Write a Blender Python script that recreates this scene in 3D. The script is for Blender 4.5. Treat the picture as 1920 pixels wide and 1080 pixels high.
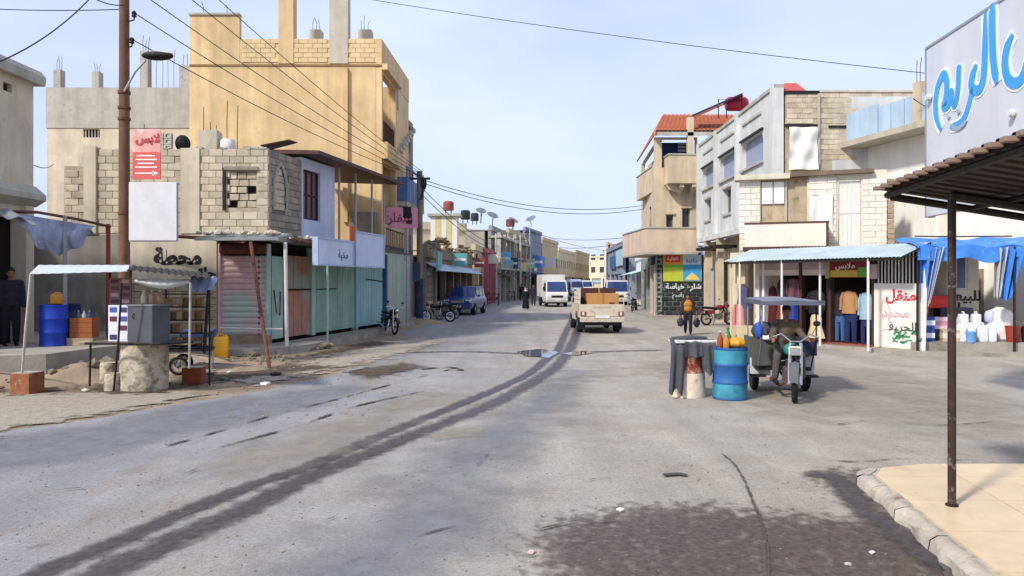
import bpy, bmesh, math, random
from mathutils import Vector, Matrix, noise as mnoise
R = random.Random(11)
SC = bpy.context.scene
for o in list(bpy.data.objects): bpy.data.objects.remove(o)
COL = SC.collection
rad = math.radians
# ------------------------------------------------------------------ camera, sky, sun, exposure
CAMH, FPX, HZ = 2.0, 1400.0, 528.0          # eye height (m), focal length and horizon of the photograph (1920 px wide)
cam = bpy.data.cameras.new('camera'); camo = bpy.data.objects.new('camera', cam); COL.objects.link(camo)
camo.location = (0, 0, CAMH); camo.rotation_euler = (rad(90), 0, 0)
cam.sensor_width = 36; cam.lens = 36*FPX/1920; cam.shift_y = -(540-HZ)/1920
cam.clip_start = .1; cam.clip_end = 3000
SC.camera = camo
SUN_DIR = Vector((-.72, -.69, 0)).normalized(); SUN_EL = rad(42)
to_sun = Vector((SUN_DIR.x*math.cos(SUN_EL), SUN_DIR.y*math.cos(SUN_EL), math.sin(SUN_EL)))
W_ = bpy.data.worlds.new('World'); SC.world = W_; W_.use_nodes = True
nt = W_.node_tree; nt.nodes.clear()
sky = nt.nodes.new('ShaderNodeTexSky'); sky.sky_type = 'NISHITA'; sky.sun_disc = False
sky.sun_elevation = SUN_EL; sky.sun_rotation = math.atan2(SUN_DIR.x, SUN_DIR.y) % (2*math.pi)
sky.altitude = 300; sky.air_density = 1.0; sky.dust_density = 2.2; sky.ozone_density = 1.6
geo = nt.nodes.new('ShaderNodeTexCoord'); mp = nt.nodes.new('ShaderNodeMapping'); mp.inputs['Scale'].default_value = (1.0, 1.0, 2.6)
nz = nt.nodes.new('ShaderNodeTexNoise'); nz.inputs['Scale'].default_value = 1.6; nz.inputs['Detail'].default_value = 5; nz.inputs['Roughness'].default_value = .5
nt.links.new(geo.outputs['Generated'], mp.inputs[0]); nt.links.new(mp.outputs[0], nz.inputs['Vector'])
rmp = nt.nodes.new('ShaderNodeMapRange'); rmp.inputs['From Min'].default_value = .38; rmp.inputs['From Max'].default_value = .72
rmp.inputs['To Min'].default_value = .5; rmp.inputs['To Max'].default_value = .92
nt.links.new(nz.outputs['Fac'], rmp.inputs['Value'])
mixs = nt.nodes.new('ShaderNodeMix'); mixs.data_type = 'RGBA'
mixs.inputs['B'].default_value = (5.85, 6.65, 9.3, 1)          # thin high cloud veil
nt.links.new(rmp.outputs[0], mixs.inputs['Factor']); nt.links.new(sky.outputs[0], mixs.inputs['A'])
bg = nt.nodes.new('ShaderNodeBackground'); bg.inputs['Strength'].default_value = .108
out = nt.nodes.new('ShaderNodeOutputWorld')
nt.links.new(mixs.outputs['Result'], bg.inputs['Color']); nt.links.new(bg.outputs[0], out.inputs[0])
sl = bpy.data.lights.new('sun', 'SUN'); sl.energy = 3.2; sl.angle = rad(5); sl.color = (1, .945, .87)
so = bpy.data.objects.new('sun', sl); COL.objects.link(so); so.location = (-30, -30, 40)
so.rotation_euler = to_sun.to_track_quat('Z', 'Y').to_euler()
vs = SC.view_settings; vs.view_transform = 'Standard'; vs.look = 'None'; vs.exposure = .42; vs.gamma = 1; vs.use_curve_mapping = False
SC.cycles.use_denoising = True; SC.cycles.max_bounces = 6; SC.cycles.diffuse_bounces = 3; SC.cycles.transparent_max_bounces = 12
# ------------------------------------------------------------------ helpers
def G(px, py, z=0.0):
    "point of the horizontal plane z that the photograph shows at this pixel"
    Y = (CAMH-z)*FPX/(py-HZ); return ((px-960)*Y/FPX, Y)
def P(px, py, Y): return ((px-960)*Y/FPX, Y, CAMH+(HZ-py)*Y/FPX)
def lin(h):
    h = h.lstrip('#'); c = [int(h[i:i+2], 16)/255 for i in (0, 2, 4)]
    return tuple(v/12.92 if v <= .04045 else ((v+.055)/1.055)**2.4 for v in c)
def F(x, y, dx, dy, z=0.0):
    "frame: local x along a facade, local y into the building, z up"
    n = math.hypot(dx, dy); dx /= n; dy /= n
    return Matrix(((dx, -dy, 0, x), (dy, dx, 0, y), (0, 0, 1, z), (0, 0, 0, 1)))
MATS = {}
def nn(t, kind, **kw):
    n = t.nodes.new('ShaderNode'+kind)
    for k, v in kw.items(): n.inputs[k].default_value = v
    return n
def pm(name, hexc, var=.14, scale=2.5, rough=.85, bump=.15, bscale=30, streak=0, stain=None, stain_lo=.55, stain_scale=1.5,
       metal=0, spec=.3, objvar=0, k=1.0, brick=None):
    "procedural paint / plaster / stone: colour wander, rain streaks, blotchy stain, fine relief"
    if name in MATS: return MATS[name]
    m = bpy.data.materials.new(name); m.use_nodes = True; t = m.node_tree; L = t.links.new
    b = t.nodes['Principled BSDF']; b.inputs['Roughness'].default_value = rough; b.inputs['Metallic'].default_value = metal
    b.inputs['Specular IOR Level'].default_value = spec
    c = [v*k for v in lin(hexc)]
    g = t.nodes.new('ShaderNodeNewGeometry'); pos = g.outputs['Position']
    n1 = nn(t, 'TexNoise', Scale=scale, Detail=5.0, Roughness=.62); L(pos, n1.inputs['Vector'])
    mr = nn(t, 'MapRange', **{'From Min': .3, 'From Max': .7, 'To Min': 1-var, 'To Max': 1+var*.7}); L(n1.outputs['Fac'], mr.inputs['Value'])
    val = mr.outputs[0]
    def mul(a, bb):
        q = t.nodes.new('ShaderNodeMath'); q.operation = 'MULTIPLY'; L(a, q.inputs[0]); L(bb, q.inputs[1]); return q.outputs[0]
    if streak:
        mpn = t.nodes.new('ShaderNodeMapping'); mpn.inputs['Scale'].default_value = (1.7, 1.7, .13); L(pos, mpn.inputs[0])
        n2 = nn(t, 'TexNoise', Scale=1.3, Detail=4.0, Roughness=.6); L(mpn.outputs[0], n2.inputs['Vector'])
        m2 = nn(t, 'MapRange', **{'From Min': .35, 'From Max': .65, 'To Min': 1-streak*.75, 'To Max': 1.03}); L(n2.outputs['Fac'], m2.inputs['Value'])
        val = mul(val, m2.outputs[0])
    if objvar:
        oi = t.nodes.new('ShaderNodeObjectInfo')
        m3 = nn(t, 'MapRange', **{'To Min': 1-objvar, 'To Max': 1+objvar*.6}); L(oi.outputs['Random'], m3.inputs['Value'])
        val = mul(val, m3.outputs[0])
    vm = t.nodes.new('ShaderNodeVectorMath'); vm.operation = 'SCALE'; vm.inputs[0].default_value = c; L(val, vm.inputs['Scale'])
    colr = vm.outputs[0]
    if stain:
        n4 = nn(t, 'TexNoise', Scale=stain_scale, Detail=6.0, Roughness=.68); L(pos, n4.inputs['Vector'])
        m4 = nn(t, 'MapRange', **{'From Min': stain_lo, 'From Max': stain_lo+.14, 'To Min': 0.0, 'To Max': .85}); L(n4.outputs['Fac'], m4.inputs['Value'])
        mx = t.nodes.new('ShaderNodeMix'); mx.data_type = 'RGBA'; L(m4.outputs[0], mx.inputs['Factor'])
        L(colr, mx.inputs['A']); mx.inputs['B'].default_value = (*lin(stain), 1); colr = mx.outputs['Result']
    L(colr, b.inputs['Base Color'])
    if bump:
        n3 = nn(t, 'TexNoise', Scale=bscale, Detail=4.0, Roughness=.6); L(pos, n3.inputs['Vector'])
        bp = nn(t, 'Bump', Strength=bump, Distance=.02); L(n3.outputs['Fac'], bp.inputs['Height']); L(bp.outputs[0], b.inputs['Normal'])
    MATS[name] = m; return m
def flat(name, hexc, rough=.6, metal=0, spec=.4, var=.1, objvar=0):
    return pm(name, hexc, var=var, scale=6, rough=rough, bump=.05, bscale=60, metal=metal, spec=spec, objvar=objvar)
def glass(name, hexc, rough=.08):
    return pm(name, hexc, var=.2, scale=1.5, rough=rough, bump=0, spec=.6)
ROOTM = {}
def setp(o, label=None, cat=None, group=None, kind=None):
    if label: o['label'] = label
    if cat: o['category'] = cat
    if group: o['group'] = group
    if kind: o['kind'] = kind
    return o
def thing(name, label, cat, m=None, group=None):
    o = bpy.data.objects.new(name, None); COL.objects.link(o); o.empty_display_size = .2
    if m is None: m = Matrix()
    elif not isinstance(m, Matrix): m = Matrix.Translation(Vector(m))
    o.matrix_world = m; ROOTM[o.name] = m.copy()
    return setp(o, label, cat, group)
def at(x, y, z=0.0, rz=0.0): return Matrix.Translation((x, y, z)) @ Matrix.Rotation(rad(rz), 4, 'Z')
def root_of(o):
    while o.parent: o = o.parent
    return o
class MB:
    def __init__(s, frame=None): s.v = []; s.f = []; s.m = frame; s.mi = []; s.cur = 0
    def add(s, vs, fs):
        b = len(s.v); s.v += [Vector(p) for p in vs]; s.f += [tuple(i+b for i in f) for f in fs]; s.mi += [s.cur]*len(fs); return s
    def box(s, x0, y0, z0, x1, y1, z1, j=0.0):
        q = [(x, y, z) for z in (z0, z1) for x, y in ((x0, y0), (x1, y0), (x1, y1), (x0, y1))]
        if j: q = [(a+R.uniform(-j, j), b+R.uniform(-j, j), c+R.uniform(-j, j)) for a, b, c in q]
        return s.add(q, [(3, 2, 1, 0), (4, 5, 6, 7), (0, 1, 5, 4), (1, 2, 6, 5), (2, 3, 7, 6), (3, 0, 4, 7)])
    def hexa(s, q): return s.add(q, [(3, 2, 1, 0), (4, 5, 6, 7), (0, 1, 5, 4), (1, 2, 6, 5), (2, 3, 7, 6), (3, 0, 4, 7)])
    def obox(s, c, size, rx=0, ry=0, rz=0, ch=0.0):
        M = Matrix.Translation(Vector(c)) @ Matrix.Rotation(rad(rz), 4, 'Z') @ Matrix.Rotation(rad(ry), 4, 'Y') @ Matrix.Rotation(rad(rx), 4, 'X')
        hx, hy, hz = (v/2 for v in size)
        if not ch:
            q = [M @ Vector((x, y, z)) for z in (-hz, hz) for x, y in ((-hx, -hy), (hx, -hy), (hx, hy), (-hx, hy))]
            return s.hexa(q)
        bm = bmesh.new(); bmesh.ops.create_cube(bm, size=1)
        for v in bm.verts: v.co = Vector((v.co.x*size[0], v.co.y*size[1], v.co.z*size[2]))
        bmesh.ops.bevel(bm, geom=bm.edges[:], offset=ch, segments=2, affect='EDGES', profile=.6)
        s.bm(bm, M); return s
    def bm(s, bm, M=None):
        bm.verts.index_update()
        s.add([(M @ v.co) if M else v.co.copy() for v in bm.verts], [[v.index for v in f.verts] for f in bm.faces]); bm.free()
    def cyl(s, p0, p1, r0, r1=None, n=10, cap=True):
        p0 = Vector(p0); p1 = Vector(p1); r1 = r0 if r1 is None else r1
        d = (p1-p0).normalized(); a = d.orthogonal().normalized(); b = d.cross(a)
        vs = [p0+(a*math.cos(t)+b*math.sin(t))*r0 for t in [2*math.pi*i/n for i in range(n)]]
        vs += [p1+(a*math.cos(t)+b*math.sin(t))*r1 for t in [2*math.pi*i/n for i in range(n)]]
        fs = [(i, (i+1) % n, n+(i+1) % n, n+i) for i in range(n)]
        if cap: fs += [tuple(range(n-1, -1, -1)), tuple(range(n, 2*n))]
        return s.add(vs, fs)
    def tube(s, pts, r, n=6):
        pts = [Vector(p) for p in pts]; rs = r if isinstance(r, (list, tuple)) else [r]*len(pts)
        up = None; rings = []
        for i, p in enumerate(pts):
            d = (pts[min(i+1, len(pts)-1)]-pts[max(i-1, 0)])
            d = d.normalized() if d.length > 1e-9 else Vector((0, 0, 1))
            a = d.orthogonal().normalized() if up is None else (up-d*up.dot(d)).normalized()
            up = a; b = d.cross(a)
            rings.append([p+(a*math.cos(2*math.pi*k/n)+b*math.sin(2*math.pi*k/n))*rs[i] for k in range(n)])
        vs = [v for q in rings for v in q]; fs = []
        for i in range(len(pts)-1):
            for k in range(n): fs.append((i*n+k, i*n+(k+1) % n, (i+1)*n+(k+1) % n, (i+1)*n+k))
        fs += [tuple(range(n-1, -1, -1)), tuple(range((len(pts)-1)*n, len(pts)*n))]
        return s.add(vs, fs)
    def lathe(s, prof, c=(0, 0, 0), n=20, axis='z'):
        c = Vector(c); vs = []; fs = []
        for r, z in prof:
            for k in range(n):
                a = 2*math.pi*k/n; x, y = r*math.cos(a), r*math.sin(a)
                vs.append(c+Vector({'z': (x, y, z), 'x': (z, x, y), 'y': (x, z, y)}[axis]))
        for i in range(len(prof)-1):
            for k in range(n): fs.append((i*n+k, i*n+(k+1) % n, (i+1)*n+(k+1) % n, (i+1)*n+k))
        fs.append(tuple(range(n-1, -1, -1))); fs.append(tuple(range((len(prof)-1)*n, len(prof)*n)))
        return s.add(vs, fs)
    def torus(s, c, Rr, r, axis='x', n=28, k=8):
        c = Vector(c); vs = []; fs = []
        for i in range(n):
            a = 2*math.pi*i/n
            for j in range(k):
                b = 2*math.pi*j/k; q = Rr+r*math.cos(b); w = r*math.sin(b)
                x, y = q*math.cos(a), q*math.sin(a)
                vs.append(c+Vector({'x': (w, x, y), 'y': (x, w, y), 'z': (x, y, w)}[axis]))
        for i in range(n):
            for j in range(k): fs.append((i*k+j, ((i+1) % n)*k+j, ((i+1) % n)*k+(j+1) % k, i*k+(j+1) % k))
        return s.add(vs, fs)
    def prism(s, poly, a0, a1, axis='y'):
        "poly (u,w) pulled along an axis: y -> (u,a,w)  x -> (a,u,w)  z -> (u,w,a)"
        n = len(poly)
        def q(u, w, a): return {'y': (u, a, w), 'x': (a, u, w), 'z': (u, w, a)}[axis]
        vs = [q(u, w, a0) for u, w in poly]+[q(u, w, a1) for u, w in poly]
        fs = [tuple(range(n)), tuple(range(2*n-1, n-1, -1))]+[(i, n+i, n+(i+1) % n, (i+1) % n) for i in range(n)]
        return s.add(vs, fs)
    def grid(s, fn, nu, nv, thick=None):
        vs = [Vector(fn(i/nu, j/nv)) for j in range(nv+1) for i in range(nu+1)]; w = nu+1
        fs = [(j*w+i, j*w+i+1, (j+1)*w+i+1, (j+1)*w+i) for j in range(nv) for i in range(nu)]
        s.add(vs, fs)
        if thick:
            t = Vector(thick); s.add([v+t for v in vs], [f[::-1] for f in fs])
            o = []
            o += [(i, 0) for i in range(nu)]
            b = len(s.v)-2*len(vs); n = len(vs); e = []
            e += [(i, i+1) for i in range(nu)]+[(nv*w+i+1, nv*w+i) for i in range(nu)]
            e += [((j+1)*w, j*w) for j in range(nv)]+[(j*w+nu, (j+1)*w+nu) for j in range(nv)]
            s.f += [(b+q+n, b+p+n, b+p, b+q)[::-1] for p, q in e]; s.mi += [s.cur]*len(e)
        return s
    def ball(s, c, rx, ry=None, rz=None, seg=12, rings=8, j=0.0):
        ry = rx if ry is None else ry; rz = rx if rz is None else rz; c = Vector(c)
        vs = [c+Vector((0, 0, -rz))]
        for i in range(1, rings):
            p = math.pi*i/rings
            for k in range(seg):
                a = 2*math.pi*k/seg; q = 1+R.uniform(-j, j)
                vs.append(c+Vector((rx*math.sin(p)*math.cos(a)*q, ry*math.sin(p)*math.sin(a)*q, -rz*math.cos(p)*q)))
        vs.append(c+Vector((0, 0, rz))); fs = []
        for k in range(seg): fs.append((0, 1+(k+1) % seg, 1+k))
        for i in range(rings-2):
            for k in range(seg):
                a = 1+i*seg; fs.append((a+k, a+(k+1) % seg, a+seg+(k+1) % seg, a+seg+k))
        a = 1+(rings-2)*seg; t = len(vs)-1
        for k in range(seg): fs.append((a+k, a+(k+1) % seg, t))
        return s.add(vs, fs)
    def cap(s, p0, p1, r0, r1, n=10):
        "round-ended tapered limb"
        p0 = Vector(p0); p1 = Vector(p1); d = (p1-p0); l = d.length or 1e-6; d /= l
        pts = []; rs = []
        for t in (-1, -.8, -.45): pts.append(p0+d*r0*t); rs.append(r0*math.sqrt(max(1-t*t, .003)))
        for u in (0, .5, 1): pts.append(p0.lerp(p1, u)); rs.append(r0+(r1-r0)*u)
        for t in (.45, .8, 1): pts.append(p1+d*r1*t); rs.append(r1*math.sqrt(max(1-t*t, .003)))
        return s.tube(pts, rs, n)
    def wall(s, x0, x1, z0, z1, y0, y1, holes=()):
        xs = sorted({x0, x1, *[min(max(h[i], x0), x1) for h in holes for i in (0, 1)]})
        zs = sorted({z0, z1, *[min(max(h[i], z0), z1) for h in holes for i in (2, 3)]})
        for a, b in zip(zs, zs[1:]):
            run = None
            for c, d in zip(xs, xs[1:]):
                mx, mz = (c+d)/2, (a+b)/2
                if any(h[0] < mx < h[1] and h[2] < mz < h[3] for h in holes):
                    if run: s.box(run[0], y0, a, run[1], y1, b); run = None
                else: run = (run[0], d) if run else (c, d)
            if run: s.box(run[0], y0, a, run[1], y1, b)
        return s
    def corr(s, o, u, v, pitch=.1, amp=.018, kind='sine', nv=1, sag=0.0):
        "corrugated sheet: o corner, u across the ribs, v along them"
        o = Vector(o); u = Vector(u); v = Vector(v); nrm = u.cross(v).normalized(); L = u.length
        if kind == 'sine': prof = [(0, 0), (.25, .7), (.5, 1), (.75, .7)]
        else: prof = [(0, 0), (.5, 0), (.6, 1), (.9, 1)]
        pts = []
        n = max(1, int(round(L/pitch)))
        for i in range(n): pts += [((i+a)/n, h*amp) for a, h in prof]
        pts.append((1, 0)); vs = []
        for j in range(nv+1):
            for a, h in pts: vs.append(o+u*a+v*(j/nv)+nrm*(h-sag*math.sin(math.pi*j/nv)))
        w = len(pts); return s.add(vs, [(j*w+i, j*w+i+1, (j+1)*w+i+1, (j+1)*w+i) for j in range(nv) for i in range(w-1)])
    def build(s, name, mat, parent=None, smooth=False, bevel=0.0, world=False, mats=None):
        M = Matrix()
        if s.m is not None:
            M = s.m
            if parent is not None: M = ROOTM[root_of(parent).name].inverted() @ s.m
        elif world and parent is not None: M = ROOTM[root_of(parent).name].inverted()
        me = bpy.data.meshes.new(name); me.from_pydata([tuple(M @ p) for p in s.v], [], s.f)
        if mats:
            for m in mats: me.materials.append(m)
            me.polygons.foreach_set('material_index', s.mi)
        else: me.materials.append(mat)
        if smooth:
            me.polygons.foreach_set('use_smooth', [True]*len(me.polygons))
            try: me.set_sharp_from_angle(angle=rad(40 if smooth is True else smooth))
            except Exception: pass
        me.update()
        o = bpy.data.objects.new(name, me); COL.objects.link(o)
        if parent is not None: o.parent = parent
        if bevel:
            b = o.modifiers.new('bevel', 'BEVEL'); b.width = bevel; b.segments = 2; b.limit_method = 'ANGLE'
        return o
def one(mb, name, mat, label, cat, group=None, m=None, **kw):
    "a thing that is a single mesh, with its origin at m"
    o = mb.build(name, mat, **kw)
    if m is not None: o.matrix_world = m
    return setp(o, label, cat, group)
def inst(me, name, parent, M):
    o = bpy.data.objects.new(name, me); COL.objects.link(o); o.parent = parent; o.matrix_local = M; return o
def copy_tree(o, parent=None):
    c = o.copy(); COL.objects.link(c); c.parent = parent
    for ch in list(o.children): copy_tree(ch, c)
    return c
def block_mesh(name, mat, w=.385, h=.185, d=.06, ch=.008):
    mb = MB(); q = []
    for y, i in ((0, 0), (-d+ch, 0), (-d, ch)):
        q += [(-w/2+i, y, -h/2+i), (w/2-i, y, -h/2+i), (w/2-i, y, h/2-i), (-w/2+i, y, h/2-i)]
    fs = [(8, 9, 10, 11)]
    for k in (0, 4):
        for i in range(4): fs.append((k+i, k+(i+1) % 4, k+4+(i+1) % 4, k+4+i))
    mb.add(q, fs); me = bpy.data.meshes.new(name); me.from_pydata([tuple(p) for p in mb.v], [], mb.f); me.materials.append(mat); me.update(); return me
def blocks(parent, fr, me, x0, x1, z0, z1, y=0.0, bw=.4, bh=.2, inside=None, name='block', jit=.006, drop=0.0):
    "running bond of single blocks; inside(x,z) keeps a block"
    inv = ROOTM[root_of(parent).name].inverted() @ fr
    nz_ = int(round((z1-z0)/bh)); h = (z1-z0)/nz_
    for r in range(nz_):
        zc = z0+(r+.5)*h; x = x0-(bw/2 if r % 2 else 0)
        while x < x1-.03:
            a, b = max(x, x0), min(x+bw, x1); x += bw
            if b-a < .06: continue
            xc = (a+b)/2
            if inside and not inside(xc, zc): continue
            if drop and R.random() < drop: continue
            M = inv @ Matrix.Translation((xc, y+R.uniform(-jit, jit), zc)) @ Matrix.Rotation(R.uniform(-.012, .012), 4, 'Y') @ Matrix.Diagonal(((b-a)/bw, 1, h/bh*1.0, 1))
            inst(me, name, parent, M)
def window(parent, fr, x0, x1, z0, z1, y=.12, fm=None, gm=None, bars=1, name='window', rows=1):
    f = MB(fr); w = .06
    f.wall(x0, x1, z0, z1, y, y+.06, [(x0+w+i*(x1-x0-w)/bars*1.0, x0+(i+1)*(x1-x0-w)/bars, z0+w+r*(z1-z0-w)/rows, z0+(r+1)*(z1-z0-w)/rows) for i in range(bars) for r in range(rows)])
    o = f.build(name, fm, parent); MB(fr).box(x0+.03, y+.025, z0+.03, x1-.03, y+.035, z1-.03).build('pane', gm, o); return o
def text_mesh(body, size=1.0, extrude=.01, shear=0, bold=0.0):
    c = bpy.data.curves.new('t', 'FONT'); c.body = body; c.size = size; c.extrude = extrude; c.shear = shear; c.offset = bold; c.align_x = 'CENTER'
    c.resolution_u = 3
    o = bpy.data.objects.new('t', c); COL.objects.link(o); dg = bpy.context.evaluated_depsgraph_get()
    me = bpy.data.meshes.new_from_object(o.evaluated_get(dg)); bpy.data.objects.remove(o); return me
def lettering(parent, fr, body, x, z, y, size, mat, name='lettering', rot=0, extrude=.006, shear=0, bold=0.0, sx=1.0):
    me = text_mesh(body, size, extrude, shear, bold); me.materials.clear(); me.materials.append(mat); me.name = name
    M = ROOTM[root_of(parent).name].inverted() @ fr @ Matrix.Translation((x, y, z)) @ Matrix.Rotation(rad(90), 4, 'X') @ Matrix.Rotation(rad(rot), 4, 'Z') @ Matrix.Diagonal((sx, 1, 1, 1))
    return inst(me, name, parent, M)
def catmull(pts, n=8):
    pts = [Vector(p) for p in pts]; q = [pts[0]*2-pts[1]]+pts+[pts[-1]*2-pts[-2]]; o = []
    for i in range(1, len(q)-2):
        for k in range(n):
            t = k/n; a, b, c, d = q[i-1:i+3]
            o.append(.5*((2*b)+(c-a)*t+(2*a-5*b+4*c-d)*t*t+(3*b-a-3*c+d)*t**3))
    o.append(pts[-1]); return o
def stroke(mb, pts, w, y0, y1, n=8, taper=True):
    "brush stroke in the local xz plane, with thickness y0..y1"
    q = catmull([(p[0], 0, p[1]) for p in pts], n); m = len(q); vs = []
    for i, p in enumerate(q):
        d = q[min(i+1, m-1)]-q[max(i-1, 0)]; d = d.normalized() if d.length > 1e-9 else Vector((1, 0, 0)); nr = Vector((-d.z, 0, d.x))
        e = min(i, m-1-i)/(m-1)*2; ww = w*(min(1, .45+e*2.2) if taper else 1)/2
        for s_, y in ((1, y0), (-1, y0), (1, y1), (-1, y1)): vs.append((p.x+nr.x*ww*s_, y, p.z+nr.z*ww*s_))
    fs = []
    for i in range(m-1):
        a = i*4; b = a+4
        fs += [(a, a+1, b+1, b), (a+2, b+2, b+3, a+3), (a, b, b+2, a+2), (a+1, a+3, b+3, b+1)]
    fs += [(0, 2, 3, 1), ((m-1)*4, (m-1)*4+1, (m-1)*4+3, (m-1)*4+2)]
    mb.add(vs, fs)
def cable(name, label, p0, p1, sag, r=.012, n=24, mat=None, group='overhead cables'):
    p0 = Vector(p0); p1 = Vector(p1)
    pts = [p0.lerp(p1, i/n)-Vector((0, 0, sag*4*(i/n)*(1-i/n))) for i in range(n+1)]
    return one(MB().tube(pts, r, 5), name, mat or MATS['cable'], label, 'cable', group)
# ------------------------------------------------------------------ common materials
pm('cable', '2E2C30', bump=0)
M_CONC = pm('concrete', 'B2AEA1', .2, 1.5, streak=.25, stain='6B675E', stain_lo=.6)
M_CONC_L = pm('pale concrete', 'C6BDA9', .16, 1.5, streak=.22, stain='8A8272', stain_lo=.62)
M_RUST = pm('rusty iron', '6E4334', .35, 8, rough=.8, stain='3A2620', stain_scale=6, stain_lo=.5)
M_DARKIRON = pm('dark iron', '2B2725', .3, 8, rough=.6, stain='5A3B2B', stain_scale=7, stain_lo=.6, metal=.3)
M_STEEL = pm('galvanised steel', 'A9AFB3', .15, 4, rough=.45, metal=.6, stain='7A5A46', stain_lo=.66, stain_scale=3)
M_WHITEPAINT = pm('white paint on iron', 'D8D5CE', .12, 6, rough=.55, stain='8A6148', stain_lo=.64, stain_scale=7)
M_BLACK = pm('black rubber', '17161A', .25, 8, rough=.75)
M_DARK = pm('painted dark interior', '241F1E', .3, 2, rough=.9)  # near-black colour stands in for the shade inside openings
M_WINDOW = glass('window glass', '2B3138', .12)
M_FRAME = flat('grey window frame', '6F7275')
# ------------------------------------------------------------------ ground sheets
def mat_asphalt():
    m = bpy.data.materials.new('dusty asphalt'); m.use_nodes = True; t = m.node_tree; L = t.links.new; b = t.nodes['Principled BSDF']
    b.inputs['Roughness'].default_value = .8; b.inputs['Specular IOR Level'].default_value = .25
    g = t.nodes.new('ShaderNodeNewGeometry'); pos = g.outputs['Position']
    sx = t.nodes.new('ShaderNodeSeparateXYZ'); L(pos, sx.inputs[0])
    # across-road coordinate: worn blue-grey carriageway on the left, sandy forecourt on the right
    y1 = nn(t, 'MapRange', **{'From Min': 0.0, 'From Max': 40.0, 'To Min': -2.6, 'To Max': 1.2}); L(sx.outputs['Y'], y1.inputs['Value'])
    su = t.nodes.new('ShaderNodeMath'); su.operation = 'SUBTRACT'; L(sx.outputs['X'], su.inputs[0]); L(y1.outputs[0], su.inputs[1])
    nw = nn(t, 'TexNoise', Scale=.35, Detail=4.0, Roughness=.6); L(pos, nw.inputs['Vector'])
    ma = t.nodes.new('ShaderNodeMath'); ma.operation = 'MULTIPLY_ADD'; L(nw.outputs['Fac'], ma.inputs[0]); ma.inputs[1].default_value = 7.0; L(su.outputs[0], ma.inputs[2])
    fc = nn(t, 'MapRange', **{'From Min': 1.5, 'From Max': 6.5, 'To Min': 0.0, 'To Max': 1.0}); L(ma.outputs[0], fc.inputs['Value'])
    mx = t.nodes.new('ShaderNodeMix'); mx.data_type = 'RGBA'; L(fc.outputs[0], mx.inputs['Factor'])
    mx.inputs['A'].default_value = (*lin('8B8A8A'), 1); mx.inputs['B'].default_value = (*lin('A0998D'), 1)
    # wheel-polished bands and dust drifts, drawn out along the road
    mpn = t.nodes.new('ShaderNodeMapping'); mpn.inputs['Scale'].default_value = (1.2, .12, 1); mpn.inputs['Rotation'].default_value = (0, 0, rad(8)); L(pos, mpn.inputs[0])
    n1 = nn(t, 'TexNoise', Scale=1.0, Detail=6.0, Roughness=.6); L(mpn.outputs[0], n1.inputs['Vector'])
    n1b = nn(t, 'TexNoise', Scale=.9, Detail=8.0, Roughness=.65); L(pos, n1b.inputs['Vector'])
    n2 = nn(t, 'TexNoise', Scale=26.0, Detail=6.0, Roughness=.75); L(pos, n2.inputs['Vector'])
    n7 = nn(t, 'TexNoise', Scale=110.0, Detail=3.0, Roughness=.8); L(pos, n7.inputs['Vector'])
    vo = nn(t, 'TexVoronoi', Scale=90.0); L(pos, vo.inputs['Vector'])
    def mr(x, a, bb, c, d):
        q = nn(t, 'MapRange', **{'From Min': a, 'From Max': bb, 'To Min': c, 'To Max': d}); L(x, q.inputs['Value']); return q.outputs[0]
    val = None
    for x in (mr(n1.outputs['Fac'], .3, .7, .80, 1.12), mr(n1b.outputs['Fac'], .3, .7, .84, 1.10), mr(n2.outputs['Fac'], .25, .75, .70, 1.26), mr(vo.outputs['Distance'], 0, .6, .86, 1.08), mr(n7.outputs['Fac'], .3, .7, .66, 1.32)):
        if val is None: val = x
        else:
            q = t.nodes.new('ShaderNodeMath'); q.operation = 'MULTIPLY'; L(val, q.inputs[0]); L(x, q.inputs[1]); val = q.outputs[0]
    # scattered dark oil spots
    n5 = nn(t, 'TexNoise', Scale=2.6, Detail=3.0, Roughness=.5); L(mpn.outputs[0], n5.inputs['Vector'])
    n6 = nn(t, 'TexNoise', Scale=3.5, Detail=3.0, Roughness=.5); L(pos, n6.inputs['Vector'])
    q = t.nodes.new('ShaderNodeMath'); q.operation = 'MULTIPLY'; L(val, q.inputs[0]); L(mr(n6.outputs['Fac'], .68, .74, 1.0, .72), q.inputs[1]); val = q.outputs[0]
    n8 = nn(t, 'TexNoise', Scale=.55, Detail=7.0, Roughness=.7); L(pos, n8.inputs['Vector'])
    mxb = t.nodes.new('ShaderNodeMix'); mxb.data_type = 'RGBA'; L(mr(n8.outputs['Fac'], .48, .66, 0.0, .75), mxb.inputs['Factor']); L(mx.outputs['Result'], mxb.inputs['A']); mxb.inputs['B'].default_value = (*lin('8E8274'), 1)
    vm = t.nodes.new('ShaderNodeVectorMath'); vm.operation = 'SCALE'; L(mxb.outputs['Result'], vm.inputs[0]); L(val, vm.inputs['Scale'])
    L(vm.outputs[0], b.inputs['Base Color'])
    bp = nn(t, 'Bump', Strength=.5, Distance=.01); L(n2.outputs['Fac'], bp.inputs['Height']); L(bp.outputs[0], b.inputs['Normal'])
    return m
M_ASPH = mat_asphalt()
M_DIRT = pm('dry soil', '93826C', .32, 1.2, bump=.6, bscale=14, stain='6F6152', stain_lo=.56, stain_scale=1.1)
M_GRAVEL = pm('pale gravel', 'AAA193', .3, 9, bump=.9, bscale=22, stain='7C7263', stain_lo=.58, stain_scale=5)
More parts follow.
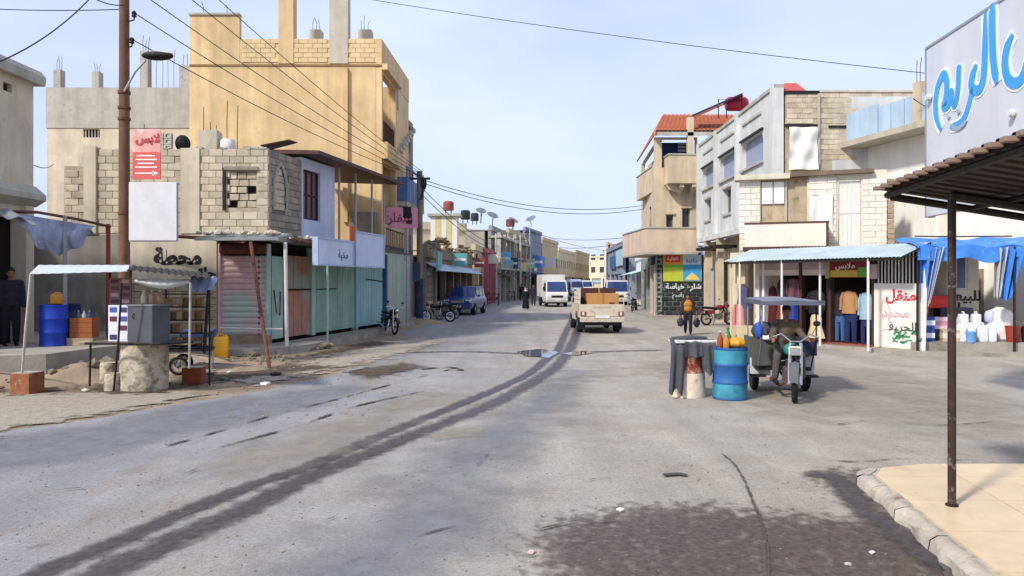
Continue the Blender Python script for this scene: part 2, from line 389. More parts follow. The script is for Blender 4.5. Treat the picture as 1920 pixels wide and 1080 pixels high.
def sheet(name, poly, z, mat, label=None, kind='structure', res=None):
    bm = bmesh.new(); bm.faces.new([bm.verts.new((x, y, z)) for x, y in poly]); bmesh.ops.triangulate(bm, faces=bm.faces[:])
    me = bpy.data.meshes.new(name); bm.to_mesh(me); bm.free(); me.materials.append(mat)
    o = bpy.data.objects.new(name, me); COL.objects.link(o)
    if me.polygons and me.polygons[0].normal.z < 0: me.flip_normals()
    return setp(o, label, kind=kind)
sheet('ground', [(-900, -60), (900, -60), (900, 1500), (-900, 1500)], 0, M_DIRT)
def wob(pts, n=6, a=.12):
    o = []
    for i in range(len(pts)-1):
        for k in range(n):
            t = k/n; x = pts[i][0]*(1-t)+pts[i+1][0]*t; y = pts[i][1]*(1-t)+pts[i+1][1]*t
            o.append((x+R.uniform(-a, a), y+R.uniform(-a, a)*.6))
    o.append(pts[-1]); return o
edge = [(-14, -8), (-10.5, 4), G(0, 812), G(180, 785), G(330, 757), G(470, 737), G(620, 706), G(720, 672), G(760, 645), (-4.3, 30), (-4.1, 40), (-3.2, 55), (-1.9, 73), (-.3, 85), (6.5, 115), (26, 190)]
road = wob(edge, 6, .1)+[(60, 190), (60, -8)]
sheet('road', road, .006, M_ASPH)
def sdist(p, poly):
    x, y = p; ins = False; best = 1e9; n = len(poly)
    for i in range(n):
        x0, y0 = poly[i]; x1, y1 = poly[(i+1) % n]
        if (y0 > y) != (y1 > y) and x < (x1-x0)*(y-y0)/(y1-y0)+x0: ins = not ins
        dx, dy = x1-x0, y1-y0; l2 = dx*dx+dy*dy or 1e-9; t = max(0, min(1, ((x-x0)*dx+(y-y0)*dy)/l2))
        d = math.hypot(x-x0-t*dx, y-y0-t*dy)
        if d < best: best = d
    return best if ins else -best
def mat_decal(name, hexc, rough=.8, var=.25, scale=4, nscale=3.0, namp=.9, lo=.38, hi=.62, spec=.3, bump=.3, maxa=1.0):
    m = pm(name, hexc, var, scale, rough=rough, spec=spec, bump=bump, bscale=26); t = m.node_tree; L = t.links.new
    b = t.nodes['Principled BSDF']; o = t.nodes['Material Output']; at_ = t.nodes.new('ShaderNodeAttribute'); at_.attribute_name = 'w'
    g = t.nodes.new('ShaderNodeNewGeometry'); n = nn(t, 'TexNoise', Scale=nscale, Detail=6.0, Roughness=.62); L(g.outputs['Position'], n.inputs['Vector'])
    a = t.nodes.new('ShaderNodeMath'); a.operation = 'MULTIPLY_ADD'; L(n.outputs['Fac'], a.inputs[0]); a.inputs[1].default_value = namp; L(at_.outputs['Fac'], a.inputs[2])
    s_ = t.nodes.new('ShaderNodeMath'); s_.operation = 'SUBTRACT'; L(a.outputs[0], s_.inputs[0]); s_.inputs[1].default_value = namp/2
    r = nn(t, 'MapRange', **{'From Min': lo, 'From Max': hi, 'To Min': 0.0, 'To Max': maxa}); L(s_.outputs[0], r.inputs['Value'])
    tr = t.nodes.new('ShaderNodeBsdfTransparent'); mx = t.nodes.new('ShaderNodeMixShader')
    L(r.outputs[0], mx.inputs[0]); L(tr.outputs[0], mx.inputs[1]); L(b.outputs[0], mx.inputs[2]); L(mx.outputs[0], o.inputs[0]); return m
def decal(name, poly, soft, mat, z, res=.12, kind='structure'):
    "thin sheet on the ground whose ragged edge comes from a distance field"
    xs = [p[0] for p in poly]; ys = [p[1] for p in poly]; x0, x1, y0, y1 = min(xs)-soft, max(xs)+soft, min(ys)-soft, max(ys)+soft
    nx = max(2, min(140, int((x1-x0)/res))); ny = max(2, min(180, int((y1-y0)/res)))
    vs = []; ws = []
    for j in range(ny+1):
        for i in range(nx+1):
            p = (x0+(x1-x0)*i/nx, y0+(y1-y0)*j/ny); vs.append((*p, z)); ws.append(max(0, min(1, .5+sdist(p, poly)/(2*soft))))
    w = nx+1; fs = []
    for j in range(ny):
        for i in range(nx):
            q = (j*w+i, j*w+i+1, (j+1)*w+i+1, (j+1)*w+i)
            if any(ws[k] > .02 for k in q): fs.append(q)
    me = bpy.data.meshes.new(name); me.from_pydata(vs, [], fs); a = me.attributes.new('w', 'FLOAT', 'POINT'); a.data.foreach_set('value', ws)
    me.materials.append(mat); me.update(); o = bpy.data.objects.new(name, me); COL.objects.link(o); return setp(o, kind=kind)
def ribbon(pts, w):
    l, r = [], []
    for i, p in enumerate(pts):
        a = pts[max(i-1, 0)]; b = pts[min(i+1, len(pts)-1)]; dx, dy = b[0]-a[0], b[1]-a[1]; n = math.hypot(dx, dy) or 1
        ww = w[i] if isinstance(w, list) else w
        l.append((p[0]-dy/n*ww/2, p[1]+dx/n*ww/2)); r.append((p[0]+dy/n*ww/2, p[1]-dx/n*ww/2))
    return l+r[::-1]
def strip(name, pts, w, soft, mat, z, nseg=5, across=6):
    "ribbon-shaped decal that follows a path"
    c = [(v.x, v.y) for v in catmull([(p[0], p[1], 0) for p in pts], nseg)]; vs = []; ws = []; m = len(c)
    for i, p in enumerate(c):
        a = c[max(i-1, 0)]; b = c[min(i+1, m-1)]; dx, dy = b[0]-a[0], b[1]-a[1]; n = math.hypot(dx, dy) or 1
        e = min(1, min(i, m-1-i)/(m*.06)+.0)
        for k in range(across+1):
            u = (k/across-.5)*(w+2*soft); vs.append((p[0]-dy/n*u, p[1]+dx/n*u, z)); ws.append(max(0, min(1, .5+(w/2-abs(u))/(2*soft)))*min(1, e+.15))
    q = across+1; fs = [(i*q+k, i*q+k+1, (i+1)*q+k+1, (i+1)*q+k) for i in range(m-1) for k in range(across)]
    me = bpy.data.meshes.new(name); me.from_pydata(vs, [], fs); a = me.attributes.new('w', 'FLOAT', 'POINT'); a.data.foreach_set('value', ws)
    me.materials.append(mat); me.update(); o = bpy.data.objects.new(name, me); COL.objects.link(o); return setp(o, kind='structure')
M_WET = mat_decal('wet tyre track', '504848', rough=.5, nscale=6, namp=1.0, lo=.28, hi=.72, spec=.3, var=.5, scale=14, maxa=.85)
M_WETP = mat_decal('wet asphalt', '5E4F45', rough=.5, var=.6, scale=22, nscale=9, namp=2.8, lo=.2, hi=1.0, spec=.3, bump=.7, maxa=.8)
M_SEAM = mat_decal('open seam in asphalt', '524B45', nscale=9, namp=.9, lo=.35, hi=.6)
M_CRK = mat_decal('crack dirt', '4B4643', nscale=1.6, namp=1.9, lo=.5, hi=.7)
M_DUST = mat_decal('dust on asphalt', '9C9282', nscale=1.3, namp=2.2, lo=.3, hi=1.1, maxa=.6, var=.2)
M_BLUE = mat_decal('fresh grey asphalt', '7E8187', nscale=1.1, namp=1.6, lo=.2, hi=1.1, maxa=.7)
M_GRV = mat_decal('gravel edge', '9E9484', nscale=3, namp=2.2, lo=.25, hi=.6, bump=.9, scale=9)
M_PUD = mat_decal('standing water', '2C3138', rough=.03, nscale=6, namp=1.8, lo=.42, hi=.5, spec=1.0, bump=0)
up = [G(*p) for p in ((-40, 1130), (81, 1076), (244, 1007), (367, 954), (469, 913), (591, 872), (693, 827), (802, 783), (904, 742), (985, 705), (1022, 677), (1046, 656), (1058, 630), (1068, 607), (1076, 588))]
lo_ = [G(*p) for p in ((60, 1130), (204, 1072), (326, 1015), (448, 962), (570, 901), (700, 848), (822, 799), (924, 758), (1005, 713), (1046, 685), (1068, 655), (1080, 627), (1088, 603), (1094, 588))]
decal('asphalt_patch', [G(-300, 900), G(0, 890), G(300, 832), G(520, 778), G(700, 728), G(640, 722), G(400, 752), G(180, 800), G(0, 822), G(-300, 850)], .5, M_BLUE, .010, .2)
decal('asphalt_patch', [G(420, 1120), G(640, 1000), G(760, 900), G(860, 820), G(1000, 740), G(1060, 690), G(1110, 700), G(1060, 770), G(960, 870), G(900, 980), G(850, 1120)], .6, M_BLUE, .010, .2)
strip('wet_track', up, .22, .12, M_WET, .014, across=8); strip('wet_track', lo_, .28, .18, M_WET, .0145, across=8)
decal('dust_patch', [G(795, 815), G(850, 803), G(915, 806), G(900, 822), G(820, 826)], .12, M_DUST, .018, .06)
decal('dust_patch', [G(300, 880), G(600, 800), G(800, 730), G(860, 735), G(700, 830), G(460, 905)], .5, M_DUST, .018, .2)
decal('dust_patch', [G(1180, 690), G(1500, 780), G(1900, 830), G(1920, 760), G(1700, 700), G(1300, 660)], 1.2, M_DUST, .018, .3)
decal('wet_patch', [G(1010, 1010), G(1080, 975), G(1180, 955), G(1330, 950), G(1440, 968), G(1580, 975), G(1650, 965), G(1600, 940), G(1560, 915), G(1530, 893), G(1600, 882), G(1615, 900), G(1660, 945), G(1740, 1010), G(1840, 1090), G(1850, 1200), G(1150, 1200), G(1090, 1120), G(1020, 1050)], .3, M_WETP, .014, .05)
strip('wet_track', [G(*q) for q in ((1500, 893), (1560, 895), (1590, 920), (1610, 950), (1660, 985), (1720, 1030), (1800, 1090))], .2, .12, M_WET, .0148)
strip('seam', [G(*p) for p in ((1350, 850), (1376, 872), (1396, 905), (1412, 945), (1430, 990), (1440, 1035), (1441, 1130))], .018, .03, M_SEAM, .019)
strip('crack', [G(*p) for p in ((300, 842), (420, 808), (520, 778), (640, 748), (760, 715), (900, 680))], .05, .06, M_CRK, .020)
strip('crack', [G(*p) for p in ((380, 850), (560, 800), (680, 760), (860, 722))], .04, .06, M_CRK, .021)
strip('crack', [G(*p) for p in ((1480, 860), (1600, 868), (1720, 862), (1920, 872))], .03, .05, M_CRK, .020)
strip('crack', [G(*p) for p in ((500, 1120), (700, 1040), (780, 1010), (870, 985))], .02, .04, M_CRK, .021)
strip('wet_track', [G(*p) for p in ((700, 664), (860, 660), (1000, 664), (1130, 660), (1260, 657))], .25, .35, M_WET, .016)
decal('puddle', [G(970, 660), G(1015, 655), G(1048, 662), G(1030, 672), G(985, 669)], .09, M_PUD, .022, .05)
decal('puddle', [G(1052, 664), G(1100, 658), G(1112, 663), G(1080, 668)], .09, M_PUD, .022, .05)
decal('puddle', [G(1765, 1062), G(1800, 1058), G(1830, 1075), G(1820, 1100), G(1780, 1095)], .05, M_PUD, .022, .03)
decal('gravel_verge', [(-11, 6), G(-60, 835), G(0, 806), G(190, 778), G(345, 748), G(370, 742), G(340, 736), G(200, 738), G(0, 745), G(-200, 745)], .35, M_GRV, .024, .09)
decal('gravel_verge', [G(480, 720), G(640, 690), G(760, 660), G(830, 640), G(790, 632), G(690, 650), G(560, 690), G(440, 715)], .7, M_GRV, .024, .15)
for pts, w_ in (((((40, 930), (160, 918), (300, 905), (380, 880))), .015), (((1000, 1000), (1090, 980), (1150, 985)), .03), (((860, 900), (900, 870), (935, 830)), .012), (((600, 985), (660, 960), (730, 930)), .02), (((1240, 895), (1270, 893), (1290, 896)), .08), (((1100, 905), (1130, 900), (1150, 903)), .03), (((1560, 800), (1650, 790), (1760, 800), (1900, 790)), .02)): strip('crack', [G(*p) for p in pts], w_, .04, M_CRK, .0265)
for pts in (((640, 705), (700, 690), (770, 700)), ((780, 695), (840, 690), (870, 697))): strip('dirt_line', [G(*p) for p in pts], .12, .12, M_CRK, .028)
M_SOIL = mat_decal('dark trodden soil', '5A4B3C', nscale=3.5, namp=2.6, lo=.35, hi=.9, bump=.8, var=.5, scale=9, maxa=.85)
for pl_ in ([(300, 740), (420, 715), (560, 700), (640, 690), (560, 685), (430, 695), (330, 715)], [(150, 735), (240, 742), (330, 735), (320, 722), (170, 722)], [(0, 735), (110, 738), (150, 715), (60, 700), (0, 705)], [(640, 700), (760, 682), (800, 690), (700, 712)], [(560, 672), (650, 660), (740, 645), (700, 640), (590, 662)]): decal('soil_patch', [G(*q) for q in pl_], .35, M_SOIL, .032, .1)
# ------------------------------------------------------------------ raised pavement on the left, with its broken concrete edge
M_PAVE = pm('worn pavement concrete', '9B9488', .22, 1.8, bump=.4, bscale=20, stain='6A6257', stain_lo=.56, stain_scale=1.4)
M_STONE = pm('rubble stone', 'A09076', .35, 5, bump=.6, bscale=18, objvar=.35)
def slabs(name, pts, z0, z1, mat):
    mb = MB(); n = len(pts)
    mb.add([(x, y, z0) for x, y in pts]+[(x, y, z1) for x, y in pts], [tuple(range(n, 2*n))]+[(i, (i+1) % n, n+(i+1) % n, n+i) for i in range(n)])
    return setp(mb.build(name, mat), kind='structure')
slabs('pavement', [(-30, 14.4), (-10.4, 14.4), (-9.3, 14.9), (-9.1, 16.6), (-8.7, 17.2), (-8.6, 21.72), (-30, 21.72)], -.1, .55, M_PAVE)
slabs('pavement', [(-8.55, 19.6), (-6.9, 19.9), (-5.9, 21.0), (-5.3, 24.5), (-4.75, 31), (-5.0, 31.2), (-7, 21.85), (-8.55, 21.85)], -.1, .2, M_PAVE)
slabs('pavement', [(-5.0, 31.3), (-4.75, 31.3), (-3.9, 46), (-2.6, 73), (-1.2, 85), (-3, 86), (-4.6, 73), (-6, 46), (-6.5, 31.3)], -.1, .13, M_PAVE)
slabs('pavement', [(7.6, 41.2), (12.5, 41.0), (10.2, 33), (9.3, 28), (9.6, 26.4), (14, 30), (14, 43), (8.6, 46), (10.4, 66), (13, 86), (11.6, 86), (9.2, 66), (7.7, 47)], -.1, .12, M_PAVE)
slabs('pavement', [(7.3, 26.0), (10.75, 20.15), (11.6, 19.9), (20, 19.0), (20, 24), (12, 24), (8.6, 27.2)], -.1, .1, M_PAVE)
def rock(r, flat_=.6):
    bm = bmesh.new(); bmesh.ops.create_icosphere(bm, subdivisions=1, radius=r)
    for v in bm.verts: v.co *= R.uniform(.7, 1.2); v.co.z *= flat_
    return bm
def rocks(name, pts, mat, kind='stuff'):
    mb = MB()
    for x, y, z, r in pts: mb.bm(rock(r, R.uniform(.5, .8)), at(x, y, z+r*.25, R.uniform(0, 360)))
    return setp(mb.build(name, mat), kind=kind)
pts = []
for i in range(70):
    u = R.random(); x, y = -9.4+u*1.9+R.uniform(-.3, .3), 15.2+u*2.2+R.uniform(-.9, .5); pts.append((x, y, R.uniform(0, .28), R.uniform(.05, .17)))
for i in range(60): pts.append((R.uniform(-8.5, -5.6), R.uniform(18.6, 20.4), 0, R.uniform(.03, .1)))
for i in range(26): u = R.random(); pts.append((-6.9+u*1.5+R.uniform(-.1, .1), 19.9+u*2.6, R.uniform(0, .1), R.uniform(.06, .15)))
for i in range(160): pts.append((R.uniform(-13, -9.2), R.uniform(13.7, 14.5), R.uniform(0, .22), R.uniform(.03, .11)))
for i in range(120): pts.append((R.uniform(-8.6, -4.8), R.uniform(15.5, 19.5), .0, R.uniform(.02, .07)))
rocks('rubble', pts, M_STONE)
pts = []
for i in range(900):
    px, py = R.uniform(0, 760), R.uniform(660, 790)
    if py > 812-px*.17 and px < 420: continue
    x, y = G(px, py); pts.append((x, y, .0, R.uniform(.008, .03)))
for i in range(900):
    x, y = G(R.uniform(0, 1900), R.uniform(640, 1075)**1.0); pts.append((x, y, .008, R.uniform(.003, .012)))
rocks('pebbles', pts, M_STONE)
# ------------------------------------------------------------------ tiled forecourt at lower right
M_TILE = pm('cream floor tile', 'D8C09A', .10, 3.0, rough=.34, bump=.05, bscale=8, spec=.45, objvar=.09, stain='B79C78', stain_lo=.58, stain_scale=2.6)
M_KERB = pm('kerb concrete', 'B5AC9C', .25, 6, bump=.7, bscale=16, stain='6F5B45', stain_lo=.53, stain_scale=3)
fc = [(3.02, 4.6), (3.46, 7.28), (3.62, 7.5), (4.2, 7.68), (9.5, 7.75), (9.5, 1.0), (2.45, 1.0)]
o = slabs('forecourt', fc, -.05, .118, M_KERB)
tile_me = {}
inv = Matrix()
d = Vector((.159, 1, 0)).normalized(); e_ = Vector((1, -.012, 0)).normalized()
n_t = 0
bmw = []
for i in range(-1, 8):
    for j in range(-5, 3):
        a = Vector((3.46, 7.28, 0))+e_*(i*.8+.06)+d*(j*.8-.1)
        q = [a, a+e_*.791, a+e_*.791+d*.791, a+d*.791]
        bm = bmesh.new(); vs_ = [bm.verts.new((p.x, p.y, .13)) for p in q]; bm.faces.new(vs_)
        for (p0, nrm) in ((Vector((3.10, 4.6, 0)), Vector((-1, .159, 0))), (Vector((3.54, 7.25, 0)), Vector((-.85, .6, 0))), (Vector((3.7, 7.5, 0)), Vector((-.3, .95, 0))), (Vector((4.2, 7.66, 0)), Vector((-.012, 1, 0)))):
            bmesh.ops.bisect_plane(bm, geom=bm.verts[:]+bm.edges[:]+bm.faces[:], plane_co=p0, plane_no=nrm, clear_outer=True)
        if not bm.faces: bm.free(); continue
        r_ = bmesh.ops.extrude_face_region(bm, geom=bm.faces[:])
        for v in [g for g in r_['geom'] if isinstance(g, bmesh.types.BMVert)]: v.co.z -= .014
        bmesh.ops.recalc_face_normals(bm, faces=bm.faces[:])
        me = bpy.data.meshes.new('floor_tile'); bm.to_mesh(me); bm.free(); me.materials.append(M_TILE)
        t_ = bpy.data.objects.new('floor_tile', me); COL.objects.link(t_); t_.parent = o
kp = [(2.5, 1.3), (3.02, 4.6), (3.18, 5.5), (3.30, 6.2), (3.40, 6.85), (3.46, 7.28), (3.62, 7.5)]
for a, b in zip(kp, kp[1:]):
    va, vb = Vector((*a, 0)), Vector((*b, 0)); dd = (vb-va).normalized(); nrm = Vector((-dd.y, dd.x, 0)); nseg = max(1, int((vb-va).length/.12)); L_ = (vb-va).length
    mb = MB()
    def fn(u, v, va=va, dd=dd, nrm=nrm, L_=L_):
        prof = [(-.10, -.02), (-.09, .09), (-.04, .125), (.03, .13), (.04, .117)]
        k = min(4, int(round(v*4))); w_, h_ = prof[k]; p = va+dd*(u*(L_-.012)+.006)
        nz1 = mnoise.noise(Vector((p.x*7, p.y*7, k)))*.055 if k < 4 else 0
        p = p+nrm*(-w_)*1.0+nrm*nz1; return (p.x, p.y, h_+(nz1*.4 if 0 < k < 3 else 0))
    mb.grid(fn, nseg, 4); mb.build('kerb_stone', M_KERB, o, smooth=60)
# ================================================================== LEFT SIDE
M_BLOCK = pm('sand-coloured concrete block', 'C8BBA2', .18, 3, bump=.35, bscale=30, objvar=.2, streak=.2, stain='A5957A', stain_lo=.56, stain_scale=.9)
M_BLOCKG = pm('grey shade-toned block', '98907F', .2, 3, bump=.35, bscale=30, objvar=.2, streak=.2)  # darker grey puts the side wall's shade into the colour; lintel shares it
M_MORTAR = pm('mortar', 'B4A88F', .25, 5, bump=.5, bscale=25, streak=.2)
M_MORTAR_SHADE = pm('shade-toned mortar', '6A6357', .25, 5, bump=.5, bscale=25)  # side wall mortar, darkened to carry its shade in the colour
M_PLASTER = pm('old beige plaster', 'CFC3AA', .16, 1.4, streak=.25, stain='98907C', stain_lo=.6, stain_scale=1.2)
M_PLASTG = pm('grey cement render', '8E897F', .2, 1.6, streak=.3, stain='5E5950', stain_lo=.58)
M_YEL = pm('ochre yellow render', 'DABC8C', .16, .9, streak=.28, stain='C4A06A', stain_lo=.54, stain_scale=.6, bump=.2, bscale=14)
M_YELB = pm('ochre painted block', 'DBC092', .12, 1.5, streak=.15, bump=.3, objvar=.08)
M_BLUEW = pm('pale blue plaster', 'BFC8DC', .10, 1.5, streak=.15)
M_TIN = pm('weathered tin sheet', '8C9295', .2, 3, rough=.5, metal=.4, stain='6E5646', stain_lo=.6, stain_scale=2)
M_BROWNTIN = pm('brown painted sheet', '4C332A', .25, 4, rough=.6, stain='2B1D18', stain_lo=.6)
M_SHGREEN = pm('sea green painted steel', 'A8C6B7', .14, 2.2, rough=.6, streak=.22, stain='9A7F72', stain_lo=.66, stain_scale=1.6, objvar=.1)
M_SHPINK = pm('faded pink and green shutter', 'D0AAA6', .12, 2, rough=.6, streak=.15, stain='A0BFAF', stain_lo=.47, stain_scale=.9)
M_SHRED = pm('rust red shutter fading to green', 'B4826F', .2, 2, rough=.6, stain='7EA398', stain_lo=.47, stain_scale=1.0)
M_SHBLUE = pm('pale turquoise painted steel', '9CC3C4', .12, 2.2, rough=.55, streak=.2, stain='8A7466', stain_lo=.68)
M_SIGNB = pm('faded pale blue signboard', 'BECBE2', .08, 2.5, rough=.5, bump=.03, streak=.1)
M_INK = flat('black spray paint', '1E1C1C')
def rebars(parent, fr, pts, h=.8, r=.012, name='reinforcing_bar'):
    for x, y, z in pts:
        hh = h*R.uniform(.6, 1.2); MB(fr).tube([(x, y, z), (x+R.uniform(-.03, .03), y, z+hh*.6), (x+R.uniform(-.08, .08), y+R.uniform(-.05, .05), z+hh)], r, 5).build(name, M_RUST, parent)
# ---- far left building
fa = F(-11.55, 18.0, 0, 1)     # street face: local x runs away from the camera
A = thing('concrete_shop_house', 'weathered beige concrete house with overhanging roof cap cut by the left edge', 'building', fa)
mb = MB(fa); mb.wall(-2.6, .02, 4.15, 6.75, 0, .25, [(-1.05, -.75, 6.35, 6.55)]); mb.box(-2.6, .25, 4.15, .02, 7, 6.75); mb.build('upper_wall', M_PLASTER, A)
MB(fa).box(-1.06, .12, 6.34, -.74, .14, 6.56).build('vent', M_DARK, A)
MB(fa).prism([(-.18, 6.75), (-.2, 6.95), (-.08, 7.1), (7, 7.1), (7, 6.75)], -2.75, .2, 'x').build('roof_cap', M_CONC, A)
MB(fa).prism([(-.25, 3.95), (-.25, 4.08), (0.0, 4.3), (7, 4.3), (7, 3.8), (0, 3.8)], -2.7, .12, 'x').build('floor_slab', M_CONC, A)
mb = MB(fa); mb.wall(-2.6, 0, .55, 3.8, 0.05, .3, [(-2.4, -.36, .5, 3.5)]); mb.build('shop_wall', M_CONC_L, A)
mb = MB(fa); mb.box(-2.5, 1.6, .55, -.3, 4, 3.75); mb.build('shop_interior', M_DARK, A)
MB(fa).box(-2.5, .32, .55, -.0, .36, 3.7).build('shop_shade_panel', pm('painted interior shade', '14110F', .3, 2), A)  # flush black panel paints the darkness of the unlit shop
MB(fa).box(-.35, -.06, .55, -.05, .049, 3.8).build('pillar', M_PLASTER, A)
mb = MB(fa); mb.wall(0.02, 4.0, .55, 4.6, 3.2, 3.4); mb.build('rear_wall', M_PLASTER, A)
# gathered tarpaulin and its rust-red frame between the house and the block building
fw = F(0, 0, 1, 0)
T = thing('steel_pergola', 'rust red steel awning frame running from far left house to the utility pole', 'pergola')
mb = MB(); mb.tube([P(70, 398, 16.6), P(140, 410, 17.4), P(207, 425, 18.2)], .035, 6); mb.tube([P(70, 398, 16.6), P(-60, 395, 15.8)], .035, 6); mb.build('beam', M_RUST, T)
for px, Y, py0, py1 in ((203, 18.2, 420, 560),): MB().tube([P(px, py0, Y), (P(px, py0, Y)[0], Y, .5)], .05, 8).build('post', pm('red oxide iron', '8A3B33', .25, 6, rough=.7), T)
MB().tube([P(122, 405, 17.1), (P(122, 405, 17.1)[0], 17.1, .55)], .045, 8).build('post', pm('grey pipe', '8F8F93', .2, 6), T)
M_TARP = pm('blue grey tarpaulin', '9AA3BC', .25, 3, rough=.55, streak=.3, stain='C4C9D6', stain_lo=.55, stain_scale=4, bump=1.0, bscale=7)
def tarpf(u, v):
    a = Vector(P(42, 402, 16.4)); b = Vector(P(180, 424, 17.9)); p = a.lerp(b, u)
    dep = (.25+.75*math.sin(math.pi*min(1, u*1.05))**.8)*.9*(1-.3*u)
    return (p.x, p.y-.25*math.sin(math.pi*v)+.05*math.sin(u*37+v*4), p.z-dep*v+.05*math.sin(u*23)*v)
one(MB().grid(tarpf, 40, 10, (0, .012, 0)), 'hanging_tarpaulin', M_TARP, 'crumpled blue grey tarpaulin hanging from awning beam at far left', 'tarpaulin', smooth=60)
def tarpg(u, v):
    a = Vector(P(-20, 388, 16.0)); b = Vector(P(45, 405, 16.6)); p = a.lerp(b, u); return (p.x+.6*v, p.y-.5*v, p.z-.22*v-.06*math.sin(u*9))
one(MB().grid(tarpg, 16, 6, (0, 0, .02)), 'awning_sheet', M_TIN, 'grey sagging awning sheet over the dark doorway at left edge', 'awning', smooth=60)
# ---- grey unfinished apartment block behind
fb = F(*P(88, 528, 36)[:2], 1, 0)
Bq = thing('unfinished_block', 'tall grey unfinished concrete house with bare roof columns behind the block wall', 'building', fb)
mb = MB(fb); mb.wall(0, 6.9, 0, 9.4, 0, .3, [(1.75, 2.55, 8.95, 9.35)]); mb.box(0, .3, 0, 6.9, 8, 9.4); mb.build('wall', M_PLASTER, Bq)
mb = MB(fb); mb.wall(-.03, 6.95, 9.4, 11.35, -.04, .3); mb.wall(-.03, .25, 9.4, 11.35, .3, 8); mb.build('parapet', M_CONC, Bq)
MB(fb).box(1.75, .15, 8.95, 2.55, .18, 9.35).build('vent_window', M_DARK, Bq)
for i in range(5): MB(fb).box(1.82+i*.15, .05, 8.95, 1.86+i*.15, .12, 9.35).build('vent_slat', M_CONC, Bq)
for px, w, hh in ((97, .35, 1.0), (170, .35, .9), (262, .38, 1.9), (342, .7, 1.2)):
    x = (px-88)*36/1400; MB(fb).box(x-w/2, .4, 11.3, x+w/2, .8, 11.35+hh).build('roof_column', M_CONC, Bq)
    rebars(Bq, fb, [(x+q, .6, 11.35+hh) for q in (-w/3, 0, w/3)], .7)
rebars(Bq, fb, [(4.5+i*.28, .5, 11.3) for i in range(7)], 1.7)
# ---- yellow building
fy = F(-5.5, 31.5, 1, 0); fys = F(-5.5, 31.5, .04, 1)
Yb = thing('yellow_house', 'tall ochre yellow house with unfinished roof columns', 'building', fy)
mb = MB(fy); mb.box(-8.1, 0, 0, -.25, .3, 11.1); mb.box(-8.1, .3, 0, -1.7, 7, 11.1); mb.build('wall', M_YEL, Yb)
holes = [(.25, 3.0, 7.95, 10.85), (.25, 3.0, 4.5, 7.1)]
mb = MB(fys); mb.wall(.003, 3.2, 0, 11.1, 0, .25, holes); mb.wall(3.2, 6.5, 0, 11.1, .02, .25); mb.build('street_wall', M_YEL, Yb)
mb = MB(fys); mb.box(-.002, .0, 11.1, 6.5, .22, 12.25); mb.box(0, -.25, 10.95, 3.3, .0, 11.2); mb.box(0, -.25, 7.2, 3.3, 0, 7.9); mb.build('street_parapet', M_YEL, Yb)
mb = MB(fys); mb.box(-.2, 1.4, 4.5, 6.2, 1.6, 11.0); mb.box(3.02, .26, 4.5, 3.18, 1.39, 11.0); mb.box(.25, .26, 7.3, 3.2, 1.39, 7.5); mb.build('balcony_recess', M_YEL, Yb)
for z0, z1 in ((7.95, 8.95), (4.5, 5.3)):
    r = thing('tmp', None, None) if False else None
    mb = MB(fys); mb.box(.25, .06, z1-.05, 3.0, .1, z1); mb.box(.25, .06, z0+.02, 3.0, .1, z0+.07)
    for i in range(20): mb.box(.3+i*.14, .07, z0+.07, .33+i*.14, .09, z1-.05)
    mb.build('balcony_railing', pm('dark red railing', '4A2426', .2), Yb)
mb = MB(fy); mb.box(-8.1, .02, 11.1, -6.0, .25, 13.25); mb.box(-6.0, .03, 11.1, .0, .22, 12.2); mb.build('parapet', M_YEL, Yb)
MB(fy).box(-8.15, -.05, 13.25, -6.0, .3, 13.33).build('parapet_coping', M_CONC, Yb)
me_y = block_mesh('yb', M_YELB, .388, .188, .035)
blocks(Yb, fy, me_y, -5.9, .0, 11.25, 12.25, .035, inside=lambda x, z: not (-4.3 < x < -3.75 or -2.15 < x < -1.45), name='parapet_block')
MB(fy).box(-8.1, -.03, 11.08, 0, .0, 11.16).build('band', pm('dark band line', '8A6A45', .2), Yb)
for x0, x1, z1, m in ((-4.35, -3.72, 14.6, M_YEL), (-2.2, -1.42, 14.8, M_CONC_L)):
    MB(fy).box(x0, -.02, 11.2, x1, .5, z1).build('roof_column', m, Yb)
for x0, x1, z1 in ((-3.45, -2.95, 13.15), (-1.3, -.72, 13.15)):
    MB(fy).box(x0, 1.5, 12.0, x1, 2.0, z1).build('roof_column', M_CONC_L, Yb); rebars(Yb, fy, [(x0+.1+i*.15, 1.7, z1) for i in range(3)], .6)
rebars(Yb, fy, [(-7.6, .2, 13.3), (-6.6, .2, 13.3)], .5)
# ---- next house: bare concrete with a blue balcony
fn_ = F(-5.35, 34.8, .06, 1)
N = thing('concrete_house', 'bare concrete house with blue balcony just past the yellow house', 'building', fn_)
mb = MB(fn_); mb.wall(.1, 4.6, 0, 10.3, .15, .4, [(.6, 1.8, 5.9, 7.8), (2.4, 3.8, 5.9, 7.8), (2.4, 3.8, 8.6, 10)]); mb.box(.1, .4, 0, 4.6, 6, 10.1); mb.build('wall', M_PLASTG, N)
mb = MB(fn_)
for i in range(7): mb.box(.2+i*.6, -.15+.02*i, 8.1+i*.28, .8+i*.6, .14, 8.3+i*.28)
mb.build('stair_flight', M_CONC, N)
mb = MB(fn_); mb.box(.1, -.45, 5.55, 4.6, .14, 5.75); mb.build('balcony_slab', M_CONC, N)
mbp = pm('blue balcony sheet', '56719E', .18, 3, rough=.55, streak=.2)
for i in range(9): MB(fn_).box(.15+i*.49, -.45, 5.76, .6+i*.49, -.42, 6.9).build('balcony_panel', mbp, N)
for i in range(2): MB(fn_).box(.12, -.42+i*.28, 5.76, .15, -.16+i*.28, 6.9).build('balcony_panel', mbp, N)
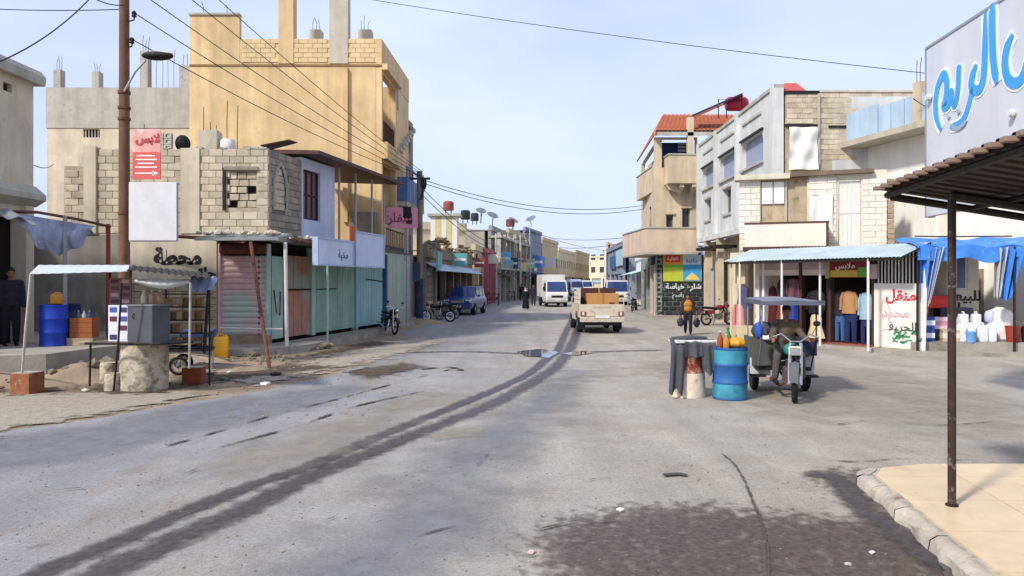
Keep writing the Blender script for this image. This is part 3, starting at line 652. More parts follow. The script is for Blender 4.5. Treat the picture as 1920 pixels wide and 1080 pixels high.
mb = MB(fn_); mb.box(.15, -.45, 7.3, 4.6, -.38, 7.4); [mb.box(x, -.45, 6.9, x+.06, -.39, 7.3) for x in (.15, 1.6, 3.0, 4.5)]; mb.build('balcony_rail', mbp, N)
window(N, fn_, .6, 1.8, 5.9, 7.8, .25, M_FRAME, M_WINDOW, 2); window(N, fn_, 2.4, 3.8, 5.9, 7.8, .25, M_FRAME, M_WINDOW, 2)
mb = MB(fn_); mb.box(.1, 0, 10.1, .4, .4, 11.2); mb.build('roof_column', M_CONC, N)
# grey green ground floor of that stretch
fg = F(-5.2, 31.0, .06, 1)
Sg = thing('green_shop_front', 'pale grey green metal shop front left of the second utility pole', 'shop', fg)
mb = MB(fg); mb.box(0, .1, .0, 5.6, 1.5, .75); mb.build('plinth', M_CONC, Sg)
mgp = pm('pale sage painted sheet', 'A9B8A6', .1, 2.5, rough=.6, streak=.2, stain='7E8377', stain_lo=.62)
for i in range(7): MB(fg).box(.03+i*.8, .12, .76, .8+i*.8, .2, 3.35).build('door_panel', mgp, Sg)
mb = MB(fg); mb.box(-.05, .0, 3.36, 5.65, 1.6, 3.52); mb.build('lintel', M_DARKIRON, Sg)
mb = MB(fg)
for i in range(16): mb.cyl((.1+i*.36, .1, 3.52), (.1+i*.36, .1, 4.2), .015, n=5)
mb.box(0, .08, 4.2, 5.6, .13, 4.25); mb.build('railing', M_DARKIRON, Sg)
MB(fg).box(.05, .5, 3.55, 5.6, 1.6, 4.9).build('upper_wall', M_PLASTG, Sg)
# pink sign
fp = F(*P(708, 528, 32.6)[:2], 1, .25)
ps = thing('shop_sign', 'pink hanging shop sign with script above the green shop front', 'sign', fp)
MB(fp).box(0, 0, 4.35, 1.75, .08, 5.25).build('panel', pm('pink signboard', 'D992A6', .08, 3, streak=.15), ps)
lettering(ps, fp, '\ufee6\ufe8e\ufed4\ufee0\ufedf\ufe8d', .9, 4.62, -.004, .55, flat('dark pink ink', '7B3550'), bold=.01)
MB(fp).tube([(1.2, .1, 2.9), (1.2, .1, 5.0)], .04, 6).build('bracket', M_STEEL, ps)
# ---- block-built corner building
f1 = F(-7.08, 21.7, 1, 0); f2 = F(-7.08, 21.7, .205, .979)
K = thing('block_corner_house', 'two storey corner house of bare concrete blocks with shuttered shops below', 'building', f1)
mb = MB(f1); mb.wall(-10.5, -1.45, 0, 3.36, .02, .3); mb.box(-6.0, .3, 0, -.5, 6, 3.3); mb.build('ground_wall', M_PLASTG, K)
MB(f1).box(-4.15, -.02, 1.95, -1.5, .019, 3.36).build('plaster_panel', M_PLASTER, K)
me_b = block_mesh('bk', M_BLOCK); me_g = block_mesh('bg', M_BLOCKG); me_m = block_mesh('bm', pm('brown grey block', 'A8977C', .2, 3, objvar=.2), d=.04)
blocks(K, f1, me_m, -4.1, -1.5, .4, 1.9, .02, name='lower_block')
mb = MB(f1); mb.wall(-5.2, -.0, 3.36, 5.86, .03, .3, [(-1.22, -.36, 4.15, 5.2)]); mb.box(-5.95, .03, 3.36, -5.2, .3, 5.36); mb.box(-5.2, .3, 3.3, -.4, 6, 5.7); mb.build('upper_wall', M_MORTAR, K)
blocks(K, f1, me_b, -5.93, -.02, 3.4, 5.85, .07, inside=lambda x, z: not (-1.26 < x < -.32 and 4.1 < z < 5.25) and not (x < -5.2 and z > 5.3) and not (-2.55 < x < -2.0) and not (-5.35 < x < -5.0))
MB(f1).box(-2.55, -.02, 3.4, -2.0, .029, 5.88).build('plaster_pier', M_PLASTER, K)
MB(f1).box(-5.35, -.04, 3.4, -5.0, .029, 5.95).build('plaster_pier', M_PLASTER, K)
MB(f1).box(-1.22, .2, 4.15, -.36, .22, 5.2).build('window_recess', M_DARK, K)
for r_ in range(5):
    for c in range(3):
        if (r_, c) in ((2, 2), (0, 0)): continue
        x = -1.2+c*.285+(.06 if r_ % 2 else 0); MB(f1).box(x, .06, 4.17+r_*.208, x+.25, .2, 4.17+r_*.208+.175, .008).build('lattice_block', M_BLOCK, K)
MB(f1).box(-1.32, -.04, 4.08, -1.24, .02, 5.3).build('window_bar', M_DARKIRON, K)
MB(f1).box(-1.28, -.05, 5.24, -.3, .03, 5.34).build('lintel', M_BLOCKG, K)
for i in range(26):
    x = -5.9+i*.235
    if R.random() < .55: MB(f1).box(x, .0, 5.86 if x > -5.2 else 5.37, x+.2, .25, (5.86 if x > -5.2 else 5.37)+R.uniform(.02, .07), .01).build('coping_stone', M_CONC, K)
# street side of the upper floor
mb = MB(f2); mb.wall(.03, 2.0, 3.36, 5.86, .03, .28, [(.36, 1.12, 4.12, 5.5)]); mb.build('side_wall', M_MORTAR_SHADE, K)
def in_arch(x, z): return .33 < x < 1.15 and 4.1 < z < (4.95+.62*(1-abs(x-.74)/.42))
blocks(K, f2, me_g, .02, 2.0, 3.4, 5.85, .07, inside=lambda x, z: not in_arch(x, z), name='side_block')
MB(f2).box(.36, .14, 4.12, 1.12, .2, 5.5).build('arch_recess', M_MORTAR, K)
blocks(K, f2, me_b, .42, 1.06, 4.14, 5.4, .13, .32, .2, inside=lambda x, z: z < 4.95+.5*(1-abs(x-.74)/.34), name='arch_block')
mb = MB(f2); mb.tube([(.36, .02, 4.12), (.36, .02, 4.95), (.5, .02, 5.3), (.74, .02, 5.56), (.98, .02, 5.3), (1.12, .02, 4.95), (1.12, .02, 4.12)], .045, 6); mb.build('arch_frame', M_CONC, K)
# terrace with pale blue room
mb = MB(f2); mb.wall(2.02, 4.4, 3.36, 5.95, .0, .25, [(2.12, 3.3, 4.0, 5.6)]); mb.box(2.02, .25, 3.36, 4.38, 3, 5.9); mb.build('room_wall', M_BLUEW, K)
wn = window(K, f2, 2.12, 3.3, 4.0, 5.6, .08, pm('maroon window frame', '4A2C34', .2), glass('maroon glass', '38262F', .2), 3, rows=2)
mb = MB(f2); mb.box(0, -.25, 3.18, 9.0, 3, 3.36); mb.build('terrace_slab', M_CONC, K)
mb = MB(f2); mb.wall(4.4, 6.0, 3.36, 5.9, 1.6, 1.8, [(4.9, 5.7, 3.36, 5.4)]); mb.build('terrace_wall', pm('grey green plaster', '9FA596', .15, 2, streak=.2), K)
MB(f2).box(4.9, 1.68, 3.36, 5.7, 1.72, 5.4).build('terrace_door', flat('grey door', '8E969E'), K)
for s in (4.55, 5.95, 7.5, 8.8): MB(f2).cyl((s, -.1, 3.36), (s, -.1, 6.0), .045, n=8).build('terrace_post', M_CONC, K)
mb = MB(f2); mb.hexa([(1.8, -.7, 5.98), (9.2, -.75, 5.95), (9.2, 2.6, 6.15), (1.8, 2.6, 6.15), (1.8, -.7, 6.1), (9.2, -.75, 6.07), (9.2, 2.6, 6.28), (1.8, 2.6, 6.28)]); mb.build('terrace_roof', M_BROWNTIN, K)
MB().tube([(f1 @ Vector((-.35, .6, 5.9))), (f1 @ Vector((.35, .4, 6.25)))], .02, 5).build('roof_strut', M_RUST, K)
mb = MB(f1); mb.hexa([(-.3, .2, 5.98), (.45, .5, 6.2), (.5, 1.2, 6.25), (-.25, 1.0, 6.0), (-.3, .2, 6.01), (.45, .5, 6.23), (.5, 1.2, 6.28), (-.25, 1.0, 6.03)]); mb.build('roof_sheet', M_BROWNTIN, K)
# roof clutter
rebars(K, f1, [(-2.1+.17*i, .6, 5.8) for i in range(3)]+[(-1.5, .8, 5.8), (-1.2, .8, 5.8)]+[(-4.5, .6, 5.8), (-3.9, .7, 5.8)], 1.4)
mb = MB(f1); mb.box(-2.25, .5, 5.7, -1.7, .9, 6.5, .03); mb.build('roof_stub', M_CONC_L, K)
for r_ in range(3):
    for c in range(4):
        mb = MB(f1); mb.wall(-3.9+c*.24, -3.68+c*.24, 5.88+r_*.17, 6.04+r_*.17, .3, .42, [(-3.85+c*.24, -3.73+c*.24, 5.92+r_*.17, 6.0+r_*.17)]); mb.build('vent_block', M_CONC, K)
mb = MB(f1); mb.ball((-2.75, .6, 6.12), .22, .22, .26); mb.build('roof_jar', M_BLACK, K)
mb = MB(f1); mb.lathe([(.2, 0), (.22, .05), (.22, .3), (.18, .36), (.06, .38)], (-1.4, .6, 5.88), 14); mb.build('water_can', M_WHITEPAINT, K, smooth=True)
# awning over the shops, debris on it, sign boxes
mb = MB(f1); mb.hexa([(-1.6, -1.3, 3.12), (.75, -1.5, 3.12), (.7, 0, 3.32), (-1.6, .0, 3.32), (-1.6, -1.3, 3.19), (.75, -1.5, 3.19), (.7, 0, 3.4), (-1.6, 0, 3.4)]); mb.build('front_awning', M_TIN, K)
mb = MB(f2); mb.hexa([(.6, -1.3, 3.1), (9.0, -1.2, 3.05), (9.0, -.26, 3.3), (.6, -.26, 3.3), (.6, -1.3, 3.14), (9.0, -1.2, 3.09), (9.0, -.26, 3.35), (.6, -.26, 3.35)]); mb.build('side_awning', M_BROWNTIN, K)
MB(f1).tube([(-3.3, -.55, 3.33), (-1.6, -.9, 3.22), (-.2, -1.36, 3.08)], .05, 6).build('awning_beam', M_RUST, K)
pts = []
for i in range(60):
    s = R.uniform(-1.6, .6); p = f1 @ Vector((s, R.uniform(-1.2, -.2), 3.33)); pts.append((p.x, p.y, p.z, R.uniform(.05, .14)))
for i in range(40):
    p = f2 @ Vector((R.uniform(.5, 6.5), R.uniform(-1.0, -.3), 3.28)); pts.append((p.x, p.y, p.z, R.uniform(.05, .13)))
rocks('roof_debris', pts, M_CONC_L)
# shutters: front roller door, then doors and ribbed panels along the street
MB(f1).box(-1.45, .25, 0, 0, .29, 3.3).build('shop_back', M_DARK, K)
for i in range(14):
    z = .45+i*.165; MB(f1).prism([(.10, z), (.075, z+.06), (.075, z+.1), (.10, z+.158), (.13, z+.158), (.13, z)], -1.4, -.05, 'x').build('shutter_slat', M_SHPINK, K)
MB(f1).box(-1.47, -.0, 0, -1.4, .24, 3.1).build('door_jamb', pm('pink painted jamb', 'C9A6A4', .15), K); MB(f1).box(-.05, -.0, 0, .0, .24, 3.1).build('door_jamb', M_SHGREEN, K)
MB(f1).cyl((-1.4, .05, 2.95), (-.05, .05, 2.95), .16, n=12).build('shutter_roll', M_RUST, K)
MB(f1).box(-1.47, -.03, 0, .03, .24, .44, .01).build('stone_sill', M_STONE, K)
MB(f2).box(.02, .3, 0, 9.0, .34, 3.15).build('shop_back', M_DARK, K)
MB(f2).box(.02, .06, .3, .95, .12, 2.75).build('door', M_SHGREEN, K)
mb = MB(f2); mb.tube([(.35, .02, 1.75), (.4, -.03, 1.1), (.6, -.03, 1.0), (.72, .02, 1.7)], .018, 6); mb.build('door_chain', M_BLACK, K)
for i in range(3): MB(f2).box(1.05+i*.55, .06, .3, 1.57+i*.55, .11, 2.8).build('shutter_panel', M_SHRED, K)
MB(f2).box(2.72, .0, .25, 2.95, .2, 3.1).build('pier', M_SHGREEN, K)
for i in range(6): MB(f2).corr((3.0+i*.54, .1, .3), (.52, 0, 0), (0, 0, 2.5), .13, .03, 'trap').build('shutter_panel', M_SHGREEN, K)
MB(f2).box(6.26, .0, .2, 6.4, .2, 3.1).build('pier', M_SHBLUE, K)
for i in range(5): MB(f2).corr((6.42+i*.52, .08, .3), (.5, 0, 0), (0, 0, 2.45), .25, .03, 'trap').build('shutter_panel', M_SHBLUE, K)
MB(f2).box(9.0, -.1, .1, 9.15, .6, 3.1).build('end_post', pm('blue painted post', '3E5E86', .2), K)
mb = MB(f2); mb.tube([(1.1, .0, 1.75), (2.6, .0, 1.75)], .025, 6); mb.tube([(3.0, -.02, 1.75), (4.5, -.02, 1.75)], .02, 6); mb.tube([(7.2, .02, 2.1), (9, .02, 2.0)], .02, 6); mb.build('locking_bar', M_DARKIRON, K)
# sign boxes
for (s0, s1, z0, z1, lab) in ((.15, 2.65, 2.5, 3.27, 'long faded pale blue sign box over green shutters, dark script on it'), (2.85, 5.3, 2.5, 3.62, 'taller blank pale blue sign box beside the orange peg')):
    S = thing('sign_box', lab, 'sign', f2 @ Matrix.Translation((s0, -1.36, z0)), 'pale blue sign boxes')
    MB(f2).box(s0, -1.46, z0, s1, -1.34, z1).build('panel', M_SIGNB, S, bevel=.015)
    mb = MB(f2); mb.wall(s0-.03, s1+.03, z0-.03, z1+.03, -1.49, -1.32, [(s0+.02, s1-.02, z0+.02, z1-.02)]); mb.build('trim', flat('pale sign trim', 'A5B4CC'), S)
    if s0 < 2: lettering(S, f2, '\ufe94\ufef4\ufea8\ufee3', 1.9, 2.72, -1.466, .36, flat('faded navy ink', '46506E'))
mb = MB(f2); mb.box(2.67, -1.44, 3.0, 2.83, -1.36, 3.78); one(mb, 'marker_board', pm('orange paint', 'C8572B', .2), 'small orange upright board between the two pale blue sign boxes', 'board')
# awning posts
A_post = one(MB().tube([P(470, 455, 19.6), P(487, 570, 18.4), (*G(505, 690), 0)], .045, 8), 'awning_prop', M_RUST, 'rusty leaning prop in front of the pink and green shutter', 'prop')
one(MB().tube([P(535, 455, 20.4), (-6.3, 20.9, .15)], .05, 10), 'awning_post', M_WHITEPAINT, 'upright white rust flecked post before the green shop door', 'post')
one(MB(f2).tube([(1.25, -1.25, .1), (1.25, -1.25, 3.1)], .035, 8), 'awning_post', M_SHGREEN, 'slim green post under the pale blue sign boxes', 'post')
one(MB().tube([P(411, 615, 21.2), P(530, 617, 20.7)], .025, 6), 'barrier_pipe', M_WHITEPAINT, 'pale horizontal pipe across the pink and green shutter', 'pipe')
# spray writing on the plaster panel
gr = lettering(K, f1, '\ufe94\ufec4\ufea4\ufee3', -2.62, 2.52, -.03, .62, M_INK, 'spray_writing', bold=.03, sx=.95)
lettering(K, f1, '\ufed5\ufe8e\ufe9f', -1.85, 2.12, -.03, .4, M_INK, 'spray_writing', bold=.02)
# boards hung on the near pole
fr_ = F(P(247, 528, 16.8)[0], 17.2, 1, 0)
rb = thing('advert_board', 'faded red and pink advert board with white lines and arrow', 'sign', fr_)
def zz(py, Y=17.2): return CAMH+(HZ-py)*Y/FPX
def xx(p0, p, Y=17.2): return (p-p0)*Y/FPX
MB(fr_).box(0, -.36, zz(340), xx(247, 298), -.33, zz(290)).build('lower_panel', pm('faded red vinyl', 'D2645F', .12, 4), rb)
MB(fr_).box(0, -.357, zz(290), xx(247, 298), -.332, zz(248)).build('upper_panel', pm('faded pink vinyl', 'E0A59A', .14, 4, stain='D9CFC4', stain_lo=.5, stain_scale=4), rb)
mb = MB(fr_)
for py, a, b in ((297, 255, 288), (304, 253, 292), (311, 256, 286), (318, 252, 292), (329, 252, 286)): mb.box(xx(247, a), -.366, zz(py+1.2), xx(247, b), -.36, zz(py-1.2))
mb.prism([(xx(247, 284), zz(324)), (xx(247, 294), zz(329)), (xx(247, 284), zz(334))], -.366, -.36, 'y'); mb.build('print', flat('white vinyl', 'E8E4E0'), rb)
lettering(rb, fr_, '\ufeb2\ufe91\ufefb', xx(247, 275), zz(272), -.364, .26, flat('crimson vinyl', 'B8373F'), bold=.01)
wb = thing('blank_board', 'blank white metal board hung beside the near utility pole', 'sign', fr_)
MB(fr_).box(xx(247, 244), -.46, zz(453), xx(247, 331), -.42, zz(347)).build('panel', pm('white enamel sheet', 'D3D1D0', .07, 4, rough=.45, streak=.12, stain='B9B2AA', stain_lo=.62, stain_scale=6), wb, bevel=.006)
mb = MB(fr_); mb.wall(xx(247, 243), xx(247, 332), zz(455), zz(346), -.415, -.39, [(xx(247, 250), xx(247, 326), zz(448), zz(352))]); mb.build('frame', M_STEEL, wb)
# ---- near utility pole with street lamp
px0 = P(233, 528, 17)[0]
U = thing('utility_pole', 'tall brown wooden utility pole with street lamp near kiosk', 'utility pole', (px0, 17, 0))
M_WOOD = pm('weathered brown pole', '7A5A44', .25, 5, rough=.85, streak=.3, stain='4E3A2E', stain_lo=.58, stain_scale=3)
MB().lathe([(.125, .2), (.12, 3), (.11, 7), (.1, 10.5)], (0, 0, 0), 14).build('pole', M_WOOD, U, smooth=True)
for z in (3.55, 5.95, 6.3, 5.7): MB().lathe([(.135, -.03), (.135, .03)], (0, 0, z), 14).build('clamp_band', M_RUST, U)
mb = MB(); mb.tube([(.05, -.1, 6.3), (.35, -.2, 6.72), (.62, -.28, 6.95)], .025, 6); mb.build('lamp_arm', M_STEEL, U)
lm = MB(); lm.ball((.9, -.3, 7.05), .36, .16, .1, 16, 8); o = lm.build('lamp_head', M_DARKIRON, U, smooth=True); o.rotation_euler = (0, rad(0), 0)
MB().ball((.94, -.3, 7.1), .3, .12, .06, 16, 8).build('lamp_cover', flat('pale lamp cover', 'C6C6C4'), U, smooth=True)
for z, x in ((7.4, .2), (8.0, .25), (8.6, .2), (9.4, .22)):
    mb = MB(); mb.tube([(0, 0, z-.1), (x, -.05, z-.06), (x, -.05, z)], .018, 5); mb.lathe([(.03, 0), (.06, .02), (.04, .06), (.06, .09), (.03, .14)], (x, -.05, z), 10); mb.build('insulator', M_DARKIRON, U)
# second pole with cables and box
p2x, p2y = G(787, 606)
U2 = thing('utility_pole', 'weathered second utility pole with tangled cables beside green shop front', 'utility pole', (p2x, p2y, 0))
MB().lathe([(.17, 0), (.15, 2.5), (.14, 7.3)], (0, 0, 0), 14).build('pole', pm('grey weathered wood', '8B8070', .2, 5, streak=.35, stain='5E4E42', stain_lo=.55), U2, smooth=True)
MB().lathe([(.175, 0), (.165, 2.1)], (0, 0, .05), 14).build('painted_base', pm('dark blue paint', '2F3D5C', .3, 4, stain='6A4A3A', stain_lo=.55), U2)
MB().box(-.3, -.35, 2.0, .05, -.16, 2.9).build('meter_box', pm('blue grey box', '3A4A66', .2), U2)
mb = MB(); mb.box(-.5, -.06, 6.9, .5, .06, 7.0); mb.build('crossarm', M_DARKIRON, U2)
mb = MB()
for i in range(5): mb.tube([(R.uniform(-.1, .25), -.18, 7.1), (R.uniform(.1, .4), -.2, 6.5), (R.uniform(0, .3), -.18, 5.9)], .02, 5)
mb.ball((.22, -.1, 6.7), .14, .12, .28, 8, 6, .2); mb.build('cable_tangle', pm('dark cable', '2C3440', .2), U2)
L3 = thing('lamp_post', 'slim steel lamp post with small dark head beside pink sign', 'lamp post', (*P(764, 528, 33)[:2], 0))
MB().cyl((0, 0, 0), (0, 0, 4.9), .05, .04, 8).build('post', M_STEEL, L3); MB().obox((0, 0, 5.05), (.35, .3, .5), ch=.04).build('head', M_DARKIRON, L3); MB().box(-.2, -.1, 4.55, .2, .1, 4.7).build('bracket', M_DARKIRON, L3)
# mound of earth at the second pole
def mound(name, label, x, y, rx, ry, h, mat):
    mb = MB(); n = 18
    def fn(u, v):
        a = u*2*math.pi; r = v; z = h*(1-r*r)**1.0 if r < 1 else 0
        q = Vector((x+rx*r*math.cos(a), y+ry*r*math.sin(a), max(0, z+mnoise.noise(Vector((a*2, r*3, x)))*.06*(1-r)))); return q
    mb.grid(fn, 24, 6); return setp(mb.build(name, mat, smooth=True), kind='structure')
mound('earth_mound', '', p2x+.1, p2y-.4, 1.3, .7, .22, M_DIRT)
mound('earth_mound', '', -6.9, 16.8, 1.6, .7, .16, M_DIRT)
mound('earth_mound', '', -11.2, 14.25, 3.0, .8, .34, M_DIRT); mound('earth_mound', '', -8.9, 15.4, .9, .9, .3, M_DIRT)
mound('earth_mound', '', -7.9, 17.6, 1.5, .9, .3, M_DIRT)
# ================================================================== RIGHT SIDE
M_CREAM = pm('cream stone render', 'CDBC9F', .16, 1.2, streak=.3, stain='A18E70', stain_lo=.62, stain_scale=1.2)
M_CREAM2 = pm('pinkish cream parapet', 'CDB7A0', .12, 1.2, streak=.15, stain='A8927C', stain_lo=.64)
M_GREYB = pm('pale grey stone render', 'CBCDC9', .12, 1.2, streak=.25, stain='8E918E', stain_lo=.64)
M_WHITEW = pm('whitewashed wall', 'E6E4DB', .08, 1.0, streak=.15, stain='B9B4A3', stain_lo=.64, stain_scale=1.0)
M_WHITEB = pm('whitewashed block', 'E2DCCE', .12, 2, streak=.25, objvar=.08, stain='A59A80', stain_lo=.63)
M_ROOFT = pm('orange roof tile', 'C4704A', .15, 4, rough=.8, objvar=.15)
M_DSTONE = pm('dark field stone', '34383A', .3, 5, rough=.8, objvar=.5, bump=.8, stain='7C837C', stain_lo=.57, stain_scale=3.5)
M_WMORT = pm('pale pointing mortar', '8A8E86', .45, 3)
M_NAVY = pm('navy sheet', '28355A', .2)
# ---- stone corner building
fS = F(8.1, 41.8, 1, 0)
S = thing('stone_corner_house', 'cream corner house on a dark stone ground floor with two balconies and orange roof', 'building', fS)
mb = MB(fS); mb.wall(0, 4.35, 0, 3.5, .06, .4, [(3.2, 4.15, 1.0, 3.1)]); mb.box(1.2, .4, 0, 4.3, 9.8, 3.45); mb.build('ground_wall', M_WMORT, S)
me_s = block_mesh('st', M_DSTONE, .405, .225, .07, .045)
blocks(S, fS, me_s, 0.02, 4.33, .12, 3.5, .07, .44, .26, inside=lambda x, z: not (3.1 < x < 4.2 and .95 < z < 3.15), name='stone', jit=.015)
side_len = 9.8
fSs = F(8.1+.73, 41.8+9.8, -.0745, -1)          # street side, local x towards the camera
mb = MB(fSs); mb.wall(0, 9.8, 0, 3.5, .08, .3, [(1.2, 3.2, 0, 2.8), (7.4, 9.2, 0, 2.9), (4.4, 6.6, 0, 2.9)]); mb.build('street_wall', M_WMORT, S)
blocks(S, fSs, me_s, 6.7, 9.79, .1, 3.5, .09, .44, .26, inside=lambda x, z: not (7.35 < x < 9.2 and z < 2.95), name='stone', jit=.015)
for x in (7.3, 9.2): MB(fSs).box(x-.15, -.08, 0, x+.15, .079, 2.95).build('door_pier', pm('pale stone pier', 'BDB29C', .15), S)
MB(fSs).box(7.45, .2, 0, 9.05, .25, 2.9).build('door', pm('brown patchy door', '7A5A42', .3, 3, stain='B6A68A', stain_lo=.55), S)
MB(fSs).box(4.4, .2, 0, 6.6, .25, 2.9).build('door', flat('teal grey door', '5E7478'), S); MB(fSs).box(1.2, .2, 0, 3.2, .25, 2.8).build('door', M_DARK, S)
wd = window(S, fS, 3.2, 4.15, 1.0, 3.1, .2, M_DARKIRON, M_WINDOW, 2)
mb = MB(fS)
for i in range(7): mb.cyl((3.25+i*.14, .1, 1.0), (3.25+i*.14, .1, 3.1), .012, n=5)
for z in (1.4, 2.0, 2.6): mb.box(3.2, .09, z, 4.15, .11, z+.025)
mb.build('window_bars', M_DARKIRON, S)
# middle and upper floors
mb = MB(fS); mb.wall(-.1, 2.3, 3.5, 10.1, .1, .35, [(.55, .95, 5.0, 5.75), (1.45, 1.9, 5.0, 6.1), (.3, 2.2, 8.4, 10.0)]); mb.box(1.25, 2.0, 3.5, 2.3, 9.5, 10.0); mb.build('front_wall', M_CREAM, S)
for x0, x1, z0, z1 in ((.55, .95, 5.0, 5.75), (1.45, 1.9, 5.0, 6.1)):
    window(S, fS, x0, x1, z0, z1, .25, M_FRAME, M_WINDOW); MB(fS).box(x0-.08, .0, z1+.02, x1+.08, .11, z1+.12).build('lintel', M_CREAM, S)
mb = MB(fSs); mb.wall(.0, 9.7, 3.5, 8.2, .1, .3, [(5, 6.2, 5, 6.6), (7.4, 8.4, 5, 6.6)]); mb.wall(0, 9.7, 8.2, 10.1, .1, .3, [(.6, 9.2, 8.9, 10.0)]); mb.build('side_wall', M_CREAM, S)
window(S, fSs, 7.4, 8.4, 5, 6.6, .2, M_FRAME, M_WINDOW, 2); window(S, fSs, 5, 6.2, 5, 6.6, .2, M_FRAME, M_WINDOW, 2)
MB(fS).box(.35, 1.2, 8.2, 2.3, 1.25, 10.0).build('blue_recess_panel', M_NAVY, S)  # dark blue panel fills the top-floor recess
for i in range(7): MB(fS).box(1.35, .7, 8.6+i*.2, 2.2, .76, 8.72+i*.2).build('shutter_slat', pm('grey slat', '8F9898', .1), S)
# first balcony: solid parapet wrapping the corner
mb = MB(); a, b, c = Vector((7.35, 41.0, 0)), Vector((7.0, 47.2, 0)), Vector((10.25, 41.15, 0))
def para(p, q, z0, z1, th, mat, name, ov=.05):
    d_ = (q-p); L_ = d_.length; f = F(p.x, p.y, d_.x, d_.y); mbb = MB(f); mbb.box(0, 0, z0, L_, th, z1); o = mbb.build(name, mat, S)
    MB(f).box(-.02, -ov, z1, L_+.02, th+ov, z1+.07).build(name+'_coping', M_CONC, o); return o
para(a, c, 3.62, 4.93, .12, M_CREAM2, 'balcony_parapet'); para(b, a, 3.62, 4.93, .12, M_CREAM2, 'balcony_parapet')
mb = MB(); mb.prism([(7.3, 40.95), (10.25, 41.1), (10.25, 42.6), (9, 47), (6.95, 47.2)], 3.5, 3.62, 'z'); mb.build('balcony_slab', M_CONC, S, world=True)
a, b, c = Vector((8.6, 40.9, 0)), Vector((8.35, 50, 0)), Vector((10.2, 41.0, 0))
para(a, c, 7.55, 8.95, .12, M_CREAM, 'upper_parapet'); para(b, a, 7.55, 8.95, .12, M_CREAM, 'upper_parapet')
mb = MB(); mb.prism([(8.55, 40.85), (10.2, 40.95), (10.2, 42.4), (9.5, 49.8), (8.3, 50)], 7.4, 7.55, 'z'); mb.build('upper_slab', M_CREAM, S, world=True)
for y in (41.3, 42.6, 44.2, 46.2, 48.2):
    mb = MB(); mb.hexa([(8.7, y, 7.1), (9.3, y, 6.9), (9.3, y+.3, 6.9), (8.7, y+.3, 7.1), (8.5, y, 7.4), (9.3, y, 7.4), (9.3, y+.3, 7.4), (8.5, y+.3, 7.4)]); mb.build('bracket', M_CREAM, S, world=True)
for x in (9.2, 9.9): MB().hexa([(x, 41.0, 7.2), (x+.25, 41.0, 7.2), (x+.25, 41.95, 6.8), (x, 41.95, 6.8), (x, 41.0, 7.4), (x+.25, 41.0, 7.4), (x+.25, 41.95, 7.4), (x, 41.95, 7.4)]).build('bracket', M_CREAM, S, world=True)
MB().box(9.72, 41.3, 7.5, 10.05, 41.6, 11.1).build('roof_column', M_CREAM, S, world=True)
MB().box(8.55, 44.0, 8.95, 8.8, 44.3, 10.2).build('roof_column', M_CREAM, S, world=True)
# tiled roof: courses of tiles over a sloping deck
rp = [Vector((7.9, 41.3, 10.32)), Vector((12.6, 41.3, 10.32)), Vector((13.6, 46.0, 12.3)), Vector((9.3, 46.0, 12.3))]
mb = MB(); mb.hexa([*[p-Vector((0, 0, .25)) for p in rp], *[p-Vector((0, 0, .05)) for p in rp]]); mb.build('roof_deck', M_CONC, S, world=True)
rf = MB()
for r_ in range(14):
    u0, u1 = r_/14, (r_+1.15)/14
    p0, p1 = rp[0].lerp(rp[3], u0), rp[1].lerp(rp[2], u0); p2 = rp[0].lerp(rp[3], min(1, u1))
    rf.corr(p0+Vector((0, 0, .03)), p1-p0, p2-p0+Vector((0, 0, -.03)), .24, .05, 'sine')
rf.build('roof_tiles', M_ROOFT, S, smooth=60, world=True)
mb = MB(); mb.hexa([(7.85, 41.3, 10.1), (7.9, 41.2, 10.1), (8.5, 50.5, 10.1), (8.4, 50.5, 10.1), (7.85, 41.3, 10.34), (7.95, 41.2, 10.34), (9.4, 46.0, 12.3), (9.3, 46.1, 12.3)]); mb.build('roof_hip', M_ROOFT, S, world=True)
# poster on the stone wall
fpo = F(8.45, 41.72, 1, 0)
po = thing('wall_poster', 'bright green, orange and blue advertising panel on dark stone wall', 'poster', fpo)
def blk(x0, z0, x1, z1, hexc, y, nm='poster_field'): MB(fpo).box(x0, y, z0, x1, y+.03, z1).build(nm, flat('print '+hexc, hexc, var=.12), po)
blk(0, 2.02, 2.15, 3.62, 'B6C13C', .0, 'backing'); blk(.03, 2.95, 1.07, 3.55, 'D9913A', -.006); blk(.12, 3.1, .95, 3.48, 'C8332C', -.012); blk(.03, 2.8, 1.07, 2.95, '5FAF35', -.006)
blk(1.1, 2.05, 2.12, 2.95, '3E9AD0', -.006); blk(1.1, 2.95, 2.12, 3.5, 'C4D6EA', -.006); blk(1.1, 3.5, 2.12, 3.6, '1F3F8C', -.006)
lettering(po, fpo, '\ufe94\ufef4\ufedf\ufe8e\ufed4\ufedf\ufe8d', .53, 3.2, -.014, .26, flat('white print', 'EFEDE6'), bold=.005)
lettering(po, fpo, '\ufe94\ufe92\ufe98\ufedc\ufee3', 1.6, 3.08, -.014, .3, flat('blue print', '3D66B0'), bold=.005)
mb = MB(fpo); mb.prism([(1.2, 2.1), (2.05, 2.1), (1.9, 2.3), (1.6, 2.5), (1.35, 2.3)], -.014, -.004, 'y'); mb.build('poster_shape', flat('print yellow', 'E3C66A'), po)
lettering(S, fS, '\ufe94\ufeb3\ufe8e\ufef4\ufea7 \ufec9\ufeae\ufe8e\ufeb7', 1.5, 1.6, -.02, .42, flat('white spray paint', 'DFE2DC'), 'spray_writing', bold=.01)
lettering(S, fS, '\ufee2\ufeb3\ufe8e\ufe91', 1.2, 1.15, -.02, .34, flat('pale green spray', 'A9C6BE'), 'spray_writing', bold=.008)
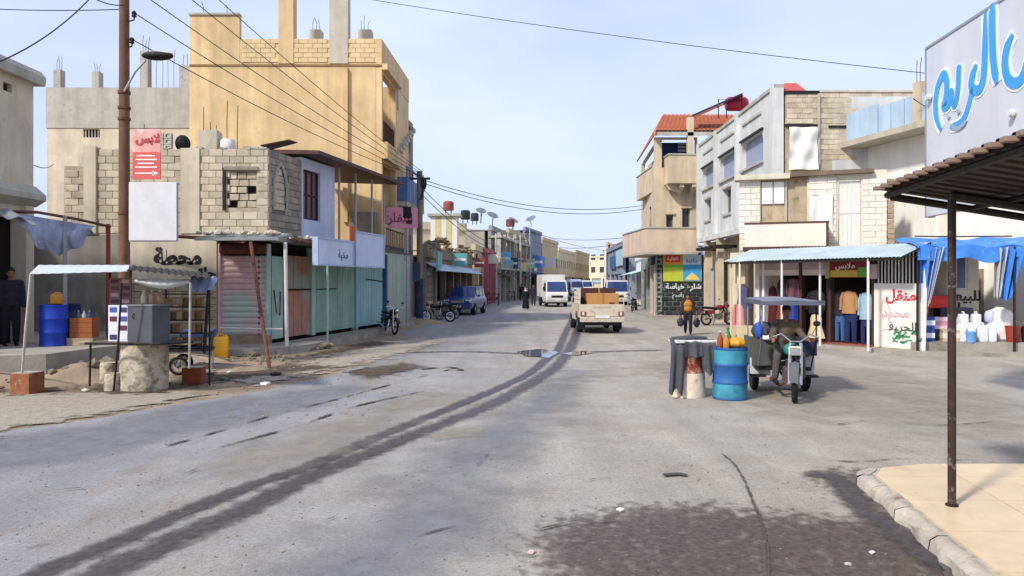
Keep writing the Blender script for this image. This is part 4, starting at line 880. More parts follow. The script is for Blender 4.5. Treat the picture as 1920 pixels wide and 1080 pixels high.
# rooftop solar heater with red tank
H = thing('solar_water_heater', 'red water tank with dark solar panel on the orange roof', 'water heater', (11.7, 41.6, 11.0))
mb = MB(); mb.hexa([P(1298, 219, 41.4), P(1392, 177, 41.0), P(1394, 181, 42.0), P(1302, 221, 42.6), P(1298, 215, 41.4), P(1392, 174, 41.0), P(1394, 178, 42.0), P(1302, 217, 42.6)]); mb.build('solar_panel', glass('solar glass', '1C2136', .15), H, world=True)
c = P(1381, 195, 42.4); mb = MB(); mb.lathe([(.05, -.62), (.3, -.6), (.4, -.45), (.4, .45), (.3, .6), (.05, .62)], c, 18, 'x'); mb.build('tank', pm('crimson tank', 'A3263A', .12, 3, rough=.45), H, smooth=True, world=True)
mb = MB(); mb.tube([P(1347, 222, 42.4), P(1347, 186, 42.4), P(1362, 186, 42.4), P(1362, 222, 42.4)], .03, 5); mb.tube([P(1391, 176, 41.4), P(1391, 212, 41.4)], .03, 5); mb.build('stand', M_DARKIRON, H, world=True)
# ---- grey building
fg = F(10.25, 41.0, -.02, -1); LG = 12.7
Gb = thing('grey_house', 'pale grey house with arched upper windows beside cream corner house', 'building', fg)
ups = [(.9, 3.35, 6.9, 8.0), (4.5, 7.25, 6.85, 8.0), (8.2, 11.2, 6.85, 8.05)]; los = [(1.5, 2.7, 5.2, 6.3), (5.2, 6.5, 5.2, 6.4)]
mb = MB(fg); mb.wall(0, LG, 4.35, 9.35, 0, .3, ups+los); mb.box(.01, .6, 4.35, LG-.01, 5.5, 9.0); mb.build('facade', M_GREYB, Gb)
for x in (.0, 3.75, 7.55, LG-.28): MB(fg).box(x+.01, -.14, 4.35, x+.28, .0, 9.5).build('pilaster', M_GREYB, Gb)
M_LILAC = pm('lilac grey blind', '8F95AA', .1, 1.5, rough=.5)
for x0, x1, z0, z1 in ups:
    o = MB(fg).box(x0, .2, z0, x1, .24, z1).build('window', M_LILAC, Gb)
    n = 8
    for sgn in (0, 1):
        mb = MB(fg)
        xc = x0 if sgn == 0 else x1; s_ = 1 if sgn == 0 else -1; poly = [(xc, z1)]
        for i in range(n+1):
            t = math.pi/2*i/n; poly.append((xc+s_*.45*(1-math.cos(t)), z1-.45*(1-math.sin(t))))
        mb.prism(poly, .0, .2, 'y'); mb.build('window_spandrel', M_GREYB, o)
    MB(fg).box(x0-.05, -.1, z1+.02, x1+.05, .0, z1+.1).build('window_hood', M_DARKIRON, o); MB(fg).box(x0-.05, -.1, z0-.1, x1+.05, .04, z0).build('sill', M_CONC, o)
    MB(fg).box(x0+.2, -.06, 8.75, x1-.2, .0, 8.85).build('moulding', M_CONC, Gb)
for x0, x1, z0, z1 in los:
    o = window(Gb, fg, x0, x1, z0, z1, .22, M_FRAME, M_WINDOW); MB(fg).box(x0-.08, -.08, z0-.1, x1+.08, .02, z0-.0).build('sill', M_CONC, o); MB(fg).box(x0-.08, -.07, z1, x1+.08, .0, z1+.1).build('hood', M_CONC, o)
for x0, x1, z in ((0, 3.75, 9.35), (3.75, 7.55, 9.35), (7.55, LG, 9.35)): MB(fg).box(x0, -.06, z, x1, .3, z+.14).build('parapet_coping', M_CONC, Gb)
MB(fg).box(0, -.12, 4.12, LG, .3, 4.35).build('floor_band', M_GREYB, Gb)
mb = MB(fg); mb.wall(-.3, LG, 0, 4.12, .5, .7, [(.3, 1.5, 0, 2.7), (2.0, 4.0, 0, 3.0), (4.6, 7.4, 0, 3.0)]); mb.build('ground_wall', M_CREAM, Gb)
MB(fg).box(.3, .6, 0, 1.5, .64, 2.7).build('door', flat('pale grey door', 'AEB8BC'), Gb); MB(fg).box(2.0, .62, 0, 4.0, .66, 3.0).build('door', M_DARK, Gb); MB(fg).box(4.6, .62, 0, 7.4, .66, 3.0).build('door', M_DARK, Gb)  # the two wide dark panels paint the shade of open bays
for x in (1.6, 4.2): MB(fg).box(x, -.1, 0, x+.28, .2, 4.12).build('column', M_CREAM, Gb)
for i in range(5):  mb = MB(fg); mb.box(2.0+i*.9, -.6, 3.6, 2.15+i*.9, .48, 3.75); mb.build('awning_beam', M_DARKIRON, Gb)
# block side wall of the grey house, facing the camera
fk = F(10.02, 28.25, 1, 0)
mb = MB(fk); mb.box(.35, .02, 3, 5.35, .3, 9.15); mb.build('side_wall', M_MORTAR, Gb)
blocks(Gb, fk, me_b, .38, 5.3, 6.6, 9.15, .062, inside=lambda x, z: not (x < 1.55 and z < 7.95) and not (1.5 < x < 1.62))
MB(fk).box(.32, -.03, 9.1, 1.6, .3, 9.22).build('wall_coping', M_DARKIRON, Gb); MB(fk).box(1.62, -.03, 9.16, 5.35, .3, 9.24).build('wall_coping', M_CONC_L, Gb)
MB(fk).box(1.95, -.05, 7.82, 3.3, .0, 7.9).build('lintel', M_DARKIRON, Gb); MB(fk).box(.3, -.05, 7.85, 1.55, .0, 7.95).build('lintel', M_DARKIRON, Gb)
MB(fk).box(1.53, -.06, 6.4, 1.62, .0, 9.1).build('drain_pipe', M_CONC, Gb)
def sh(u, v): return (.42+u*1.08, -.14-.05*math.sin(u*9+v*5)-.03*math.sin(v*14), 7.82-v*1.6)
MB(fk).grid(sh, 20, 14, (0, .01, 0)).build('plastic_sheet', pm('white plastic sheet', 'E2DFD8', .08, 3, rough=.4), Gb, smooth=True)
mb = MB(fk); mb.hexa([(.25, .1, 9.22), (1.2, .1, 9.22), (1.2, 1.2, 9.22), (.25, 1.2, 9.22), (.45, .4, 9.62), (.9, .4, 9.62), (.9, .9, 9.62), (.45, .9, 9.62)]); mb.build('roof_cap', pm('dusty red tile', 'B85A55', .15), Gb)
# ---- white building with projecting eave
fw_ = F(12.1, 30.0, .235, -.972); LW = 13.5
Wb = thing('white_house', 'large whitewashed house with projecting concrete eave behind the corrugated-roof shops', 'building', fw_)
mb = MB(fw_); mb.wall(.0, LW, 0, 7.05, .9, 1.2, [(10.2, 11.6, 3.65, 3.95)]); mb.box(.01, 1.2, 0, LW, 6, 7.0); mb.build('wall', M_WHITEW, Wb)
mb = MB(fw_); mb.hexa([(-.2, -.1, 7.05), (LW, -.1, 7.05), (LW, 6, 7.05), (-.2, 6, 7.05), (-.2, -.15, 7.25), (LW, -.15, 7.25), (LW, 6, 7.3), (-.2, 6, 7.3)]); mb.build('eave_slab', M_CONC_L, Wb)
MB(fw_).box(5.55, .8, 0, 5.85, .899, 7.04).build('pilaster', M_WHITEB, Wb); MB(fw_).box(.0, .72, 0, .5, .899, 7.04).build('pilaster', pm('brown stain plaster', '9C8A72', .2), Wb)
MB(fw_).box(10.2, .95, 3.65, 11.6, 1.0, 3.95).build('vent', M_DARK, Wb)
for i in range(6): MB(fw_).box(10.25+i*.23, .86, 3.65, 10.32+i*.23, .94, 3.95).build('vent_slat', M_CONC, Wb)
MB(fw_).box(2.0, .0, 7.26, 3.6, .1, 8.3).build('roof_panel', pm('pale blue sheet', 'A9C0D2', .12, 2, rough=.5, streak=.2), Wb)
for i in range(4): MB(fw_).box(3.62+i*.62, .06, 7.26, 4.2+i*.62, .14, 8.2).build('roof_panel', MATS['pale blue sheet'], Wb)
MB(fw_).box(5.3, -.02, 7.26, 5.62, .3, 8.6).build('roof_column', M_CREAM, Wb); rebars(Wb, fw_, [(5.36, .1, 8.6), (5.5, .1, 8.6)], .7)
ds = thing('satellite_dish', 'dark satellite dish on the white house eave beside large blue lettered sign', 'dish', fw_ @ Matrix.Translation((5.75, .5, 7.26)))
def dsh(u, v):
    a = u*2*math.pi; r = v*.5; return (r*math.cos(a), -.35*(1-v*v)*.6-.1, .75+r*math.sin(a))
MB().grid(dsh, 24, 6).build('bowl', pm('grey dish', '6E7480', .15, 3, rough=.4), ds, smooth=True); MB().tube([(0, 0, 0), (0, -.25, .75)], .03, 6).build('mast', M_DARKIRON, ds); MB().tube([(0, -.3, .4), (0, -.9, .7)], .015, 5).build('feed_arm', M_DARKIRON, ds)
# ---- white upper storey over the shops
fu = F(8.13, 26.7, 4.47, -1.6); LU = 4.75
Uh = thing('white_upper_storey', 'small patched white upper storey with boarded balcony over the clothes shop', 'building', fu)
mb = MB(fu); mb.wall(0, LU, 3.05, 5.78, .02, .25, [(.72, 2.25, 3.6, 5.55), (3.25, 3.95, 3.2, 5.5)]); mb.box(.02, .25, 3.05, 2.9, 1.4, 5.7); mb.build('wall', pm('white block mortar', 'D3CBBA', .15, 2, streak=.2), Uh)
me_w = block_mesh('wbk', M_WHITEB, .39, .19, .04)
blocks(Uh, fu, me_w, 0.0, .7, 3.1, 5.75, .03); blocks(Uh, fu, me_w, 2.3, 3.2, 3.1, 5.6, .03); blocks(Uh, fu, me_w, 4.0, LU, 3.1, 5.5, .03)
MB(fu).box(-.15, -.22, 5.6, 1.7, .3, 5.78, .02).build('roof_edge', M_CONC_L, Uh); MB(fu).box(1.7, -.2, 5.66, LU-.4, .3, 5.8, .02).build('roof_edge', pm('dark roof edge', '6B5D4E', .25), Uh)
MB(fu).box(.72, .12, 3.6, 2.25, .18, 5.55).build('balcony_back', pm('mossy stained plaster', 'B8A488', .2, 2, stain='6F6E4E', stain_lo=.55, stain_scale=2.5, streak=.3), Uh)
for x0, x1, z0, z1 in ((.76, 1.12, 4.75, 5.52), (1.16, 1.5, 4.75, 5.52)): MB(fu).box(x0, .05, z0, x1, .11, z1).build('white_board', flat('white board', 'E3E1DB'), Uh)
MB(fu).box(1.52, .04, 3.62, 1.6, .11, 5.54).build('mullion', M_CONC, Uh); MB(fu).box(.7, -.04, 5.55, 2.3, .02, 5.64).build('lintel', pm('rust lintel', '8C7458', .25), Uh)
def cl(u, v): return (2.32+u*.75, -.06-.04*math.sin(u*8+v*3), 5.0-v*1.35-.06*math.sin(u*7))
MB(fu).grid(cl, 14, 12, (0, .012, 0)).build('hanging_cloth', pm('off white cloth', 'DEDCD3', .1, 4), Uh, smooth=True)
for i in range(5): MB(fu).corr((3.27+i*.137, .1, 3.2), (.13, 0, 0), (0, 0, 1.1), .065, .012, 'trap').build('door_panel', M_WHITEPAINT, Uh); 
for i in range(5): MB(fu).corr((3.27+i*.137, .1, 4.34), (.13, 0, 0), (0, 0, 1.1), .065, .012, 'trap').build('door_panel', M_WHITEPAINT, Uh)
for i in range(14):
    MB(fu).box(LU+.02, -.04, 3.1+i*.17, LU+.22, .2, 3.1+i*.17+.14, .008).build('pier_block', pm('brown pier block', '9A8670', .2, objvar=.2), Uh)
mb = MB(fu); mb.box(.22, -.75, 3.2, 2.82, -.65, 3.98); mb.build('balcony_front', pm('pinkish balcony board', 'DFCFC0', .08, 2, streak=.12), Uh)
mb = MB(fu); mb.box(2.82, -.75, 3.2, 2.9, .0, 3.98); mb.build('balcony_side', M_BROWNTIN, Uh); MB(fu).box(.15, -.8, 3.08, 2.95, .0, 3.2).build('balcony_slab', M_BROWNTIN, Uh)
MB(fu).box(.2, -.77, 3.98, 2.92, -.62, 4.04).build('balcony_rail', M_BROWNTIN, Uh)
# ---- shop row with corrugated roof
fs = F(7.6, 26.0, .565, -.825); LS = 6.55
Q = thing('clothes_shop', 'clothes shop row under pale corrugated roof with painted writing on its white end wall', 'shop', fs)
M_JAMB = pm('pale pink jamb', 'D3C6BC', .12)
mb = MB(fs); mb.box(0, 1.6, 0, LS-.1, 3.2, 3.0); mb.box(.0, .0, 0, .75, .3, 3.0); mb.box(0, .1, 2.85, LS, 1.6, 3.0); mb.build('wall', M_PLASTER, Q)
MB(fs).box(1.1, 1.4, .0, 5.15, 1.58, 2.85).build('back_wall', M_DARK, Q)
MB(fs).box(.75, -.25, 0, 5.2, 1.58, .14).build('floor', pm('red brown threshold', '8A5242', .2), Q)
for x, w, m in ((1.05, .16, M_WHITEPAINT), (1.32, .1, M_WHITEPAINT), (2.72, .1, M_BROWNTIN), (3.68, .14, M_BROWNTIN), (5.12, .1, M_BROWNTIN)): MB(fs).box(x, -.02, .14, x+w, .2, 2.84).build('jamb', m, Q)
MB(fs).box(1.15, .0, 2.4, 3.7, .1, 2.65).build('fascia', pm('mauve fascia', 'B59CA0', .12), Q); MB(fs).box(1.15, .02, 2.2, 3.7, .12, 2.39).build('fascia', M_JAMB, Q)
sg = MB(fs).box(3.85, -.1, 2.12, 5.1, -.02, 2.6).build('shop_sign', flat('dark red sign', '7C2528'), Q)
for x0, x1, z0, z1, h in ((3.87, 4.75, 2.14, 2.34, 'C2A042'), (4.77, 5.06, 2.14, 2.42, '5DA046'), (3.7, 3.84, 2.1, 2.6, 'A4A06A')): MB(fs).box(x0, -.108, z0, x1, -.1, z1).build('sign_field', flat('sign '+h, h), sg)
lettering(Q, fs, '\ufeb2\ufe91\ufefc\ufee3', 4.35, 2.4, -.106, .24, flat('white print', 'EFEDE6'))
MB(fs).box(5.15, -.14, 2.08, 5.35, -.05, 2.5).build('meter_box', pm('pink grey box', 'B9A0A0', .15), Q)
MB(fs).box(.62, -.5, 1.93, 1.02, -.45, 2.64).build('hanging_board', pm('tan board', 'C9AE8A', .1), Q)
# end wall with painted writing
mb = MB(fs); mb.box(5.22, -.05, 0, LS+.05, .1, 1.95); mb.build('end_wall', pm('white end wall', 'E0DAD0', .08, 2, streak=.1, stain='CDB9AE', stain_lo=.6, stain_scale=2.5), Q)
MB(fs).box(5.2, -.08, 0, LS+.07, .11, .12).build('end_plinth', M_STONE, Q)
for i in range(13): MB(fs).box(5.3+i*.1, .0, 1.95, 5.33+i*.1, .03, 2.85).build('grille_bar', M_WHITEPAINT, Q)
MB(fs).box(5.22, .5, 1.95, LS, .55, 2.85).build('grille_back', M_DARK, Q)
mred = flat('red spray', 'C2293A'); mgrn = flat('green spray', '2F8A55'); mpnk = flat('faint pink spray', 'D8A3A6'); mblk = flat('grey spray', '4A4A4A')
lettering(Q, fs, '\ufede\ufed8\ufee8\ufee3', 6.0, 1.48, -.058, .42, mred, 'spray_writing', bold=.012, extrude=.004)
lettering(Q, fs, '\ufea9\ufee2\ufea4\ufee3', 5.85, 1.0, -.058, .36, mpnk, 'spray_writing', bold=.006, extrude=.004)
lettering(Q, fs, '\ufed3\ufef4\ufeae\ufea4\ufedf\ufe8d', 6.05, .62, -.058, .34, mblk, 'spray_writing', bold=.004, extrude=.004)
mb = MB(fs)
for i in range(22):
    x = R.uniform(5.75, 6.5); z = R.uniform(.3, .62); stroke(mb, [(x, z), (x+R.uniform(.03, .1), z+R.uniform(-.08, .1)), (x+R.uniform(.1, .2), z+R.uniform(-.05, .12))], R.uniform(.03, .06), -.06, -.051, 4)
mb.build('green_scribble', mgrn, Q)
mb = MB(fs); stroke(mb, [(5.5, 1.5), (5.42, 1.2), (5.5, .9)], .03, -.06, -.051); stroke(mb, [(5.6, 1.4), (5.7, 1.1), (5.62, .7)], .025, -.06, -.051); stroke(mb, [(5.45, .6), (5.75, .66), (6.0, .6)], .02, -.06, -.051); mb.build('pink_scribble', mpnk, Q)
# roof
mb = MB(fs); mb.corr((.5, -1.0, 2.66), (LS-.55, 0, 0), (.05, 1.35, .42), .12, .022, 'sine', nv=4)
rfm = pm('pale galvanised roof', 'B4C4C6', .12, 1.5, rough=.5, metal=.2, streak=.15, stain='8C8D84', stain_lo=.62, stain_scale=1.5)
mb.build('roof_sheet', rfm, Q)
mb = MB(fs); mb.box(.5, -.96, 2.58, LS-.05, -.9, 2.645); mb.box(.5, .2, 2.9, LS, .26, 2.98); mb.build('roof_purlin', M_DARKIRON, Q)
MB(fs).tube([(LS-.05, -.95, 2.66), (LS+.1, .3, 3.08), (LS+.05, .2, 2.7), (LS-.05, -.95, 2.66)], .02, 5).build('roof_truss', M_DARKIRON, Q)
for x, y in ((2.75, -.93), (3.78, -.5), (5.55, -.93), (1.15, -.93)): MB(fs).cyl((x, y, .05), (x, y, 2.66), .035, n=8).build('post', M_WHITEPAINT, Q)
MB(fs).cyl((LS+.1, -.1, .0), (LS+.1, .05, 2.9), .05, n=10).build('post', pm('white pipe', 'E6E4E0', .06, 4), Q)
MB(fs).cyl((.7, -.8, .05), (.7, -.8, 2.6), .03, n=8).build('post', pm('yellowish pipe', 'C9BE94', .15), Q)
# clothes: each garment hangs on its own
def garment(kind, x, y, z, w, h, col, label, cat='garment', turn=0):
    mt = pm('cloth '+col, col, .15, 6, rough=.9, bump=.3, bscale=12)
    f = fs @ Matrix.Translation((x, y, z)) @ Matrix.Rotation(rad(turn), 4, 'Z')
    t = thing({'shirt': 'hanging_jacket', 'dress': 'hanging_dress', 'trousers': 'hanging_trousers', 'cloth': 'hanging_cloth'}[kind], label, cat, f, 'clothes hung out at the shop')
    d = .09
    def sec(pts, nm, n=10):
        "soft tube of cloth: rows of (z, half width, depth)"
        mb = MB(); vs = []; fsx = []; k = 14
        for (zz_, hw, dp, xo) in pts:
            for i in range(k):
                a = 2*math.pi*i/k; fold = 1+.12*math.sin(5*a+zz_*7); vs.append((xo+hw*math.cos(a), dp*math.sin(a)*fold, zz_))
        for r_ in range(len(pts)-1):
            for i in range(k): fsx.append((r_*k+i, r_*k+(i+1) % k, (r_+1)*k+(i+1) % k, (r_+1)*k+i))
        fsx += [tuple(range(k-1, -1, -1)), tuple(range((len(pts)-1)*k, len(pts)*k))]
        mb.add(vs, fsx); return mb.build(nm, mt, t, smooth=True)
    if kind == 'trousers':
        sec([(0, w*.46, d, 0), (-.15*h, w*.5, d, 0), (-.3*h, w*.5, d, 0)], 'waist')
        for s_ in (-1, 1): sec([(-.26*h, w*.25, d*.95, s_*w*.25), (-.6*h, w*.2, d*.8, s_*w*.27), (-h, w*.18, d*.7, s_*w*.28)], 'trouser_leg')
    else:
        bot = {'shirt': .52, 'dress': .75, 'cloth': .6}[kind]
        sec([(0, w*.12, d*.6, 0), (-.05*h, w*.36, d*.8, 0), (-.18*h, w*.46, d, 0), (-.5*h, w*.45, d*1.1, 0), (-h, w*bot, d*1.3, 0)], 'body')
        if kind == 'shirt':
            for s_ in (-1, 1): sec([(-.05*h, w*.1, d*.6, s_*w*.38), (-.3*h, w*.11, d*.7, s_*w*.55), (-.85*h, w*.1, d*.6, s_*w*.6)], 'sleeve')
    MB().tube([(0, 0, .1), (0, 0, .02), (-w*.3, 0, -.05), (0, 0, .02), (w*.3, 0, -.05)], .008, 4).build('hanger', M_DARKIRON, t)
garment('shirt', 4.35, .1, 1.72, .44, .68, 'A67C52', 'tan jacket displayed in the right doorway of the clothes shop'); garment('trousers', 4.4, .12, 1.04, .4, .85, '1F2A52', 'dark navy trousers hanging below tan jacket')
garment('shirt', 4.85, .15, 1.68, .36, .8, '8FAFC0', 'light blue shirt at the right end of the clothes display'); garment('trousers', 4.85, .17, .9, .34, .75, '232F5C', 'indigo trousers under the light blue shirt')
garment('shirt', 3.98, .2, 1.72, .34, .75, '2A2530', 'dark jacket with white edge left of tan jacket'); garment('trousers', 4.0, .2, 1.0, .34, .8, '3B5A8A', 'blue jeans hanging left of the dark navy trousers')
garment('dress', 3.35, -.05, 1.0, .42, .75, 'C9B58C', 'long beige skirt hanging in the middle doorway of clothes shop'); garment('shirt', 3.35, -.05, 1.72, .5, .7, '1D1C20', 'black top hanging above the beige skirt')
garment('dress', 1.95, .2, 1.8, .4, 1.4, '7A2F25', 'long rust red dress in the left shop bay'); garment('dress', 1.55, .25, 1.85, .34, 1.5, '4A1F22', 'long maroon dress at the left jamb of clothes shop')
garment('shirt', 2.15, .0, 2.1, .34, .6, '2B2A38', 'dark patterned top hung high in the left shop bay'); garment('shirt', 2.5, .0, 2.1, .36, .7, '6A4650', 'mauve patterned top hung high beside the post'); garment('dress', 2.45, .05, 1.3, .45, .9, '2B3E8E', 'bright blue dress behind the motor tricycle')
garment('cloth', .85, -.35, 1.85, .5, .75, '4A4A66', 'dark blue patterned cloth hung left of shop entrance'); garment('cloth', .7, -.45, 1.25, .5, .85, 'C97F7C', 'salmon pink cloth hung left of shop entrance')
lw = F(7.2, 24.0, 1, -.1)
one(MB(lw).box(0, 0, 0, .62, .5, .56, .01), 'low_wall', pm('beige step plaster', 'CDBB94', .12, 3, streak=.2), 'low beige block wall standing left of the tricycle', 'wall')
# ---- stall under blue tarpaulin
ft = F(11.25, 21.2, 1, -.12)
X = thing('tarpaulin_stall', 'market stall with cream front wall under bright blue tarpaulin', 'stall', ft)
mb = MB(ft); mb.wall(0, 2.3, 0, 3.1, .9, 1.05, [(.65, 2.0, 1.75, 2.75)]); mb.wall(2.3, 7, 0, 3.1, 2.6, 2.8); mb.build('wall', pm('cream stall wall', 'D6CDBB', .1, 2, stain='B3A896', stain_lo=.6), X)
window(X, ft, .65, 2.0, 1.75, 2.75, .92, M_WHITEPAINT, glass('curtained glass', '5E7391', .2), 2)
mb = MB(ft); mb.box(2.35, 2.4, .3, 7, 2.45, 2.4); mb.build('canvas_back', pm('khaki canvas', '8E836C', .2, 3, streak=.3), X)
MB(ft).box(-.1, -.55, 0, 6.5, .9, .33).build('counter_base', M_PAVE, X)
lettering(X, ft, '\ufecc\ufef4\ufe92\ufee0\ufedf', 2.0, 1.45, .885, .4, M_INK, 'spray_writing', bold=.01); lettering(X, ft, '\ufe8d\ufedf', 1.7, 1.1, .885, .4, M_INK, 'spray_writing', bold=.01)
M_BTARP = pm('bright blue tarpaulin', '3F7FD0', .16, 3, rough=.5, stain='79A6DE', stain_lo=.56, stain_scale=5, bump=1.0, bscale=7)
def tp(u, v):
    x = -.05+u*7; y = -.75+v*1.6; z = 2.95+.3*v+.05*math.sin(u*19)*math.sin(v*3)+.04*math.sin(u*41+v*6); return (x, y, z)
MB(ft).grid(tp, 60, 8, (0, 0, .012)).build('tarpaulin_top', M_BTARP, X, smooth=True)
def tv(u, v):
    x = -.05+u*7; return (x, -.76-.05*math.sin(u*50)*v+.03*math.sin(u*23), 2.97+.04*math.sin(u*41)-v*(.38+.05*math.sin(u*31)))
MB(ft).grid(tv, 90, 6, (0, .012, 0)).build('tarpaulin_valance', M_BTARP, X, smooth=True)
def curtain(x0, x1, zb, seed, m):
    def fnc(u, v):
        w_ = (1-.55*v); return (x0+(x1-x0)*(.5+(u-.5)*w_)+.12*v*seed, -.72+.1*math.sin(u*14+seed)*(1-.3*v)+.1*v, 2.9-v*(2.9-zb)+.05*math.sin(u*9))
    MB(ft).grid(fnc, 24, 14, (0, .014, 0)).build('tarpaulin_curtain', m, X, smooth=True)
curtain(.0, .62, 1.45, -1, M_BTARP); curtain(.42, .62, 1.35, -2.2, pm('grey tarp lining', 'B9B8B4', .12)); curtain(2.15, 2.75, 1.5, -1.5, M_BTARP); curtain(1.95, 2.3, 1.55, -.6, MATS['grey tarp lining'])
for x in (-.03, 2.45, 5.0): MB(ft).cyl((x, -.7, 0), (x, -.7, 2.95), .035, n=8).build('post', M_DARKIRON, X)
MB(ft).tube([(-.1, -.72, 3.25), (1, .5, 3.3), (3, .5, 3.3)], .02, 5).build('roof_pipe', M_DARKIRON, X)
# goods in front of the stall
def bucket(x, y, z, r, h, col, label, name='bucket', cat='bucket'):
    f = ft @ Matrix.Translation((x, y, z)); b = thing(name, label, cat, f, 'household goods at the tarpaulin stall')
    MB().lathe([(r*.78, 0), (r*.8, .01), (r, h-.04), (r*1.06, h-.03), (r*1.06, h), (r*.95, h), (r*.9, h-.02)], (0, 0, 0), 18).build('body', flat('plastic '+col, col, rough=.4), b, smooth=True)
    MB().tube([(r*math.cos(t), 0, h+.12*math.sin(t)*r/.15) for t in [math.pi*i/8 for i in range(9)]], .006, 4).build('handle', M_STEEL, b)
def pack(x, y, z, sx, sy, sz, col, label, band=None, name='carton'):
    f = ft @ Matrix.Translation((x, y, z)) @ Matrix.Rotation(rad(R.uniform(-8, 8)), 4, 'Z'); b = thing(name, label, name.split('_')[-1], f, 'household goods at the tarpaulin stall')
    MB().obox((0, 0, sz/2), (sx, sy, sz), ch=.012).build('body', flat('pack '+col, col), b)
    MB().box(-sx/2-.003, -sy/2-.003, sz*.3, sx/2+.003, sy/2+.003, sz*.7).build('print_band', flat('band '+(band or 'E8E8E8'), band or 'E8E8E8'), b)
for i, (x, z, lab) in enumerate(((.35, .33, 'lower blue and white pack at the left of the tarpaulin stall'), (.36, .68, 'upper blue and white pack stacked at left of the tarpaulin stall'))): pack(x, -.2, z, .42, .3, .34, '2A4AA0', lab, 'DCE4F0')
pack(.3, .2, 1.03, .5, .35, .3, 'C9574A', 'red patterned carton behind the blue packs', 'D99C80'); pack(.32, .25, 1.34, .45, .35, .25, 'B5272B', 'bright red carton atop the stacked goods', 'C9302F')
pack(.95, .35, 1.25, .8, .4, .35, 'C22A2C', 'wide red bale under the stall window', 'D2342F', 'red_bale'); pack(1.35, .35, 1.0, .9, .4, .26, '23283A', 'folded dark cloth bale below the red bale', '1B2030', 'cloth_bale')
pack(.9, .1, .66, .5, .3, .34, 'D9B9C4', 'pink striped carton in the middle of the stall', 'C08A9C'); pack(1.0, -.25, .33, .42, .3, .34, 'B9A58A', 'small beige carton at foot of the stall', 'D8CBB2')
def sack(x, y, z, r, h, label, col='DFE3EA'):
    f = ft @ Matrix.Translation((x, y, z)); mb = MB()
    prof = [(r*.85, 0), (r*1.02, .06), (r*1.05, h*.4), (r, h*.75), (r*.75, h*.9), (r*.35, h*.96), (r*.3, h)]
    vs = []; k = 18
    for rr, z_ in prof:
        for i in range(k): a = 2*math.pi*i/k; q = rr*(1+.06*math.sin(3*a+z_*5)+R.uniform(-.02, .02)); vs.append((q*math.cos(a), q*math.sin(a)*.85, z_))
    fx = [(j*k+i, j*k+(i+1) % k, (j+1)*k+(i+1) % k, (j+1)*k+i) for j in range(len(prof)-1) for i in range(k)]+[tuple(range(k-1, -1, -1)), tuple(range((len(prof)-1)*k, len(prof)*k))]
    mb.add(vs, fx); o = mb.build('goods_sack', pm('woven sack '+col, col, .07, 5, rough=.6), smooth=True); o.matrix_world = f; setp(o, label, 'sack', 'household goods at the tarpaulin stall')
STALLCANS = [(1.28+i*.27, -.22+R.uniform(-.04, .04), .33, lab) for i, lab in enumerate(('first white jerrycan from the left in the row under blue tarpaulin', 'second white jerrycan from the left in the row under blue tarpaulin', 'third white jerrycan from the left in the row under blue tarpaulin', 'fourth white jerrycan from the left in the row under blue tarpaulin'))]+[(1.5, .15, .62, 'upper left white jerrycan behind the row under tarpaulin'), (1.85, .15, .62, 'upper right white jerrycan behind the row under tarpaulin')]
sack(2.55, .25, .33, .36, .95, 'big bulging white bundle under the tarpaulin corner', 'E4E0DA'); sack(2.25, .15, .86, .14, .34, 'lavender sack resting behind the white jerrycans', 'B9BEE2')
bucket(1.45, -.48, .33, .13, .3, '6FA6E0', 'small sky blue bucket before the white jerrycans'); bucket(2.62, -.3, .33, .19, .45, '9A3B30', 'brick red bucket right of the white jerrycans'); bucket(3.02, -.28, .33, .18, .44, '242A33', 'black bucket right of the brick red bucket')
pack(3.45, -.2, .6, .5, .4, .14, 'B63038', 'flat red tray at the right edge of the stall', 'C23B40', 'plastic_tray'); 
ct = thing('blue_crate', 'pale blue slatted crate on the ground at the right edge', 'crate', ft @ Matrix.Translation((3.2, -.75, .06)))
for z in (0, .13, .26):
    MB().box(0, 0, z, .7, .02, z+.09).build('slat', flat('crate blue', '7FA9C6'), ct); MB().box(0, .5, z, .7, .52, z+.09).build('slat', MATS['crate blue'], ct); MB().box(0, .02, z, .02, .5, z+.09).build('side_slat', MATS['crate blue'], ct)
for x in (0.0, .66): MB().box(x, -.02, 0, x+.05, 0, .38).build('corner_post', MATS['crate blue'], ct)
MB().box(.02, .02, .0, .68, .5, .02).build('base', MATS['crate blue'], ct)
rp_ = thing('red_post', 'rust red square post standing behind the blue tarpaulin', 'post', ft @ Matrix.Translation((3.9, 1.9, 0)))
MB().box(-.13, -.1, 0, .13, .1, 4.2).build('shaft', pm('red oxide post', '9E4A32', .2), rp_); MB().box(-.2, -.15, 3.9, 1.6, .15, 4.1).build('beam', M_BROWNTIN, rp_); MB().box(.2, -.1, 3.3, 1.7, -.05, 3.75).build('board', pm('brown board', '7A6650', .2), rp_)
